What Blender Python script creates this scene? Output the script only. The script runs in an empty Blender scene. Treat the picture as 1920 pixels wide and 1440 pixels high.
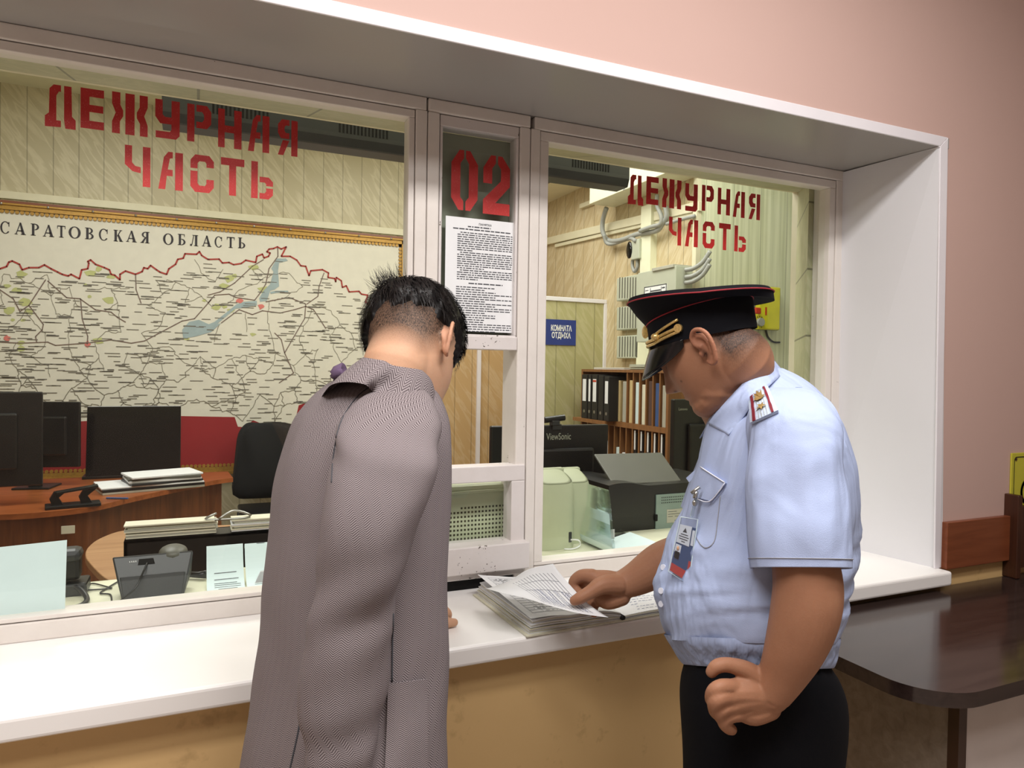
import bpy, bmesh, math, random
import numpy as np
from mathutils import Vector, Matrix, noise
from mathutils.geometry import tessellate_polygon

random.seed(7)
scene = bpy.context.scene
COL = scene.collection
PI = math.pi

# ------------------------------------------------------------------ camera
CAM_Z = 1.51
F, YAW, PIT, ROL = 1326.293, math.radians(24.0369), math.radians(-1.19007), math.radians(0.89231)
_fw = Vector((math.sin(YAW)*math.cos(PIT), math.cos(YAW)*math.cos(PIT), math.sin(PIT)))
_r0 = Vector((math.cos(YAW), -math.sin(YAW), 0))
_u0 = _r0.cross(_fw)
RT = _r0*math.cos(ROL) + _u0*math.sin(ROL)
UP = -_r0*math.sin(ROL) + _u0*math.cos(ROL)
FW = _fw
CAM = Vector((0, 0, CAM_Z))
cd = bpy.data.cameras.new('camera')
cam = bpy.data.objects.new('camera', cd)
COL.objects.link(cam)
cd.sensor_width = 36.0
cd.lens = F/1920*36
cd.clip_start = 0.05
cam.matrix_world = Matrix(((RT.x, UP.x, -FW.x, 0), (RT.y, UP.y, -FW.y, 0), (RT.z, UP.z, -FW.z, CAM_Z), (0, 0, 0, 1)))
scene.camera = cam

def ray(u, v): return RT*((u-960)/F) - UP*((v-720)/F) + FW
def W(u, v, d): return CAM + ray(u, v)*d                       # point at a distance in front of the lens
def PY(u, v, y): r = ray(u, v); return CAM + r*(y/r.y)          # point on the plane Y = y
def PX(u, v, x): r = ray(u, v); return CAM + r*(x/r.x)
def PZ(u, v, z): r = ray(u, v); return CAM + r*((z-CAM_Z)/r.z)

# ------------------------------------------------------------------ materials
def lin(c):
    c = c/255.0
    return c/12.92 if c <= 0.04045 else ((c+0.055)/1.055)**2.4
def rgb(*c): return (lin(c[0]), lin(c[1]), lin(c[2]), 1)

class NT:
    def __init__(self, name):
        self.m = bpy.data.materials.new(name); self.m.use_nodes = True
        self.t = self.m.node_tree; self.n = self.t.nodes; self.l = self.t.links
        self.b = self.n['Principled BSDF']
    def new(self, t, **kw):
        x = self.n.new(t)
        for k, v in kw.items(): setattr(x, k, v)
        return x
    def put(self, sock, v):
        if hasattr(v, 'is_linked') or isinstance(v, bpy.types.NodeSocket): self.l.new(v, sock)
        else: sock.default_value = v
    def math(self, op, a, b=None, c=None):
        x = self.new('ShaderNodeMath', operation=op)
        self.put(x.inputs[0], a)
        if b is not None: self.put(x.inputs[1], b)
        if c is not None: self.put(x.inputs[2], c)
        return x.outputs[0]
    def mix(self, f, a, b, mode='MIX'):
        x = self.new('ShaderNodeMix', data_type='RGBA', blend_type=mode)
        self.put(x.inputs[0], f); self.put(x.inputs[6], a); self.put(x.inputs[7], b)
        return x.outputs[2]
    def coord(self, which='Object'):
        if which == 'World':
            return self.new('ShaderNodeNewGeometry').outputs['Position']
        return self.new('ShaderNodeTexCoord').outputs[which]
    def mapping(self, vec, scale=(1, 1, 1), rot=(0, 0, 0), loc=(0, 0, 0)):
        x = self.new('ShaderNodeMapping')
        self.put(x.inputs[0], vec); x.inputs[1].default_value = loc; x.inputs[2].default_value = rot; x.inputs[3].default_value = scale
        return x.outputs[0]
    def noise(self, vec, scale, detail=3, rough=0.5, dist=0):
        x = self.new('ShaderNodeTexNoise')
        self.put(x.inputs['Vector'], vec); x.inputs['Scale'].default_value = scale; x.inputs['Detail'].default_value = detail
        x.inputs['Roughness'].default_value = rough; x.inputs['Distortion'].default_value = dist
        return x.outputs[0]
    def ramp(self, f, stops):
        x = self.new('ShaderNodeValToRGB'); self.put(x.inputs[0], f)
        e = x.color_ramp.elements
        while len(e) < len(stops): e.new(0.5)
        for i, (p, c) in enumerate(stops): e[i].position = p; e[i].color = c
        return x.outputs[0]
    def bump(self, h, strength=0.2, dist=0.002):
        x = self.new('ShaderNodeBump'); x.inputs['Strength'].default_value = strength; x.inputs['Distance'].default_value = dist
        self.put(x.inputs['Height'], h); self.l.new(x.outputs[0], self.b.inputs['Normal'])
    def base(self, c): self.put(self.b.inputs['Base Color'], c)
    def set(self, rough=0.5, metal=0.0, spec=0.5, **kw):
        self.b.inputs['Roughness'].default_value = rough; self.b.inputs['Metallic'].default_value = metal
        self.b.inputs['Specular IOR Level'].default_value = spec
        for k, v in kw.items(): self.b.inputs[k].default_value = v

M = {}
def plain(name, c, rough=0.5, metal=0.0, var=0.08, scale=14, bump=0.0, bscale=200, spec=0.5, **kw):
    t = NT(name); t.set(rough, metal, spec, **kw)
    v = t.coord()
    n = t.noise(v, scale, 4)
    d = [max(0, x*(1-var)) for x in c[:3]]+[1]; e = [min(1, x*(1+var)) for x in c[:3]]+[1]
    t.base(t.ramp(n, [(0.3, d), (0.7, e)]))
    if bump: t.bump(t.noise(v, bscale, 2), bump, 0.001)
    M[name] = t.m
    return t.m

plain('white_plastic', rgb(226, 226, 230), 0.28, var=0.015, scale=3)
plain('soffit_plastic_shaded', rgb(164, 160, 157), 0.25, var=0.02, scale=3)  # white plastic darkened, the soffit's shade is put into its grey
plain('counter_white', rgb(250, 248, 246), 0.3, var=0.015, scale=4)
plain('white_trim', rgb(236, 233, 238), 0.35, var=0.02)
plain('cream_trim', rgb(222, 216, 188), 0.45, var=0.03)
plain('room_white', rgb(232, 232, 205), 0.5, var=0.03)
plain('grey_box', rgb(186, 190, 172), 0.5, var=0.03)
plain('grey_conduit', rgb(158, 160, 156), 0.5, var=0.05)
plain('black_plastic', rgb(20, 21, 22), 0.35, var=0.15)
plain('charcoal_plastic', rgb(44, 46, 48), 0.4, var=0.08)
plain('grey_plastic', rgb(92, 92, 84), 0.45, var=0.06)
plain('screen_black', rgb(8, 9, 11), 0.12, var=0.1)
plain('panel_green', rgb(128, 146, 138), 0.45, var=0.05)
plain('ivory_plastic', rgb(190, 197, 166), 0.5, var=0.03)
plain('hole_dark', rgb(60, 58, 40), 0.7, var=0.05)
plain('paper', rgb(236, 238, 240), 0.75, var=0.02, scale=20)
plain('paper_blue', rgb(214, 232, 234), 0.75, var=0.02)
plain('paper_cream', rgb(222, 219, 198), 0.8, var=0.04)
plain('print_grey', rgb(70, 72, 78), 0.8, var=0.1)
plain('ink_blue', rgb(70, 85, 140), 0.8, var=0.1)
plain('line_grey', rgb(150, 152, 160), 0.8, var=0.1)
plain('gold', rgb(176, 134, 58), 0.4, metal=0.3, var=0.15, scale=60)
plain('gold_bright', rgb(226, 196, 128), 0.3, metal=0.7, var=0.2, scale=300)
plain('steel', rgb(176, 176, 172), 0.3, metal=0.9)
plain('brass', rgb(200, 160, 70), 0.25, metal=0.9)
plain('sign_blue', rgb(38, 58, 132), 0.45)
plain('sign_yellow', rgb(196, 190, 60), 0.45, var=0.04)
plain('phone_yellow', rgb(214, 208, 40), 0.4)
plain('red_plastic', rgb(190, 55, 30), 0.4)
plain('white_print', rgb(240, 240, 240), 0.6, var=0.01)
plain('dark_wood', rgb(58, 36, 26), 0.35)
plain('binder_black', rgb(24, 25, 28), 0.45)
plain('jacket_black', rgb(15, 16, 18), 0.85, bump=0.3, bscale=60)
plain('folder_blue', rgb(60, 88, 140), 0.6)
plain('folder_brown', rgb(84, 62, 56), 0.6)
plain('folder_tan', rgb(205, 182, 132), 0.7)
plain('folder_grey', rgb(176, 174, 160), 0.7)
plain('map_sheet', rgb(224, 220, 206), 0.6, var=0.03)
plain('map_red', rgb(150, 26, 34), 0.6, var=0.12, scale=2)
plain('map_line', rgb(128, 122, 108), 0.7)
plain('map_road', rgb(118, 98, 90), 0.7)
plain('map_border', rgb(172, 58, 52), 0.7)
plain('map_blue', rgb(158, 176, 180), 0.6)
plain('map_green', rgb(188, 192, 130), 0.6)
plain('map_text', rgb(40, 36, 44), 0.6)
plain('map_name', rgb(112, 108, 100), 0.7)
plain('map_city', rgb(214, 120, 112), 0.6)
plain('navy_cloth', rgb(9, 10, 17), 0.85, bump=0.25, bscale=500, spec=0.2)
plain('trouser_black', rgb(11, 12, 17), 0.9, bump=0.2, bscale=500, spec=0.15)
plain('red_piping', rgb(150, 30, 42), 0.7)
plain('visor_black', rgb(14, 15, 17), 0.18)
plain('shoe_black', rgb(12, 12, 12), 0.3)
plain('scarf_purple', rgb(104, 84, 112), 0.9)
plain('shoulder_board', rgb(186, 200, 220), 0.7, bump=0.4, bscale=900)
plain('dark_red_stripe', rgb(120, 24, 40), 0.7)
plain('badge_blue', rgb(60, 88, 132), 0.4)
plain('badge_red', rgb(206, 70, 66), 0.4)
plain('board_green', rgb(140, 146, 130), 0.5, var=0.06, scale=3)
plain('cavity_black', rgb(8, 8, 8), 0.9)
plain('button_white', rgb(226, 230, 244), 0.35)
plain('thread', rgb(222, 216, 196), 0.8)
plain('chair_frame', rgb(20, 20, 22), 0.4)

# matt wall paints
t = NT('pink_wall'); t.set(0.75, spec=0.25); v = t.coord('World')
t.base(t.mix(t.noise(v, 1.2, 3), rgb(198, 167, 157), rgb(207, 177, 168))); t.bump(t.noise(v, 160, 3), 0.12, 0.001); M['pink_wall'] = t.m
t = NT('ochre_wall'); t.set(0.55, spec=0.4); v = t.coord('World')
c = t.mix(t.noise(v, 2.2, 4), rgb(212, 176, 120), rgb(224, 190, 136))
sp = t.ramp(t.noise(v, 17, 4, 0.6), [(0.60, (0, 0, 0, 1)), (0.75, (1, 1, 1, 1))])
t.base(t.mix(t.math('MULTIPLY', sp, 0.35), c, rgb(132, 98, 54))); t.bump(t.noise(v, 60, 3), 0.15, 0.002); M['ochre_wall'] = t.m
t = NT('floor_lobby'); t.set(0.4); v = t.coord('World')
t.base(t.mix(t.noise(v, 30, 4), rgb(168, 156, 144), rgb(190, 178, 166))); M['floor_lobby'] = t.m
plain('ceiling_white', rgb(232, 230, 224), 0.8, var=0.02)
plain('ceiling_room', rgb(226, 226, 196), 0.6, var=0.03)
plain('lobby_plain', rgb(222, 206, 196), 0.8, var=0.02)

# painted old wood of the window frames, with chips
def chipped(name, c, amount):
    t = NT(name); t.set(0.38); v = t.coord('World')
    big = t.noise(v, 9, 4, 0.6); small = t.noise(v, 95, 3, 0.6)
    chip = t.math('MULTIPLY', t.math('GREATER_THAN', small, 0.62), t.math('GREATER_THAN', big, amount))
    stain = t.ramp(t.noise(v, 6, 5, 0.65), [(0.45, (0, 0, 0, 1)), (0.8, (1, 1, 1, 1))])
    cc = t.mix(t.math('MULTIPLY', stain, 0.3), c, rgb(188, 178, 168))
    t.base(t.mix(chip, cc, rgb(84, 74, 66)))
    t.bump(t.math('SUBTRACT', t.noise(v, 40, 4), chip), 0.25, 0.002); M[name] = t.m
chipped('frame_paint', rgb(230, 224, 218), 0.70)
chipped('frame_paint_worn', rgb(222, 216, 214), 0.60)

# marble-look plastic panelling with seams along one axis
def panelled(name, c0, c1, axis, pitch, veins=1.0, seamdark=0.62, rough=0.42, seam2=None):
    t = NT(name); t.set(rough, spec=0.35); v = t.coord('World')
    m = t.mapping(t.mapping(v, (1, 1, 1), (0, 0.62, 0) if axis != 1 else (-0.62, 0, 0)), (17, 17, 3.2))
    w = t.noise(m, 1.0, 3, 0.5, 0.5)
    vein = t.ramp(w, [(0.44, (0, 0, 0, 1)), (0.52, (1, 1, 1, 1)), (0.60, (0, 0, 0, 1))])
    soft = t.noise(v, 1.3, 3)
    c = t.mix(soft, c0, c1)
    c = t.mix(t.math('MULTIPLY', vein, 0.30*veins), c, rgb(240, 232, 205))
    s = t.new('ShaderNodeSeparateXYZ'); t.put(s.inputs[0], v)
    fr = t.math('PINGPONG', s.outputs[axis], pitch/2)
    seam = t.math('LESS_THAN', fr, 0.0035)
    c = t.mix(t.math('MULTIPLY', seam, 1-seamdark), c, (0.03, 0.025, 0.01, 1))
    t.base(c); t.bump(t.math('SUBTRACT', 1.0, seam), 0.3, 0.003); M[name] = t.m
panelled('marble_left', rgb(182, 173, 142), rgb(194, 184, 154), 0, 0.155)
panelled('marble_side', rgb(190, 172, 134), rgb(202, 183, 146), 1, 0.16)
panelled('marble_screen', rgb(176, 172, 124), rgb(186, 180, 132), 0, 0.16, 0.55)
panelled('marble_tan', rgb(192, 160, 114), rgb(204, 172, 126), 0, 0.16, 0.6)
panelled('tile_jamb', rgb(166, 168, 128), rgb(178, 178, 140), 2, 0.235, 0.6, 0.35)
panelled('tile_soffit', rgb(158, 158, 122), rgb(170, 168, 132), 0, 0.30, 0.5, 0.35)
t = NT('white_panelling'); t.set(0.45); v = t.coord('World')
n = t.noise(t.mapping(v, (45, 45, 1.2)), 1.0, 4)
c = t.ramp(n, [(0.35, rgb(206, 210, 178)), (0.65, rgb(236, 238, 210))])
s = t.new('ShaderNodeSeparateXYZ'); t.put(s.inputs[0], v)
seam = t.math('LESS_THAN', t.math('PINGPONG', s.outputs[0], 0.11), 0.003)
t.base(t.mix(t.math('MULTIPLY', seam, 0.45), c, rgb(110, 110, 80))); M['white_panelling'] = t.m

# wood veneers
def wood(name, c0, c1, rough=0.35, axis=0, sc=1.0):
    t = NT(name); t.set(rough); v = t.coord('World')
    s = [16*sc, 16*sc, 16*sc]; s[axis] = 1.1*sc
    n = t.noise(t.mapping(v, tuple(s)), 2.2, 6, 0.62, 0.6)
    t.base(t.ramp(n, [(0.3, c0), (0.5, [(a+b)/2 for a, b in zip(c0, c1)]), (0.72, c1)]))
    t.bump(n, 0.06, 0.001); M[name] = t.m
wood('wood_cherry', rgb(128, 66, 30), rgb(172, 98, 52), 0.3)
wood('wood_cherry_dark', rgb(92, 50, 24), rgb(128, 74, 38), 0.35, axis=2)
wood('wood_tan', rgb(160, 118, 82), rgb(188, 146, 106), 0.4)
wood('wood_rack', rgb(118, 78, 44), rgb(150, 104, 62), 0.45, axis=2)
wood('wood_board', rgb(112, 58, 34), rgb(138, 78, 48), 0.35)
wood('wood_ash', rgb(122, 110, 98), rgb(152, 140, 126), 0.4)
wood('table_black', rgb(40, 30, 28), rgb(58, 46, 42), 0.14)
wood('post_wood', rgb(52, 26, 14), rgb(78, 42, 24), 0.4, axis=2)
plain('table_panel_white', rgb(196, 186, 182), 0.5, var=0.03)

# glass
def glass(name, tint, refl=0.06):
    m = bpy.data.materials.new(name); m.use_nodes = True
    t = m.node_tree; t.nodes.clear()
    out = t.nodes.new('ShaderNodeOutputMaterial'); mx = t.nodes.new('ShaderNodeMixShader')
    tr = t.nodes.new('ShaderNodeBsdfTransparent'); gl = t.nodes.new('ShaderNodeBsdfGlossy'); lw = t.nodes.new('ShaderNodeLayerWeight')
    tr.inputs[0].default_value = tint; gl.inputs['Roughness'].default_value = 0.02
    gl.inputs['Color'].default_value = (0.95, 1, 0.97, 1); lw.inputs[0].default_value = 0.5
    pw = t.nodes.new('ShaderNodeMath'); pw.operation = 'POWER'; pw.inputs[1].default_value = 5
    ml = t.nodes.new('ShaderNodeMath'); ml.operation = 'MULTIPLY_ADD'; ml.inputs[1].default_value = refl; ml.inputs[2].default_value = 0.045*refl
    ml.use_clamp = True
    t.links.new(lw.outputs['Facing'], pw.inputs[0]); t.links.new(pw.outputs[0], ml.inputs[0]); t.links.new(ml.outputs[0], mx.inputs[0])
    t.links.new(tr.outputs[0], mx.inputs[1]); t.links.new(gl.outputs[0], mx.inputs[2]); t.links.new(mx.outputs[0], out.inputs[0])
    M[name] = m
glass('pane_glass', (0.96, 0.985, 0.965, 1), 0.8)
glass('clear_film', (0.86, 0.90, 0.92, 1), 2.2)
glass('badge_film', (0.90, 0.92, 0.95, 1), 1.4)

# stencilled red paint
t = NT('stencil_red'); t.set(0.5); v = t.coord('World')
sp = t.math('GREATER_THAN', t.noise(v, 420, 2, 0.7), 0.66)
t.base(t.mix(t.math('MULTIPLY', sp, 0.55), t.mix(t.noise(v, 30, 3), rgb(172, 30, 28), rgb(198, 44, 40)), rgb(214, 130, 124))); M['stencil_red'] = t.m

# herringbone wool
t = NT('herringbone'); t.set(0.9, spec=0.15)
uv = t.new('ShaderNodeUVMap'); s = t.new('ShaderNodeSeparateXYZ'); t.put(s.inputs[0], uv.outputs[0])
wob = t.math('MULTIPLY', t.noise(t.coord(), 60, 2), 0.0022)
tri = t.math('PINGPONG', s.outputs[0], 0.0095)
ph = t.math('DIVIDE', t.math('ADD', t.math('ADD', s.outputs[1], t.math('MULTIPLY', tri, 0.75)), wob), 0.0030)
ln = t.math('FRACT', ph)
msk = t.ramp(ln, [(0.30, (0, 0, 0, 1)), (0.45, (1, 1, 1, 1)), (0.85, (1, 1, 1, 1)), (1.0, (0, 0, 0, 1))])
tone = t.noise(t.coord(), 5, 4)
lightc = t.mix(tone, rgb(148, 139, 141), rgb(166, 157, 159)); darkc = t.mix(tone, rgb(68, 60, 63), rgb(82, 74, 76))
fuzz = t.noise(t.coord(), 900, 2)
t.base(t.mix(t.math('MULTIPLY', fuzz, 0.22), t.mix(msk, darkc, lightc), rgb(128, 116, 120)))
t.bump(t.math('ADD', msk, t.math('MULTIPLY', fuzz, 2.0)), 0.25, 0.0006); M['herringbone'] = t.m

t = NT('shirt_blue'); t.set(0.8, spec=0.2); v = t.coord()
t.base(t.mix(t.noise(v, 6, 3), rgb(166, 181, 217), rgb(177, 191, 225)))
fold = t.noise(t.mapping(v, (6, 6, 2.2), (0.2, 0.4, 0.3)), 1.5, 3, 0.5, 0.8)
t.bump(t.math('ADD', t.math('MULTIPLY', fold, 6.0), t.math('MULTIPLY', t.noise(v, 900, 2), 0.10)), 0.55, 0.009); M['shirt_blue'] = t.m
t = NT('shirt_ruched'); t.set(0.8, spec=0.2); v = t.coord()
t.base(rgb(165, 180, 215)); t.bump(t.noise(t.mapping(v, (1, 1, 0.12)), 90, 2), 0.8, 0.006); M['shirt_ruched'] = t.m

# skin: the colour attribute carries stubble, lips, brows and painted ear and nostril shade
def skin(name, c0, c1):
    t = NT(name); t.set(0.55, spec=0.28); t.b.inputs['Subsurface Weight'].default_value = 0.12
    t.b.inputs['Subsurface Radius'].default_value = (0.012, 0.004, 0.002); t.b.inputs['Subsurface Scale'].default_value = 0.6
    v = t.coord()
    a = t.new('ShaderNodeVertexColor'); a.layer_name = 'tone'
    s = t.new('ShaderNodeSeparateColor'); t.put(s.inputs[0], a.outputs[0])
    c = t.mix(t.noise(v, 28, 4), c0, c1)
    c = t.mix(t.math('MULTIPLY', t.ramp(t.noise(v, 9, 5, 0.6), [(0.48, (0, 0, 0, 1)), (0.75, (1, 1, 1, 1))]), 0.38), c, [x*0.72 for x in c0[:3]]+[1])
    c = t.mix(t.math('MULTIPLY', t.noise(v, 260, 3), 0.18), c, [c0[0]*.8, c0[1]*.62, c0[2]*.55, 1])
    c = t.mix(t.math('MULTIPLY', s.outputs[1], 0.7), c, rgb(170, 96, 84))
    n = t.noise(t.mapping(v, (1, 1, 0.35)), 620, 2, 0.6)
    m = t.math('MULTIPLY', s.outputs[0], t.math('ADD', 0.45, t.math('MULTIPLY', n, 0.9)))
    mm = t.new('ShaderNodeClamp'); t.put(mm.inputs[0], m)
    t.base(t.mix(mm.outputs[0], c, rgb(30, 24, 22)))
    t.bump(t.math('ADD', t.noise(v, 420, 3), t.math('MULTIPLY', t.math('MULTIPLY', n, s.outputs[0]), 2.5)), 0.22, 0.001); M[name] = t.m
skin('skin_pale', rgb(202, 158, 128), rgb(214, 172, 142))
skin('skin_tan', rgb(158, 112, 86), rgb(174, 128, 100))
t = NT('hair_black'); t.set(0.42, spec=0.4); v = t.coord()
t.base(t.mix(t.noise(v, 300, 3), rgb(10, 9, 10), rgb(30, 26, 26))); M['hair_black'] = t.m

# ------------------------------------------------------------------ mesh building
class MB:
    def __init__(self):
        self.v = []; self.f = []; self.mi = []; self.uv = None; self.m = 0; self.X = None
    def addv(self, p):
        p = Vector(p)
        if self.X is not None: p = self.X @ p
        self.v.append(p); return len(self.v)-1
    def face(self, idx): self.f.append(tuple(idx)); self.mi.append(self.m)
    def quad(self, a, b, c, d): i = [self.addv(p) for p in (a, b, c, d)]; self.face(i)
    def box(self, x0, x1, y0, y1, z0, z1):
        if x0 > x1: x0, x1 = x1, x0
        if y0 > y1: y0, y1 = y1, y0
        if z0 > z1: z0, z1 = z1, z0
        i = [self.addv(p) for p in ((x0, y0, z0), (x1, y0, z0), (x1, y1, z0), (x0, y1, z0), (x0, y0, z1), (x1, y0, z1), (x1, y1, z1), (x0, y1, z1))]
        for q in ((0, 3, 2, 1), (4, 5, 6, 7), (0, 1, 5, 4), (1, 2, 6, 5), (2, 3, 7, 6), (3, 0, 4, 7)): self.face([i[k] for k in q])
        return self
    def prism(self, pts, vec):
        """closed polygon (3-D points) pushed along vec"""
        vec = Vector(vec); pts = [Vector(p) for p in pts]; n = len(pts)
        a = [self.addv(p) for p in pts]; b = [self.addv(p+vec) for p in pts]
        tri = tessellate_polygon([pts])
        for q in tri: self.face([a[q[0]], a[q[1]], a[q[2]]]); self.face([b[q[2]], b[q[1]], b[q[0]]])
        for k in range(n): self.face([a[k], b[k], b[(k+1) % n], a[(k+1) % n]])
        return self
    def flat(self, pts):
        pts = [Vector(p) for p in pts]; a = [self.addv(p) for p in pts]
        for q in tessellate_polygon([pts]): self.face([a[q[0]], a[q[1]], a[q[2]]])
        return self
    def rings(self, R, close=True, cap=True):
        n = len(R[0]); idx = [[self.addv(p) for p in r] for r in R]
        for a, b in zip(idx, idx[1:]):
            for k in range(n if close else n-1): self.face([a[k], a[(k+1) % n], b[(k+1) % n], b[k]])
        if cap:
            self.face(list(reversed(idx[0]))); self.face(idx[-1])
        return idx
    def tube(self, pts, r, n=10, cap=True, flat=1.0, up=None):
        pts = [Vector(p) for p in pts]; rr = r if isinstance(r, (list, tuple)) else [r]*len(pts)
        R = []; prev = None
        for k, p in enumerate(pts):
            tg = (pts[min(k+1, len(pts)-1)]-pts[max(k-1, 0)]).normalized()
            if prev is None:
                a = Vector(up) if up else (Vector((0, 0, 1)) if abs(tg.z) < 0.9 else Vector((1, 0, 0)))
                x = (a - tg*a.dot(tg)).normalized()
            else:
                x = (prev - tg*prev.dot(tg)).normalized()
            prev = x; y = tg.cross(x)
            R.append([p + x*(math.cos(2*PI*j/n)*rr[k]*flat) + y*(math.sin(2*PI*j/n)*rr[k]) for j in range(n)])
        self.rings(R, True, cap); return self
    def ell(self, c, rx, ry, rz, rot=None, n=16, m=10):
        c = Vector(c); R = []
        for i in range(1, m):
            ph = -PI/2 + PI*i/m; ring = []
            for j in range(n):
                q = Vector((rx*math.cos(ph)*math.cos(2*PI*j/n), ry*math.cos(ph)*math.sin(2*PI*j/n), rz*math.sin(ph)))
                ring.append(c + (rot @ q if rot is not None else q))
            R.append(ring)
        lo = Vector((0, 0, -rz)); hi = Vector((0, 0, rz))
        idx = self.rings(R, True, False)
        a = self.addv(c + (rot @ lo if rot is not None else lo)); b = self.addv(c + (rot @ hi if rot is not None else hi))
        for k in range(n):
            self.face([a, idx[0][(k+1) % n], idx[0][k]]); self.face([b, idx[-1][k], idx[-1][(k+1) % n]])
        return self
    def disc(self, c, nrm, r, h, n=20):
        c = Vector(c); nrm = Vector(nrm).normalized()
        self.tube([c, c+nrm*h], r, n); return self
    def build(self, name, mats, parent=None, smooth=False, bevel=0.0, sub=0, seg=2):
        me = bpy.data.meshes.new(name)
        off = origin_of(parent)
        if parent is None and self.v:
            xs = [p.x for p in self.v]; ys = [p.y for p in self.v]; zs = [p.z for p in self.v]
            off = Vector(((min(xs)+max(xs))/2, (min(ys)+max(ys))/2, min(zs)))
        me.from_pydata([p-off for p in self.v], [], self.f)
        ml = mats if isinstance(mats, (list, tuple)) else [mats]
        for x in ml: me.materials.append(M[x])
        for p, k in zip(me.polygons, self.mi): p.material_index = k
        if self.uv:
            L = me.uv_layers.new(name='UVMap')
            for lp in me.loops: L.data[lp.index].uv = self.uv[lp.vertex_index]
        if smooth is True:
            for p in me.polygons: p.use_smooth = True
        o = bpy.data.objects.new(name, me); COL.objects.link(o)
        if parent is None: o.location = off; ORG[o.name] = off
        else: o.parent = parent; ORG[o.name] = off
        bm = bmesh.new(); bm.from_mesh(me); bmesh.ops.recalc_face_normals(bm, faces=bm.faces); bm.to_mesh(me); bm.free()
        if bevel:
            b = o.modifiers.new('bevel', 'BEVEL'); b.width = bevel; b.segments = seg; b.limit_method = 'ANGLE'; b.angle_limit = math.radians(40)
        if sub:
            s = o.modifiers.new('sub', 'SUBSURF'); s.levels = sub; s.render_levels = sub
        if smooth == 'auto':
            for p in me.polygons: p.use_smooth = True
            try: me.set_sharp_from_angle(angle=math.radians(38))
            except Exception: pass
        return o
ORG = {}
def origin_of(o):
    return ORG.get(o.name, Vector((0, 0, 0))) if o is not None else Vector((0, 0, 0))
def thing(name, label, cat, loc, group=None):
    o = bpy.data.objects.new(name, None); COL.objects.link(o); o.location = loc; o.empty_display_size = 0.05
    ORG[o.name] = Vector(loc)
    return tag(o, label, cat, group)
def tag(o, label, cat, group=None):
    o['label'] = label; o['category'] = cat
    if group: o['group'] = group
    return o
def struct(o): o['kind'] = 'structure'; return o
def sbox(name, mat, x0, x1, y0, y1, z0, z1, parent=None, bevel=0.0):
    o = MB().box(x0, x1, y0, y1, z0, z1).build(name, mat, parent, bevel=bevel)
    return struct(o) if parent is None else o
def copy_tree(o, dloc=Vector((0, 0, 0)), label=None, rotz=None):
    r = o.copy(); COL.objects.link(r); r.location = o.location + dloc
    if label: r['label'] = label
    if rotz is not None: r.rotation_euler = (0, 0, rotz)
    for ch in list(o.children):
        c = ch.copy(); COL.objects.link(c); c.parent = r
        for g in list(ch.children):
            d = g.copy(); COL.objects.link(d); d.parent = c
    return r
def text(name, body, mat, parent, org, xdir, updir, size, extr=0.0006, align='LEFT', sx=1.0, bold=0.0, width=None):
    """lettering turned into a mesh; org is the baseline start (or centre), in the given plane"""
    cu = bpy.data.curves.new(name, 'FONT'); cu.body = body; cu.size = 1.0; cu.align_x = align; cu.extrude = 0.0; cu.offset = bold
    cu.resolution_u = 3
    ob = bpy.data.objects.new(name+'_tmp', cu); COL.objects.link(ob)
    dg = bpy.context.evaluated_depsgraph_get(); me0 = bpy.data.meshes.new_from_object(ob.evaluated_get(dg))
    bpy.data.objects.remove(ob)
    xd = Vector(xdir).normalized(); ud = Vector(updir).normalized(); nd = xd.cross(ud); org = Vector(org)
    vs = [Vector(v.co) for v in me0.vertices]
    if width and vs:
        w = max(v.x for v in vs)-min(v.x for v in vs); sx = width/(w*size)
    mb = MB(); mb.v = [org + xd*(v.x*size*sx) + ud*(v.y*size) + nd*extr for v in vs]
    mb.f = [tuple(p.vertices) for p in me0.polygons]; mb.mi = [0]*len(mb.f)
    return mb.build(name, mat, parent)
def catmull(P, k):
    P = np.array(P, float); out = []
    n = len(P)
    for i in range(n-1):
        p0 = P[max(i-1, 0)]; p1 = P[i]; p2 = P[i+1]; p3 = P[min(i+2, n-1)]
        for j in range(k):
            s = j/k
            out.append(0.5*((2*p1)+(-p0+p2)*s+(2*p0-5*p1+4*p2-p3)*s*s+(-p0+3*p1-3*p2+p3)*s**3))
    out.append(P[-1]); return np.array(out)
def smoothline(pts, k=6): return [Vector(p) for p in catmull([tuple(p) for p in pts], k)]
# ================================================================== the shell
YW, YF, YG = 1.44, 1.762, 1.785        # lobby wall face, window frame face, glass
XL, XR = -1.25, 2.05                   # the opening, left and right
ZC, ZS = 0.92, 2.20                    # countertop, soffit
CEIL = 3.0
# front wall of the lobby in pieces round the opening
struct(MB().box(-3.2, XL-.055, YW, 2.18, 0.875, CEIL).build('wall_front_left', 'pink_wall'))
struct(MB().box(2.10, 5.6, YW, 1.75, 0.98, CEIL).box(XR+0.03, 2.10, YW, 1.75, ZC+.001, CEIL).build('wall_front_right', 'pink_wall'))
struct(MB().box(XL-.055, XR+0.03, YW, 1.845, ZS+0.03, CEIL).box(XL-.055, XR+0.03, 1.845, 2.18, 2.31, CEIL).build('wall_front_upper', 'pink_wall'))
struct(MB().box(-3.2, XR, YW, 2.18, 0, 0.875).box(XR, 2.10, YW, 1.75, 0, 0.875).build('wall_front_lower', 'ochre_wall'))
struct(MB().box(2.10, 5.6, YW, 1.75, 0, 0.98).build('wall_front_base', 'ochre_wall'))
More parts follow.
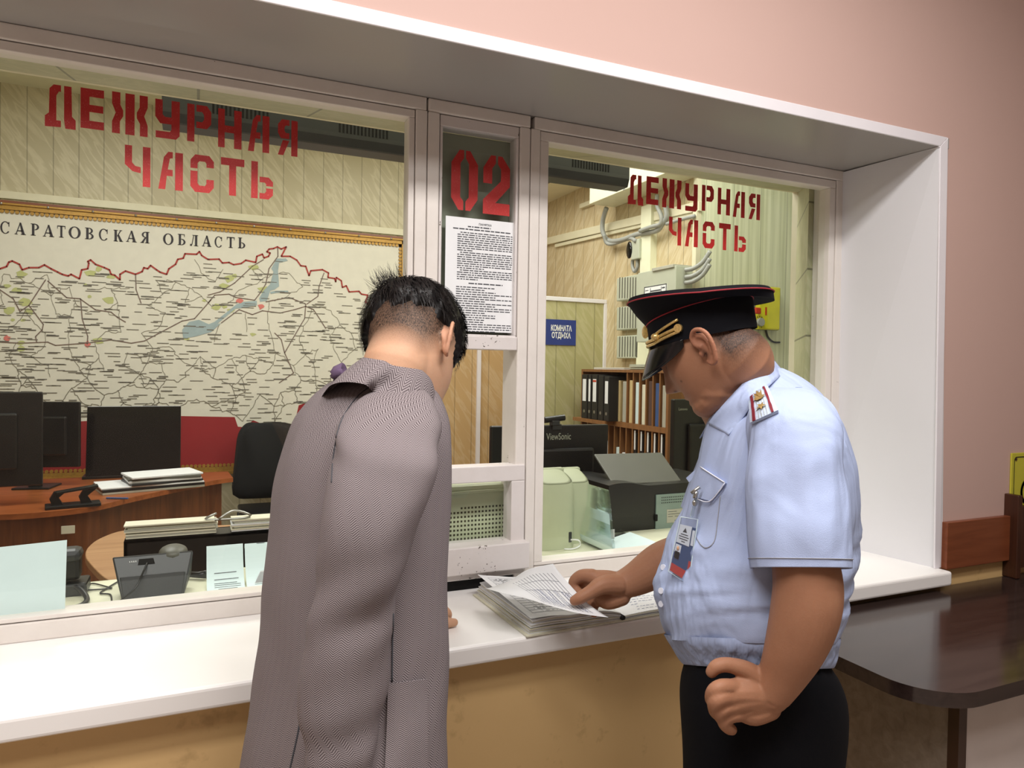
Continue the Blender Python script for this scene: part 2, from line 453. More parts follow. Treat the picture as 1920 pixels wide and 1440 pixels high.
# white plastic reveals, the soffit's with shade in its colour, and corner strip
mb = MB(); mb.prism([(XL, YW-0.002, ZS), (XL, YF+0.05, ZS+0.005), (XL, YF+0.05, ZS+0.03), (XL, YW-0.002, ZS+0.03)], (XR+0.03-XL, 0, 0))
struct(mb.build('trim_1', 'soffit_plastic_shaded'))
mb = MB(); mb.prism([(2.075, YW-0.002, ZC), (2.035, YW-0.002, ZS), (2.005, YF+0.06, ZS), (2.018, YF+0.06, ZC)][:4], (0.03, 0, 0))
struct(mb.build('trim_2', 'white_plastic'))
xa, xb_ = 2.036, 2.072
mb = MB()
zt = ZS+0.031
mb.prism([(XL, YW-0.006, ZS), (xa, YW-0.006, ZS), (xa+0.035, YW-0.006, zt), (XL, YW-0.006, zt)], (0, 0.006, 0))
mb.prism([(xa, YW-0.006, ZS), (xa+0.035, YW-0.006, zt), (xb_+0.018, YW-0.006, ZC), (xb_-0.008, YW-0.006, ZC)], (0, 0.006, 0))
mb.box(xa-0.004, xa+0.0, YW-0.006, YW+0.05, ZS-0.004, ZS)
struct(mb.build('trim_3', 'white_trim', bevel=0.002))
# floors, ceilings, other lobby walls
sbox('floor', 'floor_lobby', -3.2, 5.6, -3.2, YW, -0.05, 0)
sbox('ceiling', 'ceiling_white', -3.2, 5.6, -3.2, 2.2, CEIL, CEIL+0.05)
sbox('wall_rear', 'lobby_plain', -3.2, 5.6, -3.25, -3.2, 0, CEIL)
sbox('wall_left', 'lobby_plain', -3.25, -3.2, -3.2, 2.2, 0, CEIL)
sbox('wall_right', 'lobby_plain', 5.6, 5.65, -3.2, 1.75, 0, CEIL)

# ------------------------------------------------------------------ window frames
def frame_x(u, v=500): return PY(u, v, YF).x
def frame_z(u, v): return PY(u, v, YF).z
def ring_frame(mb, x0, x1, z0, z1, w, y0, y1, wb=None, wt=None):
    wb = w if wb is None else wb; wt = w if wt is None else wt
    mb.box(x0, x1, y0, y1, z1-wt, z1); mb.box(x0, x1, y0, y1, z0, z0+wb)
    mb.box(x0, x0+w, y0, y1, z0+wb, z1-wt); mb.box(x1-w, x1, y0, y1, z0+wb, z1-wt)
GZ0, GZ1 = 0.972, 2.148                 # glass bottom and top
gx1 = PY(767, 300, YF).x; m1a = PY(778, 300, YF).x; m1b = PY(827, 300, YF).x
p2a = PY(830, 300, YF).x; p2b = PY(969, 300, YF).x
g3a = PY(1022, 500, YF).x; g3b = 1.957; m2a = p2b+0.018; m2b = g3a-0.018
# left window
w1 = struct(MB().box(XL, m1a+0.03, YF, YF+0.10, ZS-0.03, ZS+0.004).box(XL, m1a+0.0, YF, YF+0.10, ZC, GZ0-0.012)
            .box(m1a+0.002, m1a+0.032, YF, YF+0.10, ZC, ZS-0.03).box(XL, XL+0.05, YF, YF+0.1, ZC, ZS-0.03).build('window_1', 'frame_paint', bevel=0.003))
mb = MB(); ring_frame(mb, XL+0.052, m1a, GZ0-0.010, ZS-0.032, m1a-gx1, YF+0.004, YF+0.05, 0.010, ZS-0.032-GZ1)
mb.build('sash', 'frame_paint', w1, bevel=0.002)
MB().flat([(XL+0.06, YG, GZ0-0.002), (gx1+0.002, YG, GZ0-0.002), (gx1+0.002, YG, GZ1+0.002), (XL+0.06, YG, GZ1+0.002)]).build('pane', 'pane_glass', w1)
# right window
w3 = struct(MB().box(m2b-0.02, 2.03, YF, YF+0.10, ZS-0.03, ZS+0.004).box(m2b, 2.03, YF, YF+0.10, ZC, GZ0-0.012)
            .box(m2b-0.03, m2b-0.002, YF, YF+0.10, ZC, ZS-0.03).box(1.985, 2.03, YF, YF+0.1, ZC, ZS-0.03).build('window_3', 'frame_paint', bevel=0.003))
mb = MB(); ring_frame(mb, m2b, 1.983, GZ0-0.010, ZS-0.032, 0.026, YF+0.004, YF+0.05, 0.010, ZS-0.032-2.142)
mb.build('sash', 'frame_paint', w3, bevel=0.002)
MB().flat([(g3a-0.002, YG, GZ0-0.002), (g3b+0.002, YG, GZ0-0.002), (g3b+0.002, YG, GZ1), (g3a-0.002, YG, GZ1)]).build('pane', 'pane_glass', w3)
# middle bay: numbered pane, open hatch and the small lower sash
zt0 = frame_z(900, 627); zt1 = frame_z(900, 655); zo = frame_z(900, 874); zg = frame_z(890, 905); zb = frame_z(890, 1019); zk = frame_z(890, 1083)
ztop = frame_z(900, 246)
w2 = MB()
w2.box(m1a+0.034, m2b-0.032, YF, YF+0.10, ZS-0.03, ZS+0.004)
w2.box(m1a+0.034, p2a-0.008, YF, YF+0.10, ZC, ZS-0.03)
w2.box(p2b+0.010, m2b-0.032, YF, YF+0.10, ZC, ZS-0.03)
w2 = struct(w2.build('window_2', 'frame_paint', bevel=0.004))
hx1 = PY(976, 760, YF).x; hx2 = PY(985, 760, YF).x
mb = MB(); ring_frame(mb, p2a-0.006, p2b+0.008, zt0-0.004, ZS-0.032, 0.0075, YF+0.004, YF+0.05, 0.004, ZS-0.032-ztop)
mb.box(p2a-0.006, p2b+0.008, YF-0.004, YF+0.06, zt1, zt0-0.004)
mb.build('sash', 'frame_paint_worn', w2, bevel=0.004)
MB().flat([(p2a, YG-.004, zt0), (p2b, YG-.004, zt0), (p2b, YG-.004, ztop), (p2a, YG-.004, ztop)]).build('pane', 'pane_glass', w2)
MB().box(p2a-0.004, p2b+0.004, YG+0.028, YG+0.034, zt0, ztop).build('backing_board', 'board_green', w2)
# lower sash with rail
mb = MB()
gl = PY(826, 950, YF).x-0.07; gr = PY(957, 950, YF).x
mb.box(p2a-0.008, hx2, YF-0.006, YF+0.05, zg, zo)
mb.box(gr, hx2, YF-0.006, YF+0.05, zb-0.01, zg); mb.box(p2a-0.008, gl+0.05, YF-0.006, YF+0.05, zb-0.01, zg)
mb.build('lower_sash', 'frame_paint_worn', w2, bevel=0.006)
MB().flat([(gl+.045, YG, zb-.01), (gr+.004, YG, zb-.01), (gr+.004, YG, zg+.004), (gl+.045, YG, zg+.004)]).build('pane', 'pane_glass', w2)
MB().box(p2a-0.02, hx2+0.004, YF-0.035, YF+0.05, zk+0.02, zb).box(p2a-0.02, hx2-0.004, YF-0.02, YF+0.05, zk+0.002, zk+0.021).build('bottom_rail', 'frame_paint_worn', w2, bevel=0.003)
MB().box(p2a-0.02, hx2-0.03, YF+0.0, YF+0.05, ZC, zk).build('gap_shade', 'cavity_black', w2)  # solid black box standing in for the shade under the rail
MB().box(hx1+0.006, hx2+0.01, YF+0.01, YF+0.12, zo, zt1).build('hatch_jamb', 'frame_paint_worn', w2, bevel=0.002)

# red stencil lettering
ST = {
'Е': [[(0,0),(1,0),(1,.2),(.38,.2),(.38,.42),(.97,.42),(.97,.6),(.38,.6),(.38,.8),(1,.8),(1,1),(0,1)]],
'Д': [[(0,0),(.52,.02),(.52,.17),(.37,.17),(.37,.75),(.45,.85),(.52,.85),(.52,1),(.28,1),(.15,.9),(.13,.33),(0,.25)],[(.62,1),(.86,1),(.88,.3),(1,.22),(1,0),(.66,0),(.62,.2)]],
'Ж': [[(.37,0),(.63,0),(.63,1),(.37,1)],[(0,1),(.23,1),(.23,.7),(.31,.57),(.31,.43),(.22,.3),(.22,0),(0,0),(0,.28),(.1,.5),(0,.72)],[(1,1),(.77,1),(.77,.7),(.69,.57),(.69,.43),(.78,.3),(.78,0),(1,0),(1,.28),(.9,.5),(1,.72)]],
'У': [[(0,1),(.3,1),(.3,.62),(.4,.56),(.66,.56),(.66,1),(1,1),(1,.1),(.85,0),(.02,0),(.02,.18),(.6,.18),(.66,.24),(.66,.38),(.2,.38),(0,.55)]],
'Р': [[(0,0),(.3,0),(.3,1),(0,1)],[(.38,1),(.82,1),(1,.85),(1,.52),(.82,.38),(.38,.38),(.38,.55),(.62,.55),(.7,.62),(.7,.75),(.62,.82),(.38,.82)]],
'Н': [[(0,0),(.28,0),(.28,.4),(.68,.4),(.68,0),(1,0),(1,1),(.68,1),(.68,.58),(.28,.58),(.28,1),(0,1)]],
'А': [[(0,0),(.28,0),(.34,.36),(.58,.36),(.58,.53),(.38,.53),(.46,.82),(.58,.84),(.58,1),(.4,1),(.22,.85)],[(.68,0),(1,0),(1,1),(.68,1)]],
'Я': [[(.58,1),(.2,1),(0,.85),(0,.62),(.15,.47),(.58,.47),(.58,.63),(.4,.63),(.33,.69),(.33,.78),(.4,.84),(.58,.84)],[(0,0),(.28,0),(.58,.42),(.25,.42)],[(.68,0),(1,0),(1,1),(.68,1)]],
'Ч': [[(0,1),(.28,1),(.28,.58),(.4,.5),(.62,.48),(.62,.33),(.3,.36),(0,.52)],[(.7,0),(1,0),(1,1),(.7,1)]],
'С': [[(0,.63),(0,.85),(.2,1),(.8,1),(1,.85),(1,.68),(.68,.68),(.68,.78),(.62,.83),(.38,.83),(.3,.77),(.3,.63)],[(0,.56),(.3,.56),(.3,.24),(.38,.18),(.62,.18),(.68,.24),(.68,.36),(1,.36),(1,.15),(.8,0),(.2,0),(0,.15)]],
'Т': [[(.35,0),(.65,0),(.65,.8),(1,.8),(1,1),(0,1),(0,.8),(.35,.8)]],
'Ь': [[(0,0),(.3,0),(.3,1),(0,1)],[(.38,.6),(.8,.6),(1,.48),(1,.36),(.68,.36),(.68,.41),(.62,.45),(.38,.45)],[(.38,0),(.8,0),(1,.12),(1,.3),(.68,.3),(.68,.21),(.62,.16),(.38,.16)]],
'0': [[(.47,1),(.3,1),(0,.78),(0,.2),(.28,0),(.46,0),(.46,.15),(.34,.22),(.34,.78),(.47,.87)],[(.54,1),(.7,1),(1,.78),(1,.2),(.72,0),(.54,0),(.54,.15),(.66,.22),(.66,.78),(.54,.87)]],
'2': [[(0,.52),(0,.78),(.28,1),(.46,1),(.46,.87),(.33,.78),(.33,.52)],[(.54,1),(.7,1),(1,.8),(1,.5),(.46,.2),(1,.2),(1,0),(0,0),(0,.24),(.66,.58),(.66,.78),(.54,.86)]],
}
def stencil(items, parent, name, yp, mat='stencil_red'):
    mb = MB()
    for ch, u0, u1, v0, v1 in items:
        um, vm = (u0+u1)/2, (v0+v1)/2
        x0 = PY(u0, vm, yp).x; x1 = PY(u1, vm, yp).x; z1 = PY(um, v0, yp).z; z0 = PY(um, v1, yp).z
        for poly in ST[ch]:
            mb.flat([(x0+(x1-x0)*a, yp, z0+(z1-z0)*b) for a, b in poly])
    return mb.build(name, mat, parent)
yp = YG-0.0008
stencil([('Д',84,142,160,240),('Е',151,195,167,242),('Ж',210,277,176,253),('У',291,337,188,260),('Р',351,396,197,267),('Н',409,453,206,278),('А',465,505,216,285),('Я',521,558,225,292),
         ('Ч',234,282,274,349),('А',297,343,285,356),('С',357,401,291,361),('Т',414,458,297,367),('Ь',471,512,304,373)], w1, 'lettering', yp)
q = lambda ch, a, b, c, d: (ch, 980+a/3.2, 980+b/3.2, 240+c/3.2, 240+d/3.2)
stencil([q('Д',632,725,282,462),q('Е',742,815,293,460),q('Ж',838,952,308,482),q('У',975,1050,335,500),q('Р',1075,1147,345,500),q('Н',1170,1245,362,522),q('А',1262,1333,380,537),q('Я',1357,1425,395,550),
         q('Ч',877,952,535,703),q('А',975,1052,550,713),q('С',1080,1152,562,722),q('Т',1177,1247,573,733),q('Ь',1270,1340,588,743)], w3, 'lettering', yp)
stencil([('0',846,896,282,394.5),('2',906,956,292.5,403)], w2, 'lettering', YG-0.005)

# printed notice taped behind the middle pane
n0 = PY(836, 408, YG-0.006); n1 = PY(967, 625, YG-0.006)
nz1 = PY(900, 411, YG-0.006).z; nz0 = PY(900, 622, YG-0.006).z
nt = thing('printed_notice', 'white sheet of dense printed text taped on the pane under the red digits', 'notice', (n0.x, YG-0.006, nz0))
MB().box(n0.x, n1.x, YG-0.0055, YG-0.0047, nz0, nz1).build('sheet', 'paper', nt)
mb = MB(); rr = random.Random(3)
pw = n1.x-n0.x; ph_ = nz1-nz0
ls = [(.92, .3, .62, 1), (.895, .1, .9, 1)]
row = .865; par = [(9, .14), (8, .14), (5, .14)]
for cnt, ind in par:
    for k in range(cnt):
        a0 = .16+(.04 if k == 0 else 0); a1 = .93 if k < cnt-1 else .16+rr.uniform(.1, .6)
        ls.append((row, a0, a1, 0)); row -= .0195
ls.append((row-.016, .32, .80, 1)); row -= .05
for k in range(20):
    ls.append((row, .15, rr.choice([.93, .93, .93, .55, .7]), 0)); row -= .0205
for zr, a0, a1, bold in ls:
    x = a0
    while x < a1-.01:
        w = min(rr.uniform(.02, .085), a1-x)
        h = .0085*(1.2 if bold else 1)
        mb.flat([(n0.x+pw*x, YG-0.0058, nz0+ph_*zr), (n0.x+pw*(x+w), YG-0.0058, nz0+ph_*zr), (n0.x+pw*(x+w), YG-0.0058, nz0+ph_*(zr+h)), (n0.x+pw*x, YG-0.0058, nz0+ph_*(zr+h))])
        x += w+.012
mb.build('printed_text', 'print_grey', nt)
text('heading', 'ПАМЯТКА', 'print_grey', nt, (n0.x+pw*.54, YG-0.0058, nz0+ph_*.945), (1, 0, 0), (0, 0, 1), 0.0075, align='CENTER', bold=0.01)

# ------------------------------------------------------------------ counter and inner sill
mb = MB(); mb.box(XL-0.05, 2.09, 1.395, YF+0.03, 0.876, ZC)
tag(mb.build('countertop', 'counter_white', bevel=0.008, seg=3), 'long glossy white countertop running below the glazed windows', 'counter')
sbox('trim_4', 'room_white', XL, 2.05, YF+0.03, 2.20, 0.88, 0.917)
MB()
# inner tiled reveal
mb = MB(); mb.prism([(XL-0.1, YF+0.1, 2.175), (XL-0.1, 2.22, 2.262), (XL-0.1, 2.22, 2.30), (XL-0.1, YF+0.1, 2.30)], (3.6, 0, 0))
struct(mb.build('trim_5', 'tile_soffit'))
mb = MB(); mb.prism([(1.962, YF+0.10, 0.9), (2.275, 2.22, 0.9), (2.32, 2.22, 0.9), (2.03, YF+0.10, 0.9)], (0, 0, 1.40))
struct(mb.build('trim_6', 'tile_jamb'))
mb = MB(); mb.box(2.262, 2.285, 2.205, 2.235, 0.9, 2.28)
mb.box(XL, 2.285, 2.212, 2.232, 2.262, 2.278)
struct(mb.build('trim_7', 'cream_trim'))
sbox('wall_inner', 'room_white', 2.285, 4.0, 2.20, 2.24, 0, 3.45)
sbox('wall_sill', 'wood_cherry_dark', XL-2, 2.29, 2.19, 2.205, 0, 0.90)
sbox('wall_over', 'room_white', XL-2, 2.4, 2.19, 2.235, 2.30, 3.45)

# ------------------------------------------------------------------ duty room shell
YB, XS, YP = 5.90, 2.82, 3.57
sbox('floor_room', 'floor_lobby', -3.2, 4.0, 2.2, 6.2, -0.05, 0)
sbox('ceiling_room', 'ceiling_room', -3.2, 4.0, 2.2, 6.2, 3.42, 3.47)
sbox('wall_back', 'marble_left', -3.2, 1.75, YB, YB+0.05, 0, 3.42)
sbox('wall_back_right', 'marble_tan', 1.75, 4.0, YB, YB+0.05, 0, 3.42)
sbox('wall_side', 'marble_side', XS, XS+0.05, YP, YB, 0, 3.42)
sbox('wall_panel', 'white_panelling', XS-0.01, 4.0, YP-0.05, YP, 0, 3.42)
sbox('wall_room_left', 'marble_left', -3.25, -3.2, 2.2, 6.2, 0, 3.42)
sbox('trim_8', 'cream_trim', XS-0.035, XS+0.0, YP-0.056, YP-0.02, 0, 3.42)
sbox('trim_9', 'cream_trim', -3.2, 1.75, YB-0.02, YB, PY(300, 392, 5.9).z-0.03, PY(300, 392, 5.9).z+0.02)
sbox('trim_10', 'cream_trim', XS-0.30, XS, 3.7, YB, 2.98, 3.42)
sbox('trim_11', 'dark_wood', XS-0.31, XS-0.30, 3.7, YB, 2.975, 3.0)
for k, u in enumerate((896, 959)):
    x = PY(u, 760, YB).x
    sbox('trim_%d' % (12+k), 'white_trim', x-0.018, x+0.018, YB-0.02, YB, 0, 3.0)
# far door beside the second strip, seen through the open hatch
dx = PY(975, 760, YB-0.03).x
d = struct(MB().box(dx-0.02, dx+0.75, YB-0.04, YB, 0, 2.05).build('door_2', 'room_white', bevel=0.004))
hp = PY(969, 776, YB-0.06)
MB().disc((hp.x, YB-0.045, hp.z), (0, -1, 0), 0.028, 0.012).disc((hp.x, YB-0.057, hp.z), (0, -1, 0), 0.012, 0.03).build('door_handle', 'brass', d, smooth='auto')
# panelled screen with white frame (rest room)
YD = 4.60
zd = PY(1100, 563, YD).z
xd1 = PY(1136, 600, YD).x
d = struct(MB().box(2.1, xd1, YD, YD+0.03, 0, zd).build('door_1', 'marble_screen'))
MB().box(2.1, xd1, YD-0.012, YD+0.04, zd-0.018, zd+0.012).box(xd1-0.022, xd1+0.01, YD-0.012, YD+0.04, 0, zd-0.018).build('door_frame', 'white_trim', d, bevel=0.003)
a = PY(1025, 598, YD-0.013); b = PY(1080, 648, YD-0.013)
sg = thing('door_sign', 'blue rectangular sign with white lettering on the marbled screen', 'sign', (a.x, YD-0.013, b.z))
MB().box(a.x, b.x, YD-0.008, YD-0.001, b.z, a.z).build('plate', 'sign_blue', sg)
cx = (a.x+b.x)/2; hh = a.z-b.z
text('lettering', 'КОМНАТА', 'white_print', sg, (cx, YD-0.009, b.z+hh*.56), (1, 0, 0), (0, 0, 1), hh*.30, align='CENTER', width=(b.x-a.x)*.70, bold=0.035)
text('lettering', 'ОТДЫХА', 'white_print', sg, (cx, YD-0.009, b.z+hh*.28), (1, 0, 0), (0, 0, 1), hh*.30, align='CENTER', width=(b.x-a.x)*.64, bold=0.035)
# ================================================================== duty room contents
# ------------------------------------------------------------------ wall map
YM = YB-0.03
mx0, mx1, mz0, mz1 = -2.0, PY(764, 500, YM).x, PY(440, 887, YM).z, PY(500, 423, YM).z
mp = thing('wall_map', 'huge gold framed regional road map covering the marbled back wall', 'map', ((mx0+mx1)/2, YM, mz0))
MB().box(mx0, mx1, YM, YB-0.004, mz0, mz1).build('map_sheet', 'map_sheet', mp)
mb = MB(); fw_ = 0.055
for y_, w_ in ((YM-0.02, fw_), (YM-0.032, fw_*0.45)):
    mb.box(mx0, mx1, y_, YM, mz1-w_, mz1); mb.box(mx0, mx1, y_, YM, mz0, mz0+w_); mb.box(mx1-w_, mx1, y_, YM, mz0, mz1)
for i in range(110):                                            # beaded inner edge
    x = mx1-fw_-0.012-i*0.029
    for z in (mz1-fw_-0.012, mz0+fw_+0.012):
        mb.tube([(x, YM-0.012, z), (x, YM-0.001, z)], 0.0125, 8)
for i in range(66):
    z = mz1-fw_-0.012-i*0.029
    if z > mz0+fw_: mb.tube([(mx1-fw_-0.012, YM-0.012, z), (mx1-fw_-0.012, YM-0.001, z)], 0.0125, 8)
mb.build('map_frame', 'gold', mp)
MB().box(mx0, mx1, YM-0.034, YM-.03, mz1-0.012, mz1+.004).build('frame_edge', 'wood_board', mp)
for i in range(12):
    MB().ell((mx1-0.15-i*0.27, YM-0.034, mz1-0.02), 0.008, 0.006, 0.008, n=8, m=6).build('frame_pin', 'steel', mp)
A = lambda L: [(p[0]/4.8, 360+p[1]/4.8) for p in L]
B = lambda L: [(390+p[0]/4.8, 420+p[1]/4.8) for p in L]
border = A([(0,690),(60,670),(80,630),(110,620),(175,650),(200,700),(260,680),(350,680),(400,655),(460,690),(520,720),(560,740),(615,755),(640,740),(715,780),(735,700),(790,690),(800,640),(790,625),(815,610),(860,650),(940,680),(985,700),(1000,740),(1035,750),(1080,790),(1080,740),(1130,710),(1220,740),(1280,715),(1295,680),(1330,690),(1355,660),(1410,700),(1440,720),(1500,740),(1520,690),(1580,650),(1600,605),(1650,595),(1665,555),(1770,560),(1795,535),(1815,570),(1870,605)])
border += B([(10,318),(100,315),(130,350),(190,345),(230,365),(300,355),(340,325),(430,345),(440,290),(490,270),(505,305),(545,290),(560,260),(530,250),(550,225),(590,220),(625,205),(660,225),(705,205),(660,290),(740,290),(800,325),(835,375),(880,380),(910,465),(925,420),(1030,410),(1085,440),(1080,480),(1140,490),(1150,520),(1155,480),(1200,510),(1210,570),(1245,555),(1270,610),(1360,605),(1380,630),(1440,640),(1415,700),(1500,760),(1560,740),(1600,820),(1560,900)])
def MP(p, e=0.002): q = PY(p[0], p[1], YM-e); return Vector((q.x, YM-e, q.z))
def strip(mb, pts, w, e):
    P = [MP(p, e) for p in pts]
    for a, b in zip(P, P[1:]):
        d = b-a
        if d.length < 1e-5: continue
        n = Vector((-d.z, 0, d.x)).normalized()*(w/2); t = d.normalized()*(w*0.25)
        mb.quad(a-n-t, b-n+t, b+n+t, a+n-t)
rm = random.Random(11)
redtop = [(-260, 800), (0, 797), (20, 795), (55, 793), (80, 782), (100, 797), (118, 799), (150, 790), (190, 788), (215, 788), (300, 775), (335, 780), (440, 782), (446, 800), (458, 801), (475, 788), (492, 795), (515, 822), (545, 828), (560, 760), (575, 755), (590, 770), (760, 800)]
mb = MB(); mb.flat([MP(p, 0.0015) for p in redtop]+[Vector((mx1-fw_, YM-0.0015, mz0+fw_)), Vector((mx0, YM-0.0015, mz0+fw_))]); mb.build('neighbour_area', 'map_red', mp)
mb = MB(); strip(mb, [(-200, 510), (-120, 495), (-50, 515)]+border, 0.011, 0.004); mb.build('region_border', 'map_border', mp)
mb = MB()
for L in (B([(620,310),(700,310),(720,330),(640,350),(630,420),(640,560),(600,590),(560,600),(530,690),(470,700),(460,670),(500,600),(560,540),(590,430),(570,400)]),
          B([(260,720),(330,700),(440,690),(440,730),(330,755),(250,760),(130,860),(20,950),(-20,960),(-60,930),(60,880)]),
          A([(1640,1240),(1700,1170),(1790,1150),(1900,1200),(1990,1180),(1900,1260),(1760,1300),(1650,1320)]),
          B([(560,610),(620,600),(720,600),(725,612),(620,618),(565,630)])):
    mb.flat([MP(p, 0.0022+.0003*len(mb.f)/10) for p in L])
mb.build('river', 'map_blue', mp)
for i in range(30):
    u = rm.choice([rm.uniform(0, 60), rm.uniform(160, 240), rm.uniform(330, 500)]); v = rm.uniform(500, 640) if u > 100 else rm.uniform(510, 660)
    n = 7; r = rm.uniform(5, 15)
    MB().flat([MP((u+r*rm.uniform(.5, 1.2)*math.cos(2*PI*k/n), v+.6*r*rm.uniform(.5, 1.2)*math.sin(2*PI*k/n)), 0.0016+.00002*i) for k in range(n)]).build('forest', 'map_green', mp)
# roads and place names
def top_at(u):
    vs = [b for a, b in border if abs(a-u) < 14]
    return (max(vs) if vs else 520)+6
def red_at(u):
    for (a, b), (c, d) in zip(redtop, redtop[1:]):
        if a <= u <= c: return b+(d-b)*(u-a)/max(1, c-a)
    return 800
nodes = []
for i in range(900):
    u = rm.uniform(-160, 745); t0 = top_at(u); b0 = red_at(u)-6
    v = rm.uniform(t0, b0)
    if all((u-a)**2+(v-b)**2 > (26 if v < 680 else 19)**2 for a, b in nodes): nodes.append((u, v))
def wig(a, b, k=5, amp=0.10):
    out = []
    d = math.hypot(b[0]-a[0], b[1]-a[1])
    for i in range(k+1):
        s = i/k; j = amp*d*math.sin(PI*s)
        out.append((a[0]+(b[0]-a[0])*s+rm.uniform(-j, j), a[1]+(b[1]-a[1])*s+rm.uniform(-j, j)))
    return out
mb = MB(); mt = MB()
for i, a in enumerate(nodes):
    near = sorted(nodes, key=lambda b: (a[0]-b[0])**2+(a[1]-b[1])**2)[1:4]
    for b in near[:2 if a[1] < 660 else 3]:
        if b > a: strip(mb, wig(a, b), 0.0032 if a[1] < 690 else 0.0042, 0.0028)
for L in (A([(0,1350),(180,1360),(430,1350),(500,1380),(780,1360),(1000,1330),(1180,1360),(1300,1340),(1640,1160),(1750,1140),(1900,970)]), B([(0,710),(60,640),(190,630),(250,660),(420,685),(470,620),(520,540),(550,400),(630,290),(628,210)]),
          A([(0,880),(120,960),(180,1075),(260,1020),(410,790)]), A([(260,1020),(390,1190),(380,1240),(320,1300),(330,1350)]), A([(430,800),(600,950),(720,960),(860,1060),(1000,1080),(1060,1130),(1130,1170)]), A([(725,960),(740,1140),(790,1300),(785,1370)]),
          A([(1220,740),(1225,880),(1270,1000)]), B([(120,890),(280,770),(400,815),(490,780),(650,800),(780,770),(880,740),(950,770),(1010,860),(1060,940)]), B([(890,720),(990,650),(1000,560),(1045,440)]), B([(690,1160),(770,1020),(870,850),(880,720),(730,660),(520,700)]),
          B([(600,980),(660,1040),(690,1160),(770,1340),(640,1430)]), B([(0,640),(110,610),(240,530),(400,380),(500,320)])):
    strip(mt, L, 0.0065, 0.0032)
mb.build('minor_road', 'map_line', mp); mt.build('main_road', 'map_road', mp)
mb = MB()
for i in range(900):
    u = rm.uniform(-160, 745); v = rm.uniform(top_at(u)+2, red_at(u)-5)
    w = rm.uniform(9, 22); h = 1.3 if rm.random() < .93 else 2.4
    p = MP((u, v), 0.0034); w_ = w*0.0046; h_ = h*0.0038
    mb.quad(p, p+Vector((w_, 0, 0)), p+Vector((w_, 0, h_)), p+Vector((0, 0, h_)))
mb.build('place_name', 'map_name', mp)
mb = MB()
for p in B([(480, 740), (285, 690)])+A([(70, 1315), (790, 1370)]):
    n = 9; MB().flat([MP((p[0]+rm.uniform(3, 9)*math.cos(2*PI*k/n), p[1]+rm.uniform(3, 8)*math.sin(2*PI*k/n)), 0.003) for k in range(n)]).build('town', 'map_city', mp)
# serif title
def arcp(cx, cy, ro, hi, ri, hi2, a0, a1, n=18, dx=0.0):
    o_ = [(cx+ro*math.cos(math.radians(a0+(a1-a0)*k/n)), cy+hi*math.sin(math.radians(a0+(a1-a0)*k/n))) for k in range(n+1)]
    i_ = [(cx+dx+ri*math.cos(math.radians(a0+(a1-a0)*k/n)), cy+hi2*math.sin(math.radians(a0+(a1-a0)*k/n))) for k in range(n+1)]
    return o_+i_[::-1]
def R4(a, b, c, d): return [(a, c), (b, c), (b, d), (a, d)]
def arcs(cx, cy, ro, hi, ri, hi2, a0, a1, dx=0.0):
    n = 16; out = []
    P = arcp(cx, cy, ro, hi, ri, hi2, a0, a1, n, dx); o_ = P[:n+1]; i_ = P[n+1:][::-1]
    for k in range(n): out.append([o_[k], o_[k+1], i_[k+1], i_[k]])
    return out
SER = {
'С': arcs(.5, .5, .48, .52, .30, .46, 40, 322)+[R4(.80, .88, .60, .98)],
'А': [[(.05, .0), (.14, 0), (.52, .92), (.47, 1)], [(.42, 1), (.58, 1), (.95, 0), (.66, 0)], R4(.24, .72, .27, .35), R4(-.03, .27, 0, .05), R4(.56, 1.03, 0, .05)],
'Р': [R4(.16, .42, 0, 1), R4(.04, .56, 0, .05), R4(.04, .5, .95, 1)]+arcs(.45, .73, .45, .27, .24, .21, -90, 90),
'Т': [R4(.38, .62, 0, 1), R4(.24, .76, 0, .05), R4(.02, .98, .92, 1), R4(.02, .09, .74, .95), R4(.91, .98, .74, .95)],
'О': arcs(.5, .5, .52, .52, .30, .46, 0, 360),
'В': [R4(.14, .40, 0, 1), R4(.02, .3, 0, .05), R4(.02, .3, .95, 1)]+arcs(.42, .75, .42, .25, .22, .19, -90, 90)+arcs(.42, .27, .5, .27, .28, .21, -90, 90),
'К': [R4(.10, .36, 0, 1), R4(0, .48, 0, .05), R4(0, .48, .95, 1), [(.36, .46), (.46, .46), (.86, 1), (.74, 1)], [(.40, .52), (.58, .62), (1.0, 0), (.70, 0)], R4(.64, .94, .95, 1), R4(.64, 1.05, 0, .05)],
'Я': [R4(.58, .84, 0, 1), R4(.46, .96, 0, .05), R4(.5, .96, .95, 1), [(.44, .5), (.6, .5), (.28, 0), (.02, 0)], R4(-.04, .34, 0, .05)]+arcs(.56, .74, .46, .26, .26, .20, 90, 270),
'Б': [R4(.14, .40, 0, 1), R4(.02, .3, 0, .05), R4(.02, .82, .94, 1), R4(.76, .83, .76, .98)]+arcs(.42, .29, .5, .29, .28, .23, -90, 90),
'Л': [R4(.60, .86, 0, 1), R4(.48, .98, 0, .05), [(.2, .12), (.28, .1), (.50, .98), (.42, 1)], R4(.30, .96, .95, 1), R4(.02, .24, .0, .16)],
'Ь': [R4(.14, .40, 0, 1), R4(.02, .52, 0, .05), R4(.02, .52, .95, 1)]+arcs(.42, .28, .5, .28, .28, .22, -90, 90),
}
mb = MB()
tx = [('С',0,20,437),('А',28,48,439),('Р',57,75,441),('А',81,101,443),('Т',107,123,444.5),('О',129,151,446),('В',159,177,448),('С',185,204,450),('К',213,230,452),('А',237,256,453),('Я',264,281,455),
      ('О',306,325,458),('Б',333,349,459),('Л',356,372,460.5),('А',379,396,461.5),('С',402,418,463),('Т',425,440,464),('Ь',446,461,465)]
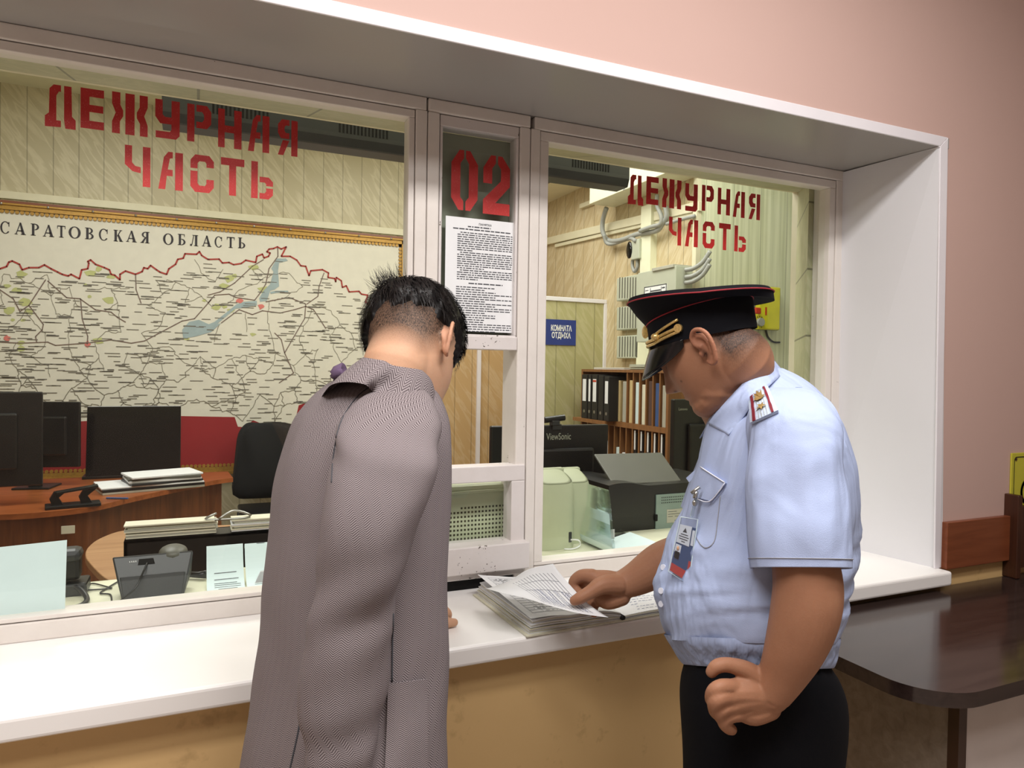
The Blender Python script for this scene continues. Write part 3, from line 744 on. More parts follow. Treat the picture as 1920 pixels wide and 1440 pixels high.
for ch, u0, u1, vb in tx:
    a = MP((u0, vb), 0.003); b = MP((u1, vb), 0.003); top = MP(((u0+u1)/2, vb-18.5+u0*0.006), 0.003)
    zb = MP((0, 436.0), 0.003).z
    h = 0.082; w = b.x-a.x
    mb = MB()
    for poly in SER[ch]: mb.flat([(a.x+w*p[0], YM-0.003, (a.z)+h*p[1]) for p in poly])
    mb.build('title_letter', 'map_text', mp)
# laminate glare is left to the renderer

# ------------------------------------------------------------------ long dark box under the soffit
YBX = 2.45
bx0 = PY(303, 200, YBX).x; bx1 = PY(1181, 330, YBX).x; bz0 = PY(600, 268, YBX).z; bz1 = bz0+0.17
bb = thing('display_housing', 'long black grilled housing hung from the ceiling behind both windows', 'display', ((bx0+bx1)/2, YBX+0.05, bz0))
mb = MB(); mb.prism([(bx0, YBX+0.012, bz0), (bx0, YBX+0.10, bz0), (bx0, YBX+0.10, bz1), (bx0, YBX, bz1), (bx0, YBX, bz0+0.03)], (bx1-bx0, 0, 0)); mb.build('case', 'charcoal_plastic', bb, bevel=0.004)
for xc in (PY(455, 235, YBX).x, PY(685, 260, YBX).x, PY(1110, 320, YBX).x):
    mb = MB()
    for k in range(14): mb.box(xc-0.09+k*0.0125, xc-0.084+k*0.0125, YBX-0.0015, YBX+0.01, bz0+0.045, bz0+0.115)
    mb.build('grille', 'cavity_black', bb)
mb = MB()
for xc in (bx0+0.12, bx1-0.15): MB().box(xc-0.012, xc+0.012, YBX+0.03, YBX+0.06, bz1, 3.42).build('hanger', 'charcoal_plastic', bb)


# ------------------------------------------------------------------ far curved desk
DZ = 0.75
P = lambda u, v, z=DZ: PZ(u, v, z)
fd = thing('curved_desk', 'long cherry veneer desk with a curved front standing below the map', 'desk', (-0.6, 4.6, 0))
front = smoothline([P(-220, 985), P(-60, 968), P(60, 962), P(170, 950), P(250, 932), P(330, 915), P(400, 901), P(437, 896)], 4)
back = [Vector((front[-1].x-0.02, 5.42, DZ)), Vector((front[0].x, 5.42, DZ))]
top = [Vector((p.x, p.y, DZ-0.028)) for p in front+back]
MB().prism(top, (0, 0, 0.028)).build('desktop', 'wood_cherry', fd, bevel=0.003)
fr2 = [Vector((p.x-0.02, p.y+0.10, 0)) for p in front]
mb = MB()
k0 = next(i for i, p in enumerate(front) if p.x > P(185, 945).x)
for a, b in zip(fr2[k0:-2], fr2[k0+1:-2]): mb.prism([a, b, b+Vector((0, 0.03, 0)), a+Vector((0, 0.03, 0))], (0, 0, DZ-0.028))
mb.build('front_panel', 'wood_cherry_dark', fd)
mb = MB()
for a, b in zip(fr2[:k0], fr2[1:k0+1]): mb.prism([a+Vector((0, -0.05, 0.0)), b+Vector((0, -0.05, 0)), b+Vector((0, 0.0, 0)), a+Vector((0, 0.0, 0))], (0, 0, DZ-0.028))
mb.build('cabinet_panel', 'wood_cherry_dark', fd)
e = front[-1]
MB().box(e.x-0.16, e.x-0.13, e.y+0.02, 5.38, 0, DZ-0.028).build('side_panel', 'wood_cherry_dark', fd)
tg_ = PY(130, 972, fr2[5].y-0.06)
a_ = fr2[k0-6]
MB().box(tg_.x-0.03, tg_.x+0.03, tg_.y-0.04, tg_.y-0.036, 0.63, 0.67).build('inventory_tag', 'paper_cream', fd)

# monitors on the far desk
def monitor(name, label, c, yaw, w, h, base_w=0.22, zc=0.10, brand=None, frame='black_plastic', tilt=0.0, back=True, group=None):
    t = thing(name, label, 'monitor', c, group)
    X = Matrix.Translation(c) @ Matrix.Rotation(yaw, 4, 'Z')
    T = X @ Matrix.Translation((0, 0, zc)) @ Matrix.Rotation(tilt, 4, 'X')
    mb = MB(); mb.X = T; mb.box(-w/2, w/2, -0.012, 0.018, 0, h); mb.build('case', frame, t, bevel=0.006)
    mb = MB(); mb.X = T; mb.box(-w/2+0.015, w/2-0.015, 0.0185, 0.0205, 0.02, h-0.015); mb.build('screen', 'screen_black', t)
    mb = MB(); mb.X = T; mb.box(-w*0.36, w*0.36, -0.035, -0.011, h*.18, h*.78); mb.build('back_cover', frame, t, bevel=0.012)
    mb = MB(); mb.X = X; mb.box(-0.035, 0.035, -0.055, -0.02, 0.01, zc+h*.5); mb.build('neck', frame, t, bevel=0.006)
    mb = MB(); mb.X = X; mb.box(-base_w/2, base_w/2, -0.11, 0.08, 0, 0.012); mb.build('foot', frame, t, bevel=0.004)
    if brand:
        w0, off, sz = brand[1], brand[2], brand[3]
        xd = (T.to_3x3() @ Vector((1, 0, 0))); ud = (T.to_3x3() @ Vector((0, 0, 1)))
        text('lettering', brand[0], 'grey_box', t, T @ Vector((off, brand[4] if len(brand) > 4 else -0.0125, h*brand[5] if len(brand) > 5 else h*.8)), xd, ud, sz, align='CENTER', width=w0)
    return t
c1 = P(48, 955); monitor('desk_monitor', 'wide black monitor on a sloped block foot at the curved desk', (c1.x-0.34, c1.y+0.12, DZ), math.radians(6), 0.78, 0.50, 0.26, 0.10)
c2 = P(150, 925); monitor('desk_monitor', 'black monitor turned aside between wide monitor and stack of magazines', (c2.x-0.26, c2.y+0.32, DZ), math.radians(-12), 0.46, 0.40, 0.2, 0.12)
c3 = P(246, 905)
t = thing('laptop', 'open dark laptop screen standing behind the stack of magazines', 'laptop', (c3.x, c3.y+0.25, DZ))
mb = MB(); mb.X = Matrix.Translation((c3.x, c3.y+0.22, DZ+0.02)) @ Matrix.Rotation(math.radians(-10), 4, 'X'); mb.box(-0.28, 0.28, 0, 0.014, 0, 0.46); mb.build('lid', 'screen_black', t, bevel=0.004)
mb = MB(); mb.X = Matrix.Translation((c3.x, c3.y+0.22, DZ)); mb.box(-0.30, 0.30, -0.0, 0.26, 0, 0.02); mb.build('keyboard_base', 'black_plastic', t, bevel=0.004)
# magazines
sc_ = P(280, 915); base = Vector((sc_.x, sc_.y-0.06, DZ)); rb = random.Random(5); z = DZ
cols = ['folder_grey', 'binder_black', 'paper', 'charcoal_plastic', 'paper', 'grey_plastic', 'paper']
for k in range(7):
    h = rb.uniform(0.009, 0.016); w, dd = (0.56, 0.30) if k < 3 else (0.40, 0.27); dx_ = 0 if k < 3 else 0.07
    mb = MB(); mb.X = Matrix.Translation((base.x+dx_, base.y+0.08, z)) @ Matrix.Rotation(math.radians(14+rb.uniform(-4, 4)), 4, 'Z')
    mb.box(-w/2, w/2, -dd/2, dd/2, 0, h)
    mg = mb.build('magazine', cols[k], None, bevel=0.002)
    mb = MB(); mb.X = Matrix.Translation((base.x+dx_, base.y+0.08, z)) @ Matrix.Rotation(math.radians(14+rb.uniform(-4, 4)), 4, 'Z')
    names = ['wide grey folder lying flat at the bottom of the desk stack', 'wide black folder second from the bottom of the desk stack', 'wide white magazine third from the bottom of the desk stack', 'dark grey magazine in the middle of the desk stack',
             'narrow white magazine just above the dark grey one', 'grey magazine second from the top of the desk stack', 'white magazine lying topmost on the desk stack']
    tag(mg, names[k], 'magazine', 'magazines stacked on the curved desk'); z += h+0.0004
# hole punch, pen, cable
hp = P(135, 950)
t = thing('hole_punch', 'black two-part hole punch with raised lever on the curved desk', 'hole punch', (hp.x, hp.y, DZ))
mb = MB(); mb.X = Matrix.Translation((hp.x, hp.y, DZ)) @ Matrix.Rotation(math.radians(10), 4, 'Z'); mb.box(-0.12, 0.13, -0.055, 0.055, 0, 0.018); mb.build('base', 'black_plastic', t, bevel=0.004)
mb = MB(); mb.X = Matrix.Translation((hp.x, hp.y, DZ)) @ Matrix.Rotation(math.radians(10), 4, 'Z')
for s in (-0.07, 0.06): mb.prism([(s-0.02, -0.02, 0.018), (s+0.03, -0.02, 0.018), (s+0.01, -0.02, 0.055), (s+0.05, -0.02, 0.09), (s-0.01, -0.02, 0.085), (s-0.03, -0.02, 0.05)], (0, 0.04, 0))
mb.build('jaw', 'black_plastic', t)
mb = MB(); mb.X = Matrix.Translation((hp.x, hp.y, DZ+0.082)) @ Matrix.Rotation(math.radians(10), 4, 'Z') @ Matrix.Rotation(math.radians(-7), 4, 'Y'); mb.box(-0.07, 0.12, -0.03, 0.03, 0, 0.012); mb.build('lever', 'black_plastic', t, bevel=0.003)
pe = P(218, 936)
tag(MB().tube([pe+Vector((-0.05, 0.02, 0.006)), pe+Vector((0.06, -0.03, 0.006))], 0.005, 8).build('pen', 'folder_blue'), 'slim dark blue pen lying on the curved desk', 'pen')
# chair with jacket
cc = PZ(492, 945, 0.45)
t = thing('visitor_chair', 'black tube-leg chair against the marbled back wall', 'chair', (cc.x+0.02, cc.y-0.05, 0))
x0, y0 = cc.x+0.02, cc.y-0.02
MB().box(x0-0.20, x0+0.24, y0-0.45, y0-0.02, 0.43, 0.47).build('seat', 'chair_frame', t, bevel=0.015)
for sx in (-0.19, 0.22):
    for sy in (-0.43, -0.05): MB().tube([(x0+sx, y0+sy, 0.43), (x0+sx*1.08, y0+sy, 0)], 0.013, 8).build('leg', 'chair_frame', t, smooth=True)
MB().box(x0-0.20, x0+0.24, y0-0.04, y0-0.015, 0.60, 0.95).build('backrest', 'chair_frame', t, bevel=0.01)
mb = MB(); R_ = []
for z, w, tk, dx_ in ((0.50, .27, .05, 0), (0.60, .27, .07, 0.0), (0.75, .255, .075, .01), (0.90, .24, .07, .01), (1.0, .235, .06, .015), (1.05, .20, .05, 0.02), (1.075, .10, .035, -0.05)):
    R_.append([(x0+0.02+dx_+w*math.copysign(abs(math.cos(a))**.7, math.cos(a))+0.01*math.sin(5*a+z*9), y0-0.03+tk*math.sin(a)*1.1+0.008*math.sin(7*a+z*14), z+0.015*math.sin(3*a)) for a in [2*PI*k/28 for k in range(28)]])
mb.rings(R_)
tag(mb.build('jacket', 'jacket_black', None, smooth=True, sub=1), 'black quilted jacket hung over the chair by the back wall', 'jacket')

# ------------------------------------------------------------------ near desk with rounded end, drawn up to the inner sill
nd = thing('round_end_desk', 'tan wooden desk with half-round end just inside the left window', 'desk', (0.2, 2.9, 0))
pts = [P(228, 1100)]+[P(u, v) for u, v in ((195, 1082), (172, 1060), (160, 1042), (166, 1025), (190, 1008), (235, 994), (320, 989))]
sm = smoothline(pts, 4)
poly = [Vector((p.x, p.y, DZ-0.028)) for p in sm]+[Vector((2.45, sm[-1].y-0.30, DZ-0.028)), Vector((2.45, 2.24, DZ-0.028)), Vector((sm[0].x+0.02, 2.24, DZ-0.028))]
MB().prism(poly, (0, 0, 0.028)).build('desktop', 'wood_tan', nd, bevel=0.003)
MB().box(0.0, 2.4, 2.85, 2.88, 0, DZ-0.028).build('modesty_panel', 'wood_cherry_dark', nd)
for x in (0.0, 2.38): MB().box(x, x+0.03, 2.3, 2.85, 0, DZ-0.028).build('leg', 'wood_cherry_dark', nd)
# black document tray on it, with folders
ta = PY(232, 1010, 2.55); tb = PY(520, 985, 2.55)
tz1 = PY(232, 1013, 2.55).z; tr = thing('document_tray', 'long black desk organiser behind the black desk phone', 'organiser', ((ta.x+0.9)/2, 2.62, DZ))
MB().box(ta.x, 0.9, 2.55, 2.56, DZ, tz1-0.005).box(ta.x, 0.9, 2.66, 2.67, DZ, tz1-0.005).box(ta.x, ta.x+0.01, 2.55, 2.67, DZ, tz1-0.005).box(0.89, 0.9, 2.55, 2.67, DZ, tz1-0.005).box(ta.x, 0.9, 2.55, 2.67, DZ, DZ+0.01).box(ta.x, 0.9, 2.55, 2.67, tz1-0.012, tz1-0.005).build('tray', 'black_plastic', tr)
def leafpile(name, label, x0, x1, y0, y1, z, h, n, mats, bend=0.0, cat='folder'):
    t = thing(name, label, cat, ((x0+x1)/2, (y0+y1)/2, z))
    rq = random.Random(n)
    for mi, mt_ in enumerate(mats):
        mb = MB()
        for k in range(n):
            if k % len(mats) != mi: continue
            zz = z+h*k/n; j = rq.uniform(-.006, .006)
            S = 10; P0 = []
            for i in range(S+1):
                x = x0+(x1-x0)*i/S; zc = zz+bend*math.sin(PI*i/S)
                P0.append((x+j, zc))
            mb.rings([[(x, y0+j, zc), (x, y1+j, zc), (x, y1+j, zc+h/n*.8), (x, y0+j, zc+h/n*.8)] for x, zc in P0])
        mb.build('sheets', mt_, t)
    return t
xm = PY(405, 1000, 2.62).x
lp = leafpile('open_folder', 'thick open folder of greenish sheets lying on the long black organiser', ta.x+0.005, xm, 2.56, 2.635, tz1, 0.045, 9, ['paper_cream', 'folder_grey'])
MB().tube(smoothline([(ta.x+0.28, 2.56, tz1+0.046), (ta.x+0.33, 2.565, tz1+0.07), (ta.x+0.38, 2.565, tz1+0.045), (xm-0.03, 2.565, tz1+0.045), (xm-0.0, 2.565, tz1+0.065)], 5), 0.004, 8).build('ring_clip', 'steel', lp, smooth=True)
leafpile('paper_pile', 'white paper pile beside the open folder on the long black organiser', xm+0.05, 0.86, 2.56, 2.635, tz1, 0.04, 8, ['paper', 'paper_cream'], cat='papers')

# ------------------------------------------------------------------ on the inner sill, left
SZ = 0.9175
# pale sheet propped against the glass
s0 = PY(-60, 1160, YG+0.016); s1 = PY(122, 1150, YG+0.016); s2 = PY(126, 1012, YG+0.016); s3 = PY(-60, 1032, YG+0.016)
tag(MB().prism([(s0.x, YG+0.012, s0.z), (s1.x, YG+0.012, s1.z), (s2.x, YG+0.012, s2.z), (s3.x, YG+0.012, s3.z)], (0, 0.002, 0)).build('pale_sheet', 'paper_blue'), 'blank pale blue sheet leaning inside the glass beside the black telephone', 'paper')
# handset telephone half hidden behind it
ph = PZ(128, 1118, SZ)
t = thing('telephone', 'black telephone standing upright half behind the pale blue sheet', 'telephone', (ph.x, ph.y, SZ))
def ub(mb, y, u0, u1, v0, v1, dep):
    a = PY(u0, v1, y); b = PY(u1, v0, y); mb.box(a.x, b.x, y, y+dep, a.z, b.z); return mb
yq = ph.y
ub(MB(), yq, 108, 150, 1040, 1092, 0.05).build('body', 'black_plastic', t, bevel=0.01)
ub(MB(), yq-0.008, 110, 152, 1030, 1058, 0.06).build('handset', 'charcoal_plastic', t, bevel=0.014)
a = PY(112, 1095, yq); MB().box(a.x, a.x+0.06, yq-0.01, yq+0.07, SZ, a.z).build('foot', 'black_plastic', t, bevel=0.006)
MB().tube(smoothline([PZ(128, 1094, SZ+.03), PZ(150, 1105, SZ+.02), PZ(163, 1122, SZ+.008), PZ(155, 1134, SZ+.007), PZ(130, 1141, SZ+.007), PZ(115, 1143, SZ+.007)], 6), 0.0065, 8).build('cord', 'black_plastic', t, smooth=True)
# desk phone seen from behind
c = PZ(282, 1126, SZ); yk = c.y
t = thing('desk_phone', 'large black desk phone seen from its back on the inner sill', 'telephone', (c.x, yk, SZ))
q4 = [PY(229, 1132, yk), PY(344, 1118, yk), PY(362, 1032, yk+0.06), PY(210, 1045, yk+0.06)]
z0 = SZ; 
mb = MB()
def slab(mb, F4, th):
    mb.prism([Vector(p) for p in F4], th)
q4[0].z = z0; q4[1].z = z0
lo0, lo1, hi1, hi0 = q4
mid0 = lo0.lerp(hi0, .35); mid1 = lo1.lerp(hi1, .35)
mb.rings([[lo0, lo1, lo1+Vector((0, .10, 0)), lo0+Vector((0, .10, 0))], [mid0, mid1, mid1+Vector((0.01, .07, 0)), mid0+Vector((-0.01, .07, 0))], [hi0, hi1, hi1+Vector((0, .03, -.01)), hi0+Vector((0, .03, -.01))]])
mb.build('body', 'charcoal_plastic', t, bevel=0.004)
def onface(s, tt, e=0.002): 
    a = lo0.lerp(lo1, s); b = hi0.lerp(hi1, s); n = (lo1-lo0).cross(hi0-lo0).normalized()
    if n.y > 0: n = -n
    return a.lerp(b, tt)+n*e
mb = MB(); mb.prism([onface(.02, 0), onface(.98, 0), onface(.96, .52, .012), onface(.04, .52, .012)], (0, 0.006, 0)); mb.build('stand', 'charcoal_plastic', t, bevel=0.003)
mb = MB(); mb.prism([onface(.30, .78), onface(.52, .78), onface(.50, .90), onface(.32, .90)], (0, 0.004, 0)); mb.build('port', 'cavity_black', t)
mb = MB()
for k in range(4): mb.prism([onface(.20+.025*k, .84, .003), onface(.208+.025*k, .84, .003), onface(.208+.025*k, .87, .003), onface(.20+.025*k, .87, .003)], (0, 0.002, 0))
mb.build('socket_mark', 'white_print', t)
hs0 = PY(300, 1040, yk+0.09); MB().ell((PY(325, 1034, yk+0.10).x, yk+0.10, PY(325, 1034, yk+0.1).z), 0.035, 0.05, 0.018).build('handset', 'grey_plastic', t, smooth=True)
MB().tube(smoothline([onface(.42, .80, .004), onface(.36, .55, .02), onface(.22, .2, .03), PZ(214, 1132, SZ+.003), PZ(207, 1115, SZ+.003), PZ(188, 1112, SZ+.003), PZ(205, 1100, SZ+.003), PZ(222, 1090, SZ+.003)], 6), 0.0022, 6).build('cable', 'black_plastic', t, smooth=True)
tag(MB().tube(smoothline([PZ(160, 1105, SZ+.003), PZ(172, 1094, SZ+.003), PZ(200, 1100, SZ+.003), PZ(208, 1103, SZ+.003), PZ(170, 1106, SZ+.003), PZ(130, 1107, SZ+.003)], 6), 0.002, 6).build('loose_cable', 'black_plastic', None, smooth=True), 'thin loose black cable looped on the sill between the two telephones', 'cable')
hh_ = PZ(372, 1086, SZ)
tag(MB().tube([hh_+Vector((-0.05, 0.03, 0.012)), hh_+Vector((0.0, 0, 0.012)), hh_+Vector((0.02, -0.01, 0.014))], [0.007, 0.009, 0.012], 10).build('cable_plug', 'black_plastic', None, smooth=True), 'short black plug end lying right of the desk phone', 'cable plug')
# letters standing curled behind the glass
def letter(name, label, u0, u1, vt0, vt1, vb, yv, lean, lines):
    a = PZ(u0, vb, SZ+.001); w = PZ(u1, vb, SZ+.001).x-a.x
    t = thing(name, label, 'letter', (a.x+w/2, a.y, SZ))
    n = 10; rows = []
    topz = PY(u0, vt0, a.y+lean).z-SZ
    prof = [(0, 0), (.04, .006), (.07, .02), (lean*.85, .055), (lean, .09), (lean+.01, topz)]
    prof = catmull(prof, 4)
    def pt(s, k): d, z = prof[k]; return Vector((a.x+w*s+(.012*(1-s)*(k/len(prof))*0), a.y+d, SZ+.001+z))
    mb = MB(); mb.rings([[pt(0, k), pt(1, k), pt(1, k)+Vector((0, .0008, .0008)), pt(0, k)+Vector((0, .0008, .0008))] for k in range(len(prof))]); mb.build('sheet', 'paper_blue', t, smooth=False)
    def seg(k, s0_, s1_, dz): 
        mb = MB()
        p = pt(s0_, k)+Vector((0, -.002, .001)); q = pt(s1_, k)+Vector((0, -.002, .001)); nx = (pt(0, min(k+1, len(prof)-1))-pt(0, max(k-1, 0))).normalized()*dz
        mb.quad(p, q, q+nx, p+nx); mb.build('printed_line', 'print_grey', t)
    for k, s0_, s1_, dz in lines: seg(min(k, len(prof)-2), s0_, s1_, dz)
    return t
letter('folded_letter', 'left letter with printed lines curling up against the organiser', 388, 462, 1034, 1030, 1113, 0, .13, [(2, .3, .8, .002), (3, .2, .9, .002), (4, .2, .9, .002), (5, .2, .8, .002), (7, .2, .85, .002), (9, .2, .8, .002), (17, .15, .5, .003), (17, .65, .8, .003), (19, .15, .75, .004)])
letter('folded_letter', 'right letter with a signature curling up next to the man in the coat', 464, 545, 1030, 1026, 1106, 0, .13, [(3, .2, .9, .002), (16, .3, .5, .003), (18, .6, .8, .004)])
wt = PZ(490, 1098, SZ)
tag(MB().prism([wt+Vector((-.02, 0, 0)), wt+Vector((.12, 0.0, 0)), wt+Vector((.12, .03, .03)), wt+Vector((.0, .03, .03))], (0, .002, .002)).build('folded_note', 'paper'), 'small white folded note in front of the right letter', 'note')

# ------------------------------------------------------------------ on the inner sill, right part
# perforated pale green device behind the lower sash
yv = YG+0.05
d0 = PY(770, 1025, yv).x; d1 = PY(957, 1025, yv).x+0.02; dz1 = PY(900, 906, yv).z; 
t = thing('perforated_speaker', 'wide pale green speaker box with perforated grille behind the lower sash', 'speaker', ((d0+d1)/2, yv, SZ))
MB().box(d0, d1, yv+0.006, yv+0.14, SZ, dz1-0.005).build('case', 'ivory_plastic', t, bevel=0.012)
zf1 = PY(900, 942, yv).z; zf0 = PY(900, 1019, yv).z
mb = MB(); x = d0+0.02; nx = int((d1-d0-0.03)/0.0105); nzr = 9
for i in range(nx):
    for j in range(nzr):
        if j > 6 and i < (j-6)*3+6: continue
        xx = d0+0.02+i*0.0105; zz = zf0+0.004+j*(zf1-zf0-0.006)/nzr
        mb.quad((xx-.0028, yv+.0055, zz-.0028), (xx+.0028, yv+.0055, zz-.0028), (xx+.0028, yv+.0055, zz+.0028), (xx-.0028, yv+.0055, zz+.0028))
mb.build('grille', 'hole_dark', t)
arc = smoothline([(d0+0.02, yv+.004, zf0+.05), (d0+.06, yv+.003, zf1+.01), (d0+.10, yv+.002, zf1+.028), (d1-.01, yv+.002, zf1+.032)], 6)
MB().tube(arc, 0.004, 8).build('rim', 'ivory_plastic', t, smooth=True)

# pair of ivory desktop speakers from behind
def speaker(label, u0, u1, v0, v1, vb, dep, first=True):
    b = PZ((u0+u1)/2, vb, SZ); y = b.y
    xa_ = PY(u0, vb, y).x; xc_ = PY(u1, vb, y).x; zt_ = PY((u0+u1)/2, v0, y).z
    w = xc_-xa_; t = thing('desktop_speaker', label, 'speaker', ((xa_+xc_)/2, y+dep/2, SZ), 'pale green desktop speakers on the sill')
    R_ = []
    for z, k in ((SZ, .98), (SZ+.02, 1), (zt_-.05, .96), (zt_-.02, .94), (zt_-.008, .88)):
        ring = []
        for i in range(24):
            a = 2*PI*i/24; cx_ = math.copysign(abs(math.cos(a))**.55, math.cos(a)); sy_ = math.copysign(abs(math.sin(a))**.55, math.sin(a))
            ring.append(((xa_+xc_)/2+cx_*w/2*k, y+dep/2+sy_*dep/2*k, z + (0.035*(sy_*.5+.5) if z > SZ+.1 else 0)))
        R_.append(ring)
    mb = MB(); mb.rings(R_); mb.build('case', 'ivory_plastic', t, smooth='auto')
    mb = MB(); mb.rings([[Vector(p)+Vector((0, 0, .001)) for p in R_[-1]], [(p[0]*.8+(xa_+xc_)/2*.2, p[1]*.8+(y+dep/2)*.2, p[2]+.006) for p in R_[-1]]]); mb.build('top_cap', 'ivory_plastic', t, smooth=True)
    R2 = []
    for z, k in ((SZ+.01, 1.02), (zt_-.03, 1.02), (zt_+.035, .97)):
        R2.append([((xa_+xc_)/2-w*.5*k, y+dep*.93, z), ((xa_+xc_)/2+w*.5*k, y+dep*.93, z), ((xa_+xc_)/2+w*.5*k, y+dep*1.15, z), ((xa_+xc_)/2-w*.5*k, y+dep*1.15, z)])
    mb = MB(); mb.rings(R2); mb.build('front_grille', 'ivory_plastic', t, bevel=0.008)
    if first:
        sx = xa_+w*.82; MB().box(sx-.006, sx+.006, y+.001, y+.01, SZ+.02, SZ+.055).build('socket_panel', 'charcoal_plastic', t, bevel=.002)
        MB().tube(smoothline([(sx, y-.002, SZ+.03), (sx+.02, y-.02, SZ+.03), (sx+.03, y-.01, SZ+.01), (sx-.0, y-.02, SZ+.004), (sx-.03, y-.012, SZ+.004)], 5), .0025, 6).build('cable', 'paper', t, smooth=True)
    return t
speaker('near pale green desktop speaker with cable socket at the window post', 1010, 1082, 905, 1030, 1031, .10)
speaker('further pale green desktop speaker tucked behind the near one', 1060, 1110, 902, 1010, 1019, .09, False)

# near monitor with webcam
mc = PZ(1075, 965, 0.74)
yv = 2.62
ma = PY(921, 870, yv); mb_ = PY(1134, 870, yv); mzt = PY(1030, 797, yv).z
MW = (mb_.x-ma.x); mcx = (ma.x+mb_.x)/2
mon = monitor('desk_monitor', 'black monitor with white lettering and a webcam on top, back to the window', (mcx, yv, DZ), math.radians(-3), MW, mzt-DZ-0.10, .24, .10,
              ('ViewSonic', .112, -MW*.5+ (PY(1045, 818, yv).x-ma.x), .04, -.0125, .86))
wc = PY(1037, 790, yv)
t = thing('webcam', 'small black webcam clipped on top of the lettered monitor', 'webcam', (wc.x, yv, mzt))
MB().tube([(wc.x-.045, yv-.01, mzt+.022), (wc.x+.045, yv-.015, mzt+.032)], .013, 12).build('body', 'black_plastic', t, smooth='auto')
MB().box(wc.x-.018, wc.x+.018, yv-.03, yv+.0, mzt+.0, mzt+.02).box(wc.x-.012, wc.x+.03, yv-.022, yv-.016, mzt-.02, mzt+.005).build('clip', 'charcoal_plastic', t, bevel=.003)
# printer with raised document tray
yv = 2.20
pa = PY(1140, 1000, yv); pb = PY(1330, 1000, yv); pzt = PY(1200, 905, yv).z
t = thing('printer', 'dark grey office printer with raised tray and grey side plate', 'printer', ((pa.x+pb.x)/2, yv+.15, DZ))
mb = MB(); pr = smoothline([(pa.x, 0, pzt-.004), (pa.x+.04, 0, pzt+.002), (pa.x+.10, 0, pzt), (pa.x+.17, 0, pzt-.012), (pa.x+.24, 0, pzt-.012), (pb.x+.08, 0, pzt-.008)], 4)
poly = [Vector((p.x, yv, p.z)) for p in pr]+[Vector((pb.x+.08, yv, DZ+.02)), Vector((pa.x+.004, yv, DZ+.02))]
mb.prism(poly, (0, .32, 0)); mb.build('case', 'black_plastic', t, bevel=.006)
g0 = PY(1229, 1000, yv-.004); gz1_ = PY(1235, 927, yv).z; gz0_ = PY(1235, 998, yv).z
MB().box(g0.x, pb.x+.07, yv-.006, yv+.001, gz0_, gz1_).build('side_plate', 'panel_green', t, bevel=.002)
mb = MB()
for j in range(3):
    for i in range(18): 
        xx = g0.x+.025+i*.0085; zz = gz1_-.012-j*.010
        mb.quad((xx-.002, yv-.0068, zz-.002), (xx+.002, yv-.0068, zz-.002), (xx+.002, yv-.0068, zz+.002), (xx-.002, yv-.0068, zz+.002))
mb.build('vent', 'cavity_black', t)
l0 = PY(1248, 980, yv); lz1 = PY(1248, 955, yv).z
MB().box(l0.x, l0.x+.09, yv-.0075, yv-.006, l0.z, lz1).build('rating_label', 'folder_grey', t)
mb = MB()
for k, (a0, a1, h) in enumerate(((.05, .5, .9), (.05, .7, .7), (.05, .3, .5), (.4, .8, .5), (.4, .9, .12))):
    zz = l0.z+(lz1-l0.z)*h*.9; hh2 = .0018 if k < 4 else .004
    mb.quad((l0.x+.09*a0, yv-.0078, zz), (l0.x+.09*a1, yv-.0078, zz), (l0.x+.09*a1, yv-.0078, zz+hh2), (l0.x+.09*a0, yv-.0078, zz+hh2))
mb.build('label_print', 'print_grey', t)
MB().box(g0.x-.004, g0.x+.006, yv-.009, yv, gz0_+.045, gz0_+.07).build('latch', 'cavity_black', t, bevel=.002)
tl = [PY(1150, 908, yv+.05), PY(1278, 902, yv+.05), PY(1240, 848, yv+.22), PY(1114, 851, yv+.22)]
mb = MB(); mb.prism(tl, (0, .004, -.008)); mb.build('document_tray', 'grey_plastic', t, bevel=.003)
# plinth below the printer
tag(MB().box(pa.x+.01, pb.x+.05, 2.2, 2.48, DZ+.0005, DZ+.0195).build('cardboard_base', 'charcoal_plastic'), 'flat dark board lying under the office printer', 'board')
# curled clear pocket with paper
b0 = PZ(1120, 1034, SZ+.002); 
t = thing('plastic_pocket', 'curled clear document pocket with white sheet lying before the printer', 'plastic pocket', (b0.x+.1, b0.y, SZ))
pf = catmull([(PZ(1100, 1005, SZ).x-.04, .20), (PZ(1100, 1005, SZ).x-.055, .11), (PZ(1095, 1010, SZ).x-.045, .05), (PZ(1110, 1025, SZ).x-.01, .015), (PZ(1140, 1033, SZ).x, .004), (PZ(1180, 1033, SZ).x, .003), (PZ(1222, 1027, SZ).x, .022)], 5)
def pocket(yA, yB, k0=0, k1=None, e=0, taper=True):
    R_ = []
    pr_ = pf[k0:k1]
    for i, (x, z) in enumerate(pr_):
        f = (i+k0)/len(pf); ya = yA+(.10*(1-f*3) if f < .33 and taper else 0)
        R_.append([(x, ya, SZ+z+e), (x, yB, SZ+z+e), (x+.0006, yB, SZ+z+e+.0006), (x+.0006, ya, SZ+z+e+.0006)])
    mb = MB(); mb.rings(R_); return mb
pocket(1.885, 2.16).build('film', 'clear_film', t, smooth=True)
pocket(1.90, 2.10, 16, None, .002).build('paper_sheet', 'paper_blue', t)
pocket(1.90, 2.13, 4, 18, -.0015).build('binding_strip', 'paper_blue', t)
sp = PZ(1150, 1010, SZ+.02)
MB().prism([sp+Vector((-.01, 0, 0)), sp+Vector((.005, 0, 0)), sp+Vector((.03, .04, .02)), sp+Vector((.015, .04, .02))], (0, 0, .002)).build('clip', 'grey_conduit', t)
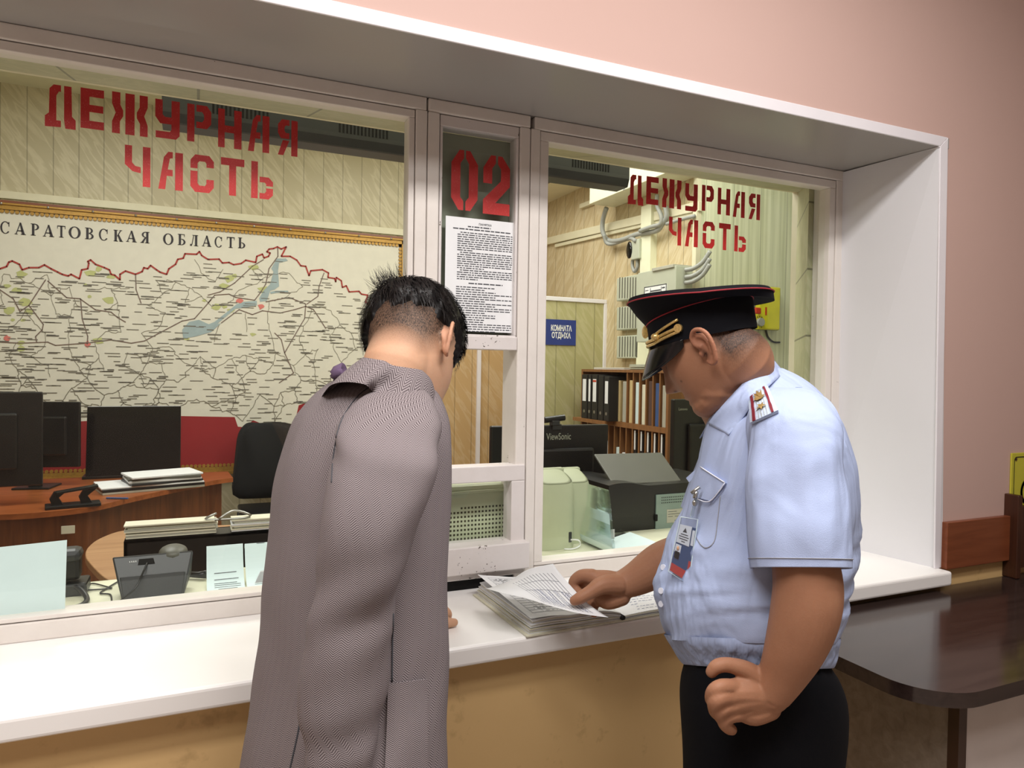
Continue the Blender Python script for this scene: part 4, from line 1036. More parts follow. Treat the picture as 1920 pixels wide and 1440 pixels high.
# sheets lying by the printer
sx = PY(1125, 935, 2.35)
leafpile('paper_pile', 'small white paper pile between the far speaker and the printer', sx.x-.04, pa.x-.045, 2.36, 2.47, DZ, PY(1125, 938, 2.5).z-DZ, 8, ['paper', 'charcoal_plastic'], cat='papers')
# second lettered monitor by the rack
yv = 2.85
a = PY(1256, 760, yv); zt_ = PY(1262, 748, yv).z
mon2 = monitor('desk_monitor', 'dark monitor with small white lettering standing beside the wooden rack', (a.x+.30, yv, DZ), math.radians(4), .60, zt_-DZ-.08, .24, .08, ('Lenovo', .055, -.245, .02, -.0125, .90))
MB().tube(smoothline([(a.x+.20, yv-.03, zt_-.02), (a.x+.23, yv-.06, zt_-.10), (a.x+.21, yv-.07, zt_-.18), (a.x+.24, yv-.06, zt_-.30)], 6), .008, 8).build('cable', 'black_plastic', mon2, smooth=True)
MB().box(a.x+.17, a.x+.27, yv-.05, yv-.036, zt_-.36, zt_-.355).build('accent', 'red_plastic', mon2)

# ------------------------------------------------------------------ wooden pigeonhole rack along the side wall
XF = XS-0.32
ry0 = XF/ (XF/ PX(1250, 750, XF).y) if False else PX(1249, 750, XF).y
ry1 = PX(1092, 750, XF).y
rzt = PX(1170, 693, XF).z; rzm = PX(1200, 800, XF).z; rzb = 0.75
rk = thing('pigeonhole_rack', 'wooden pigeonhole rack full of binders and folders against the side wall', 'rack', ((XF+XS)/2, (ry0+ry1)/2, 0))
MB().box(XF, XS-0.002, ry0, ry1, rzt-.018, rzt).build('top_board', 'wood_rack', rk)
MB().box(XF, XS-.002, ry0, ry1, rzm-.02, rzm+.012).build('shelf', 'wood_rack', rk)
MB().box(XF, XS-.002, ry0-.022, ry0, 0, rzt).build('side_panel', 'wood_rack', rk)
MB().box(XF, XS-.002, ry1, ry1+.02, 0, rzt).build('side_panel', 'wood_rack', rk)
MB().box(XF, XS-.002, ry0, ry1, .55, .60).build('shelf', 'wood_rack', rk)
MB().box(XS-.02, XS-.002, ry0, ry1, 0, rzt).build('back_board', 'dark_wood', rk)
ND = 14; pit = (ry1-ry0)/ND
for k in range(1, ND):
    y = ry0+pit*k
    if k < 7: MB().box(XF+.004, XS-.02, y-.006, y+.006, rzm+.012, rzt-.018).build('divider', 'wood_rack', rk)
    MB().box(XF+.004, XS-.02, y-.006, y+.006, .60, rzm-.02).build('divider', 'wood_rack', rk)
# files in the top row, from the near end
def rfile(name, label, mat, k, z0, hgt, th, cat, group, lab=False, dx_=.012):
    y = ry0+pit*(k+.5)
    t = thing(name, label, cat, (XF+.15, y, z0), group)
    MB().box(XF+dx_, XS-.04, y-th/2, y+th/2, z0, z0+hgt).build('cover', mat, t, bevel=.002)
    if lab:
        MB().box(XF+dx_-.001, XF+dx_, y-th*.3, y+th*.3, z0+hgt*.35, z0+hgt*.85).build('spine_label', 'paper', t)
    return t
H1 = rzt-rzm-.06
for k, (mt_, nm, cl) in enumerate((('folder_grey', 'document_folder', 'thin pale grey folder in the nearest slot of the rack top row'), ('folder_blue', 'document_folder', 'blue folder in the second slot of the rack top row'),
        ('folder_brown', 'document_folder', 'dark brown folder in the third slot of the rack top row'), ('paper_cream', 'document_folder', 'cream folder right of the pale blue one in the rack top row'),
        ('paper_blue', 'document_folder', 'pale blue folder in the middle of the rack top row'), ('folder_tan', 'document_folder', 'tan folder beside the wide grey envelope in the rack'))):
    rfile(nm, cl, mt_, k, rzm+.0125, H1*(.85+.04*(k % 3)), pit*.5, 'folder', 'folders in the rack top row')
# tan and grey envelopes
rfile('envelope', 'wide grey envelope in the rack beside the black binders', 'folder_grey', 6, rzm+.0125, H1*.9, pit*.7, 'envelope', None)
rfile('envelope', 'wide tan envelope in the rack beside the black binders', 'folder_tan', 6.95, rzm+.0125, H1*.92, pit*.3, 'envelope', None)
# black lever-arch binders standing in front of the far end
blab = ['black binder with a tall white label nearest the tan envelope', 'black binder turned to show its cover hole', 'black binder with red striped white label', 'thin black binder between two labelled ones', 'black binder with white label at the far rack end']
for k, (u0, u1, v0, v1) in enumerate(((1132, 1142, 706, 786), (1121, 1131, 704, 786), (1109, 1120, 702, 785), (1102, 1108, 702, 784), (1090, 1101, 702, 778))):
    xf = XF-.06
    ya_ = PX(u1, 750, xf).y; yb_ = PX(u0, 750, xf).y; zt_ = PX((u0+u1)/2, v0, xf).z
    t = thing('lever_arch_binder', blab[k], 'binder', (xf+.1, (ya_+yb_)/2, rzm+.0125), 'black lever arch binders on the rack')
    MB().box(xf, xf+.26, ya_+.002, yb_-.002, rzm+.0125, zt_).build('cover', 'binder_black', t, bevel=.003)
    hz = zt_-rzm
    if k in (0, 2, 3, 4): MB().box(xf-.001, xf, ya_+(yb_-ya_)*.22, yb_-(yb_-ya_)*.22, rzm+hz*.42, rzm+hz*.9).build('spine_label', 'paper', t)
    if k == 2: MB().box(xf-.002, xf-.001, ya_+(yb_-ya_)*.22, yb_-(yb_-ya_)*.22, rzm+hz*.84, rzm+hz*.88).build('label_stripe', 'red_plastic', t)
    MB().tube([(xf-.001, (ya_+yb_)/2, rzm+hz*.2), (xf+.001, (ya_+yb_)/2, rzm+hz*.2)], .011, 12).build('finger_ring', 'steel', t)
MB().box(XF-.07, XF+.0, ry1-.42, ry1+.01, rzm-.012, rzm+.012).build('shelf_extension', 'wood_rack', rk)
# lower row
for k in range(5):
    rfile('slim_file', 'dark slim file with white spine strip in the rack lower row', 'binder_black', k+.2, .6005, (rzm-.62)*.95, pit*.4, 'file', 'dark files in the rack lower row', False)
for k, (kk, mt_, lb) in enumerate(((6.0, 'paper', 'slanted white folder in the rack lower row'), (7.0, 'paper_blue', 'pale rounded folder behind the slanted white one'), (9, 'paper', 'white folder near the far end of the rack lower row'), (11, 'folder_grey', 'grey folder at the far end of the rack lower row'))):
    rfile('document_folder', lb, mt_, kk, .6005, (rzm-.62)*(.7+.05*k), pit*.55, 'folder', None)
rl = [o for o in bpy.data.objects if o.name.startswith('slim_file')]
for o in rl:
    k = o.location.y
    MB().box(XF+.009, XF+.0118, k-.006, k+.006, rzm-.15, rzm-.03).build('spine_strip', 'paper', o)
# papers on the rack top
leafpile('paper_pile', 'loose white papers lying along the top of the wooden rack', XF+.02, XF+.24, ry1-.50, ry1-.12, rzt, .014, 4, ['paper', 'paper_cream'], cat='papers')
leafpile('paper_pile', 'grey paper pile on the near end of the rack top', XF+.02, XF+.26, ry0+.1, ry0+.42, rzt, .035, 6, ['folder_grey', 'grey_box'], cat='papers')

# ------------------------------------------------------------------ services on the side wall
def sidebox(name, mat, u0, u1, v0, v1, th, parent=None, bevel=0.0, vm=None):
    x = XS-th; a = PX(u0, vm or (v0+v1)/2, x); b = PX(u1, vm or (v0+v1)/2, x); um = (u0+u1)/2
    zt_ = PX(um, v0, x).z; zb_ = PX(um, v1, x).z
    mb = MB().box(x, XS+.002, a.y, b.y, zb_, zt_)
    return mb.build(name, mat, parent, bevel=bevel)
# cable channels
def channel(label, pts, th, hgt):
    P_ = [PX(u, v, XS-th) for u, v in pts]
    mb = MB(); a, b = P_[0], P_[-1]
    mb.prism([(XS-th, a.y, a.z-hgt/2), (XS-th, b.y, b.z-hgt/2), (XS-th, b.y, b.z+hgt/2), (XS-th, a.y, a.z+hgt/2)], (th+.002, 0, 0))
    return tag(mb.build('cable_channel', 'cream_trim', None, bevel=.003), label, 'cable channel')
channel('upper wide cream cable channel sloping along the side wall', [(1000, 458), (1310, 386)], .03, .06)
channel('lower narrow cream cable channel on the side wall', [(1040, 461), (1310, 397)], .02, .028)
channel('short cream cable channel left of the white wall unit', [(1086, 387), (1110, 378)], .03, .035)
tag(sidebox('cable_duct', 'room_white', 1201, 1220, 385, 512, .05), 'vertical white cable duct above the grey alarm cabinet', 'cable duct')
tag(sidebox('cable_duct', 'room_white', 1193, 1216, 640, 688, .05), 'short white cable duct below the grey alarm cabinet', 'cable duct')
# white wall unit up high
xw = 2.60; a = PX(1105, 383, xw); b = PX(1263, 336, xw)
t = thing('air_conditioner', 'white box-shaped wall unit high above the grey conduits', 'wall unit', ((xw+XS)/2, (a.y+b.y)/2, a.z))
MB().box(xw, XS-.001, b.y, a.y, a.z, a.z+.36).build('case', 'room_white', t, bevel=.004)
ys_ = PX(1170, 360, xw).y; MB().box(xw-.002, xw+.002, ys_-.012, ys_+.012, a.z, a.z+.36).build('seam', 'grey_conduit', t)
# conduits
def conduit(label, pts, r, group='corrugated grey conduits on the side wall'):
    return tag(MB().tube(smoothline([PX(u, v, XS-r-.040-e) for u, v, e in pts], 6), r, 10).build('conduit', 'grey_conduit', None, smooth=True), label, 'conduit', group)
conduit('grey conduit dropping from the white wall unit and turning along the wall', [(1137, 390, .05), (1130, 415, .03), (1131, 437, .02), (1142, 451, .0), (1165, 450, 0), (1195, 439, 0), (1230, 433, 0), (1242, 420, 0), (1250, 406, 0), (1248, 388, 0)], .017)
conduit('grey conduit running just under the first one to the sensor', [(1133, 440, .04), (1137, 455, .02), (1150, 457, 0), (1180, 447, 0), (1192, 452, .02)], .014)
conduit('grey conduit climbing beside the letters to the ceiling', [(1200, 433, .03), (1222, 425, .03), (1238, 420, .02), (1240, 405, .02), (1232, 385, .02), (1232, 365, .02)], .014)
conduit('thin grey conduit leading right from the bend to the white panelling', [(1250, 420, 0), (1275, 412, 0), (1302, 405, 0)], .012)
t = thing('sensor_box', 'white wall sensor with black oval eye below the conduits', 'sensor', (XS-.05, PX(1186, 470, XS-.05).y, PX(1186, 485, XS-.05).z))
s_ = sidebox('case', 'grey_box', 1183, 1198, 449, 486, .07, t, .006)
e_ = PX(1182, 468, XS-.075); MB().ell((XS-.07, e_.y+.02, e_.z), .014, .035, .06).build('eye', 'screen_black', t, smooth=True)
MB().tube(smoothline([PX(1186, 488, XS-.04), PX(1186, 500, XS-.04), PX(1190, 509, XS-.04), PX(1195, 500, XS-.04), PX(1195, 488, XS-.04)], 6), .012, 8).build('conduit_loop', 'grey_conduit', t, smooth=True)
# alarm cabinet
t = thing('alarm_cabinet', 'grey metal alarm cabinet with printed diagram behind the officer cap', 'cabinet', (XS-.08, PX(1245, 560, XS-.16).y, PX(1245, 640, XS-.16).z))
sidebox('case', 'grey_box', 1195, 1266, 505, 640, .16, t, .004)
x = XS-.163; f0 = PX(1208, 535, x); f1 = PX(1250, 535, x); zt_ = PX(1228, 535, x).z; zb_ = PX(1228, 575, x).z
MB().box(x, x+.004, f1.y, f0.y, zb_, zt_).build('diagram_sheet', 'paper', t)
mb = MB()
for ya, yb2, za, zb2 in ((0, 1, .96, 1), (0, 1, 0, .04), (0, .03, 0, 1), (.97, 1, 0, 1), (.3, .75, .72, .78), (.3, .75, .6, .64), (.35, .75, .45, .50), (.05, .2, .8, .83), (.05, .2, .6, .63), (.05, .2, .4, .43), (.8, .93, .8, .86), (.8, .93, .6, .66), (.8, .93, .4, .46), (.28, .30, .1, .9), (.76, .78, .1, .9)):
    L_ = f0.y-f1.y; hz = zt_-zb_
    mb.quad((x-.001, f0.y-L_*ya, zb_+hz*za), (x-.001, f0.y-L_*yb2, zb_+hz*za), (x-.001, f0.y-L_*yb2, zb_+hz*zb2), (x-.001, f0.y-L_*ya, zb_+hz*zb2))
mb.build('diagram_print', 'print_grey', t)
sidebox('hinge_strip', 'folder_grey', 1222, 1262, 499, 505, .17, t, .002)
yc = PX(1266, 520, XS-.16).y
for k, (du, dv) in enumerate(((1286, 506), (1284, 520), (1286, 530))):
    p = PX(du, dv, XS-.10); MB().tube(smoothline([(p.x, yc-.02, p.z), (p.x+.02, yc-.07, p.z+.005), (p.x+.05, yc-.12, p.z+.04), (XS-.03, yc-.16, p.z+.10)], 5), .014, 8).build('conduit', 'grey_conduit', t, smooth=True)
for k, (va, vb_, lb) in enumerate(((518, 562, 'upper grey slotted terminal unit beside the alarm cabinet'), (574, 618, 'middle grey slotted terminal unit beside the alarm cabinet'), (629, 672, 'lower grey slotted terminal unit above the wooden rack'))):
    y_ = PX(1175, (va+vb_)/2, XS-.05); t = thing('terminal_unit', lb, 'terminal unit', (XS-.03, y_.y, PX(1175, vb_, XS-.05).z), 'grey slotted terminal units')
    sidebox('case', 'grey_box', 1156, 1196, va, vb_, .05, t, .006)
    mb = MB(); x = XS-.051
    for i in range(7):
        u = 1162+i*5; p = PX(u, va+2, x); q_ = PX(u, vb_-3, x)
        mb.box(x, x+.002, p.y-.006, p.y+.006, q_.z, p.z)
    mb.build('slot', 'grey_plastic', t)
# yellow intercom on the white panelling
yv = YP-.051
a = PY(1408, 618, yv); b = PY(1449, 541, yv)
t = thing('yellow_intercom', 'bright yellow wall device with red and grey knobs behind the officer cap', 'intercom', ((a.x+b.x)/2, yv-.04, a.z))
MB().box(a.x, b.x, yv-.07, yv-.03, a.z, b.z).build('front', 'phone_yellow', t, bevel=.008)
MB().box(a.x+.02, b.x+.025, yv-.035, yv, a.z-.0, b.z+.005).build('back_plate', 'grey_plastic', t, bevel=.005)
p = PY(1424, 604, yv-.07); MB().disc((p.x, yv-.07, p.z), (0, -1, 0), .026, .02).build('knob', 'grey_conduit', t, smooth='auto')
mb = MB()
for k in range(9): 
    aa = math.radians(-60+k*30); mb.box(p.x+.036*math.cos(aa)-.003, p.x+.036*math.cos(aa)+.003, yv-.0715, yv-.07, p.z+.036*math.sin(aa)-.003, p.z+.036*math.sin(aa)+.003)
mb.build('scale_mark', 'cavity_black', t)
p = PY(1420, 583, yv-.07); MB().box(p.x-.03, p.x+.015, yv-.09, yv-.07, p.z-.02, p.z+.02).build('red_switch', 'red_plastic', t, bevel=.006)
p = PY(1436, 585, yv-.07); MB().box(p.x-.006, p.x+.006, yv-.072, yv-.07, p.z-.02, p.z+.03).build('red_label', 'red_plastic', t)
MB().tube(smoothline([PY(1436, 618, yv-.01), PY(1440, 632, yv-.01), PY(1450, 641, yv-.01), PY(1462, 642, yv-.01)], 6), .006, 8).build('cable', 'charcoal_plastic', t, smooth=True)
# ================================================================== lobby things
# dark table along the wall
TZ = 0.862
TX0, TX1, TY0, TY1 = PZ(1560, 1225, TZ).x, 3.4, PZ(1850, 1293, TZ).y, YW-.004
t = thing('dark_table', 'glossy dark brown table with rounded corner standing along the pink wall', 'table', ((TX0+TX1)/2, (TY0+TY1)/2, 0))
r = .13; cor = [(TX0+r-r*math.cos(a), TY0+r-r*math.sin(a)) for a in [PI/2*k/10 for k in range(11)]]
poly = [Vector((TX0, TY1, TZ-.032))]+[Vector((x, y, TZ-.032)) for x, y in cor]+[Vector((TX1, TY0, TZ-.032)), Vector((TX1, TY1, TZ-.032))]
MB().prism(poly, (0, 0, .032)).build('tabletop', 'table_black', t, smooth='auto')
px_ = TX0+.13; py_ = TY0+.055
MB().box(px_, px_+.022, py_+.01, TY1-.02, 0, TZ-.033).build('side_panel', 'wood_ash', t)
MB().box(px_-.002, px_+.024, py_-.012, py_+.012, 0, TZ-.033).build('corner_edging', 'dark_wood', t)
MB().box(px_+.025, TX1-.05, py_-.005, py_+.012, .57, TZ-.033).build('front_panel', 'table_panel_white', t)
MB().box(TX1-.06, TX1-.038, py_+.01, TY1-.02, 0, TZ-.033).build('side_panel', 'wood_ash', t)
# wooden board along the wall above the table
a = PY(1757, 985, YW-.018); b = PY(1915, 966, YW-.018)
bz0_ = PY(1830, 1060, YW-.018).z
tag(MB().box(2.098, 3.4, YW-.02, YW-.0005, bz0_, a.z+.004).build('wall_board', 'wood_board', None, bevel=.002), 'reddish brown wooden bumper board screwed along the wall above the dark table', 'board')
# yellow accessibility plate
yv = YW-.006
a = PY(1894, 962, yv); tz_ = PY(1896, 850, yv).z; hgt = tz_-a.z
t = thing('accessibility_sign', 'square yellow plate with black wheelchair pictogram above the wooden board', 'sign', (a.x+hgt/2, yv, a.z))
MB().box(a.x, a.x+hgt, yv, YW-.0005, a.z, tz_).build('plate', 'sign_yellow', t, bevel=.002)
mb = MB(); x0, x1, z0, z1 = a.x+.012, a.x+hgt-.012, a.z+.012, tz_-.012; w = .0028; rc = .012
def rr_(o):
    P_ = []
    for cx_, cz_, s in ((x0+rc, z1-rc, 90), (x0+rc, z0+rc, 180), (x1-rc, z0+rc, 270), (x1-rc, z1-rc, 360)):
        for k in range(6): aa = math.radians(s+90*k/5); P_.append((cx_+(rc-o)*math.cos(aa), cz_+(rc-o)*math.sin(aa)))
    return P_
A_, B_ = rr_(0), rr_(w); n = len(A_)
for k in range(n):
    p, q_, r_, s_ = A_[k], A_[(k+1) % n], B_[(k+1) % n], B_[k]
    mb.quad((p[0], yv-.0012, p[1]), (q_[0], yv-.0012, q_[1]), (r_[0], yv-.0012, r_[1]), (s_[0], yv-.0012, s_[1]))
# pictogram: wheel, head, body
cx_, cz_ = a.x+hgt*.50, a.z+hgt*.34
def thick(pts, w_):
    P_ = [Vector((p[0], yv-.0012, p[1])) for p in pts]
    for p, q_ in zip(P_, P_[1:]):
        d = (q_-p).normalized(); nn = Vector((-d.z, 0, d.x))*w_/2; e = d*w_*.3
        mb.quad(p-nn-e, q_-nn+e, q_+nn+e, p+nn-e)
thick([(cx_+hgt*.22*math.cos(math.radians(d)), cz_+hgt*.22*math.sin(math.radians(d))) for d in range(110, 345, 8)], hgt*.055)
thick([(cx_-.01, cz_+hgt*.40), (cx_-.002, cz_+hgt*.08), (cx_+hgt*.16, cz_+hgt*.08), (cx_+hgt*.24, cz_-hgt*.14), (cx_+hgt*.31, cz_-hgt*.12)], hgt*.075)
thick([(cx_-.006, cz_+hgt*.24), (cx_+hgt*.17, cz_+hgt*.24)], hgt*.055)
mb.flat([(cx_-.012+hgt*.07*math.cos(2*PI*k/18), yv-.0012, cz_+hgt*.50+hgt*.07*math.sin(2*PI*k/18)) for k in range(18)])
mb.build('pictogram', 'cavity_black', t)
mb = MB()
for x, z in ((x0+.008, z1-.008), (x0+.008, z0+.008), (x1-.008, z1-.008), (x1-.008, z0+.008)): mb.tube([(x, yv-.003, z), (x, yv, z)], .0045, 12)
mb.build('screw', 'dark_wood', t)
# brown wooden post on the table
a = PZ(1906, 1086, TZ+.001)
ztp = PY(1907, 930, a.y).z
t = thing('wooden_stand', 'dark brown wooden stand edge at the far end of the dark table', 'stand', (a.x+.12, a.y+.1, TZ))
MB().box(a.x, a.x+.022, a.y, a.y+.05, TZ+.0005, ztp).build('upright', 'post_wood', t, bevel=.003)
MB().box(a.x+.022, a.x+.30, a.y+.012, a.y+.03, TZ+.03, ztp-.04).build('panel', 'post_wood', t)
MB().box(a.x+.30, a.x+.322, a.y, a.y+.05, TZ+.0005, ztp).build('upright', 'post_wood', t, bevel=.003)

# ------------------------------------------------------------------ ledger on the counter
LZ = ZC+.0006
c0 = PZ(990, 1193, LZ); c1 = PZ(893, 1124, LZ); c2 = PZ(1142, 1168, LZ)
ux = (c2-c0); ux.z = 0; wl = ux.length; ux.normalize(); uy = (c1-c0); uy.z = 0; uy = uy-ux*uy.dot(ux); dl = uy.length; uy.normalize()
wl = .245; dl = .305
ld = thing('ledger_book', 'thick open ledger of printed forms lying on the counter by the officer hand', 'ledger', c0+ux*wl+uy*dl*.5)
def lp3(s, tt, z): return Vector((c0.x, c0.y, LZ))+ux*s+uy*tt+Vector((0, 0, z))
HL = .030
mb = MB(); mb.prism([lp3(-.006, -.006, 0), lp3(wl*2+.02, -.006, 0), lp3(wl*2+.02, dl+.004, 0), lp3(-.006, dl+.004, 0)], (0, 0, .003)); mb.build('cover', 'paper_cream', ld)
rq = random.Random(9)
for mi, mt_ in enumerate(('paper', 'paper', 'paper_cream')):
    mb = MB()
    for k in range(13):
        if (k*2) % 3 != mi and not (mi == 0 and k == 12): continue
        z = .003+HL*k/13; th = HL/13*.82; j = rq.uniform(0, .005); bw = .012*(k/13)
        R_ = []
        for i in range(13):
            s = j+bw+(wl-j-bw)*i/12; dip = (-.5*HL*(k/13))*max(0, (i-8)/4)**2+.004*math.sin(PI*min(1, i/5))*(k/13)
            R_.append([lp3(s, j, z+dip), lp3(s, dl-j, z+dip), lp3(s, dl-j, z+dip+th), lp3(s, j, z+dip+th)])
        mb.rings(R_)
    mb.build('page_block', mt_, ld)
# right-hand leaves
for mi, mt_ in enumerate(('paper_cream', 'paper')):
    mb = MB()
    for k in range(6):
        if k % 2 != mi: continue
        z = .003+.008*k/6; j = rq.uniform(0, .006); R_ = []
        for i in range(13):
            s = wl+.008+(wl-j)*i/12; up = .004*math.sin(PI*min(1, i/8))*(k/6)
            R_.append([lp3(s, j-.002, z+up), lp3(s, dl-j, z+up), lp3(s, dl-j, z+up+.001), lp3(s, j-.002, z+up+.001)])
        mb.rings(R_)
    mb.build('page_block', mt_, ld)
MB().tube([lp3(wl+.004, -.004, .008), lp3(wl+.004, dl, .008)], .006, 10).build('spine', 'binder_black', ld, smooth=True)
# curved top page with print, and the lifted leaf
def page_z(s): 
    i = s/wl*12; return .003+HL-.5*HL*max(0, (i-8)/4)**2+.004*math.sin(PI*min(1, i/5))+.0012
mb = MB(); R_ = []
for i in range(17):
    s = .004+(wl-.006)*i/16; R_.append([lp3(s, -.003, page_z(s)+.006*math.exp(-s/.03)), lp3(s, dl-.002, page_z(s)+.022*math.exp(-s/.05))])
for a, b in zip(R_, R_[1:]): mb.quad(a[0], b[0], b[1], a[1])
mb.build('top_page', 'paper', ld)
def form(mb, P, n, cols, e, rnd, wl_=1.0, text_w=True):
    """ruled lines and handwriting on a surface P(s, t)"""
    def seg(s0, t0, s1, t1, w_, horiz):
        N = 8
        for k in range(N):
            a0 = k/N; a1 = (k+1)/N
            pa = (s0+(s1-s0)*a0, t0+(t1-t0)*a0); pb = (s0+(s1-s0)*a1, t0+(t1-t0)*a1)
            if horiz: mb.quad(P(pa[0], pa[1], e), P(pb[0], pb[1], e), P(pb[0], pb[1]+w_, e), P(pa[0], pa[1]+w_, e))
            else: mb.quad(P(pa[0], pa[1], e), P(pa[0]+w_, pa[1], e), P(pb[0]+w_, pb[1], e), P(pb[0], pb[1], e))
    for k in range(n): seg(.08, .08+.84*k/(n-1), .94, .08+.84*k/(n-1), .006, True)
    for c in cols: seg(c, .08, c, .92, .004, False)
def P_top(s, tt, e): ss = .004+(wl-.006)*s; f = 1-tt; return lp3(ss, dl*tt, page_z(ss)+.006*math.exp(-ss/.03)+.016*tt*math.exp(-ss/.05)+e)
mb = MB(); form(mb, P_top, 17, (.08, .2, .62, .8, .94), .0012, rq); mb.build('ruled_form', 'line_grey', ld)
def scribble(mb, P, n, e, rnd, s0=.1, s1=.9, t0=.1, t1=.9, w_=.007):
    for k in range(n):
        tt = t0+(t1-t0)*k/n; s = rnd.uniform(s0, s0+.15); 
        while s < s1-.05 and rnd.random() < .93:
            L_ = rnd.uniform(.015, .05); dt = rnd.uniform(-.006, .006)
            mb.quad(P(s, tt, e), P(s+L_, tt+dt, e), P(s+L_, tt+dt+w_, e), P(s, tt+w_, e)); s += L_+rnd.uniform(.008, .03)
mb = MB(); scribble(mb, P_top, 34, .0016, rq); mb.build('handwriting', 'print_grey', ld)
def P_right(s, tt, e): ss = wl+.02+(wl-.02)*s; i = (ss-wl-.008)/(wl)*12; return lp3(ss, dl*tt, .003+.008*5/6+.004*math.sin(PI*min(1, i/8))*(5/6)+.0012+e)
mb = MB(); scribble(mb, P_right, 16, .0006, rq, .08, .9, .06, .9, .005); mb.build('handwriting', 'ink_blue', ld)
# lifted leaf: from the spine edge up to the corner held by the officer
L0 = PZ(1140, 1158, LZ+.018); 
K = [[lp3(.012, .15, HL+.03), lp3(.012, dl+.0, HL+.03)]]
pA = W(1142, 1157, 0); 
def pg(u, v, d): return W(u, v, d)
# leaf control grid: rows from far-left (spine side hidden) to the free edge on the right
E0 = [pg(1141, 1158, 1.50), pg(1120, 1145, 1.52), pg(1095, 1125, 1.545), pg(1068, 1096, 1.57), pg(1050, 1075, 1.59), pg(1037, 1057, 1.61)]
E1 = [pg(1085, 1150, 1.50), pg(1062, 1135, 1.53), pg(1040, 1113, 1.56), pg(1018, 1090, 1.59), pg(1003, 1076, 1.615), pg(990, 1068, 1.63)]
E2 = [pg(1035, 1137, 1.51), pg(1015, 1125, 1.54), pg(995, 1110, 1.57), pg(975, 1098, 1.60), pg(965, 1092, 1.63), pg(957, 1088, 1.65)]
E3 = [pg(985, 1122, 1.53), pg(970, 1116, 1.56), pg(955, 1109, 1.59), pg(942, 1104, 1.62), pg(930, 1102, 1.65), pg(920, 1102, 1.68)]
E4 = [pg(940, 1112, 1.55), pg(930, 1109, 1.575), pg(922, 1107, 1.60), pg(915, 1105, 1.63), pg(908, 1104, 1.66), pg(902, 1104, 1.69)]
G = np.array([[tuple(p) for p in E] for E in (E0, E1, E2, E3, E4)])
g1 = np.stack([catmull(G[:, j], 5) for j in range(G.shape[1])], 1); g2 = np.stack([catmull(g1[i], 4) for i in range(g1.shape[0])], 0)
NI, NJ = g2.shape[:2]
mb = MB(); idx = [[mb.addv(g2[i, j]) for j in range(NJ)] for i in range(NI)]
for i in range(NI-1):
    for j in range(NJ-1): mb.face([idx[i][j], idx[i+1][j], idx[i+1][j+1], idx[i][j+1]])
lf = mb.build('lifted_page', 'paper', ld, smooth=True)
so = lf.modifiers.new('solid', 'SOLIDIFY'); so.thickness = .0004
def P_leaf(s, tt, e):
    fi = min(NI-1.001, max(0, s*(NI-1))); fj = min(NJ-1.001, max(0, tt*(NJ-1))); i, j = int(fi), int(fj); a, b = fi-i, fj-j
    p = g2[i, j]*(1-a)*(1-b)+g2[i+1, j]*a*(1-b)+g2[i, j+1]*(1-a)*b+g2[i+1, j+1]*a*b
    v = Vector(p); return v+(CAM-v).normalized()*(.0012+e)
mb = MB()
for k in range(13): 
    s = .10+.42*k/12
    for m in range(10): 
        t0 = .10+.7*m/10; t1 = .10+.7*(m+1)/10; mb.quad(P_leaf(s, t0, 0), P_leaf(s, t1, 0), P_leaf(s+.006, t1, 0), P_leaf(s+.006, t0, 0))
for tt in (.12, .45, .62):
    for m in range(10):
        a0 = .1+.42*m/10; a1 = .1+.42*(m+1)/10; mb.quad(P_leaf(a0, tt, 0), P_leaf(a1, tt, 0), P_leaf(a1, tt+.008, 0), P_leaf(a0, tt+.008, 0))
mb.build('page_grid', 'line_grey', ld)
mb = MB(); scribble(mb, lambda s, tt, e: P_leaf(.1+.45*tt, .12+.36*s, e), 20, .0004, rq, .0, .95, .05, .95, .012); mb.build('handwriting', 'ink_blue', ld)
# binding thread over the counter edge
s_ = lp3(wl+.155, -.002, .006)
MB().tube(smoothline([lp3(wl+.135, .03, .0095), lp3(wl+.15, .0, .009), Vector((s_.x+.006, 1.392, ZC+.002)), Vector((s_.x+.010, 1.389, ZC-.03)), Vector((s_.x+.006, 1.3885, ZC-.055))], 6), .0012, 6).build('binding_thread', 'thread', ld, smooth=True)
MB().tube(smoothline([lp3(wl+.11, .03, .0095), lp3(wl+.145, .0, .009), Vector((s_.x+.002, 1.391, ZC+.002)), Vector((s_.x+.004, 1.389, ZC-.02)), Vector((s_.x+.008, 1.3885, ZC-.045))], 6), .0012, 6).build('binding_thread', 'thread', ld, smooth=True)
# ================================================================== people
from mathutils.bvhtree import BVHTree
def frame(az, pitch, roll=0.0):
    """columns: forward, left, up; az from +Y towards +X, pitch down, roll towards the right shoulder"""
    f = Vector((math.sin(az)*math.cos(pitch), math.cos(az)*math.cos(pitch), -math.sin(pitch)))
    l = Vector((0, 0, 1)).cross(f).normalized(); u = f.cross(l)
    l2 = l*math.cos(roll)+u*math.sin(roll); u2 = u*math.cos(roll)-l*math.sin(roll)
    return Matrix(((f.x, l2.x, u2.x), (f.y, l2.y, u2.y), (f.z, l2.z, u2.z)))
HEAD = np.array([(-.128, .055, .02, .02), (-.122, .080, -.005, .032), (-.108, .092, -.02, .045), (-.09, .091, -.035, .054), (-.07, .092, -.055, .061), (-.045, .093, -.075, .067), (-.02, .089, -.088, .071),
                 (0, .088, -.096, .074), (.02, .095, -.100, .076), (.045, .096, -.102, .077), (.07, .09, -.098, .074), (.09, .075, -.085, .066), (.105, .055, -.065, .052), (.115, .03, -.04, .032), (.119, .006, -.010, .009)])
HI = catmull(HEAD, 6)
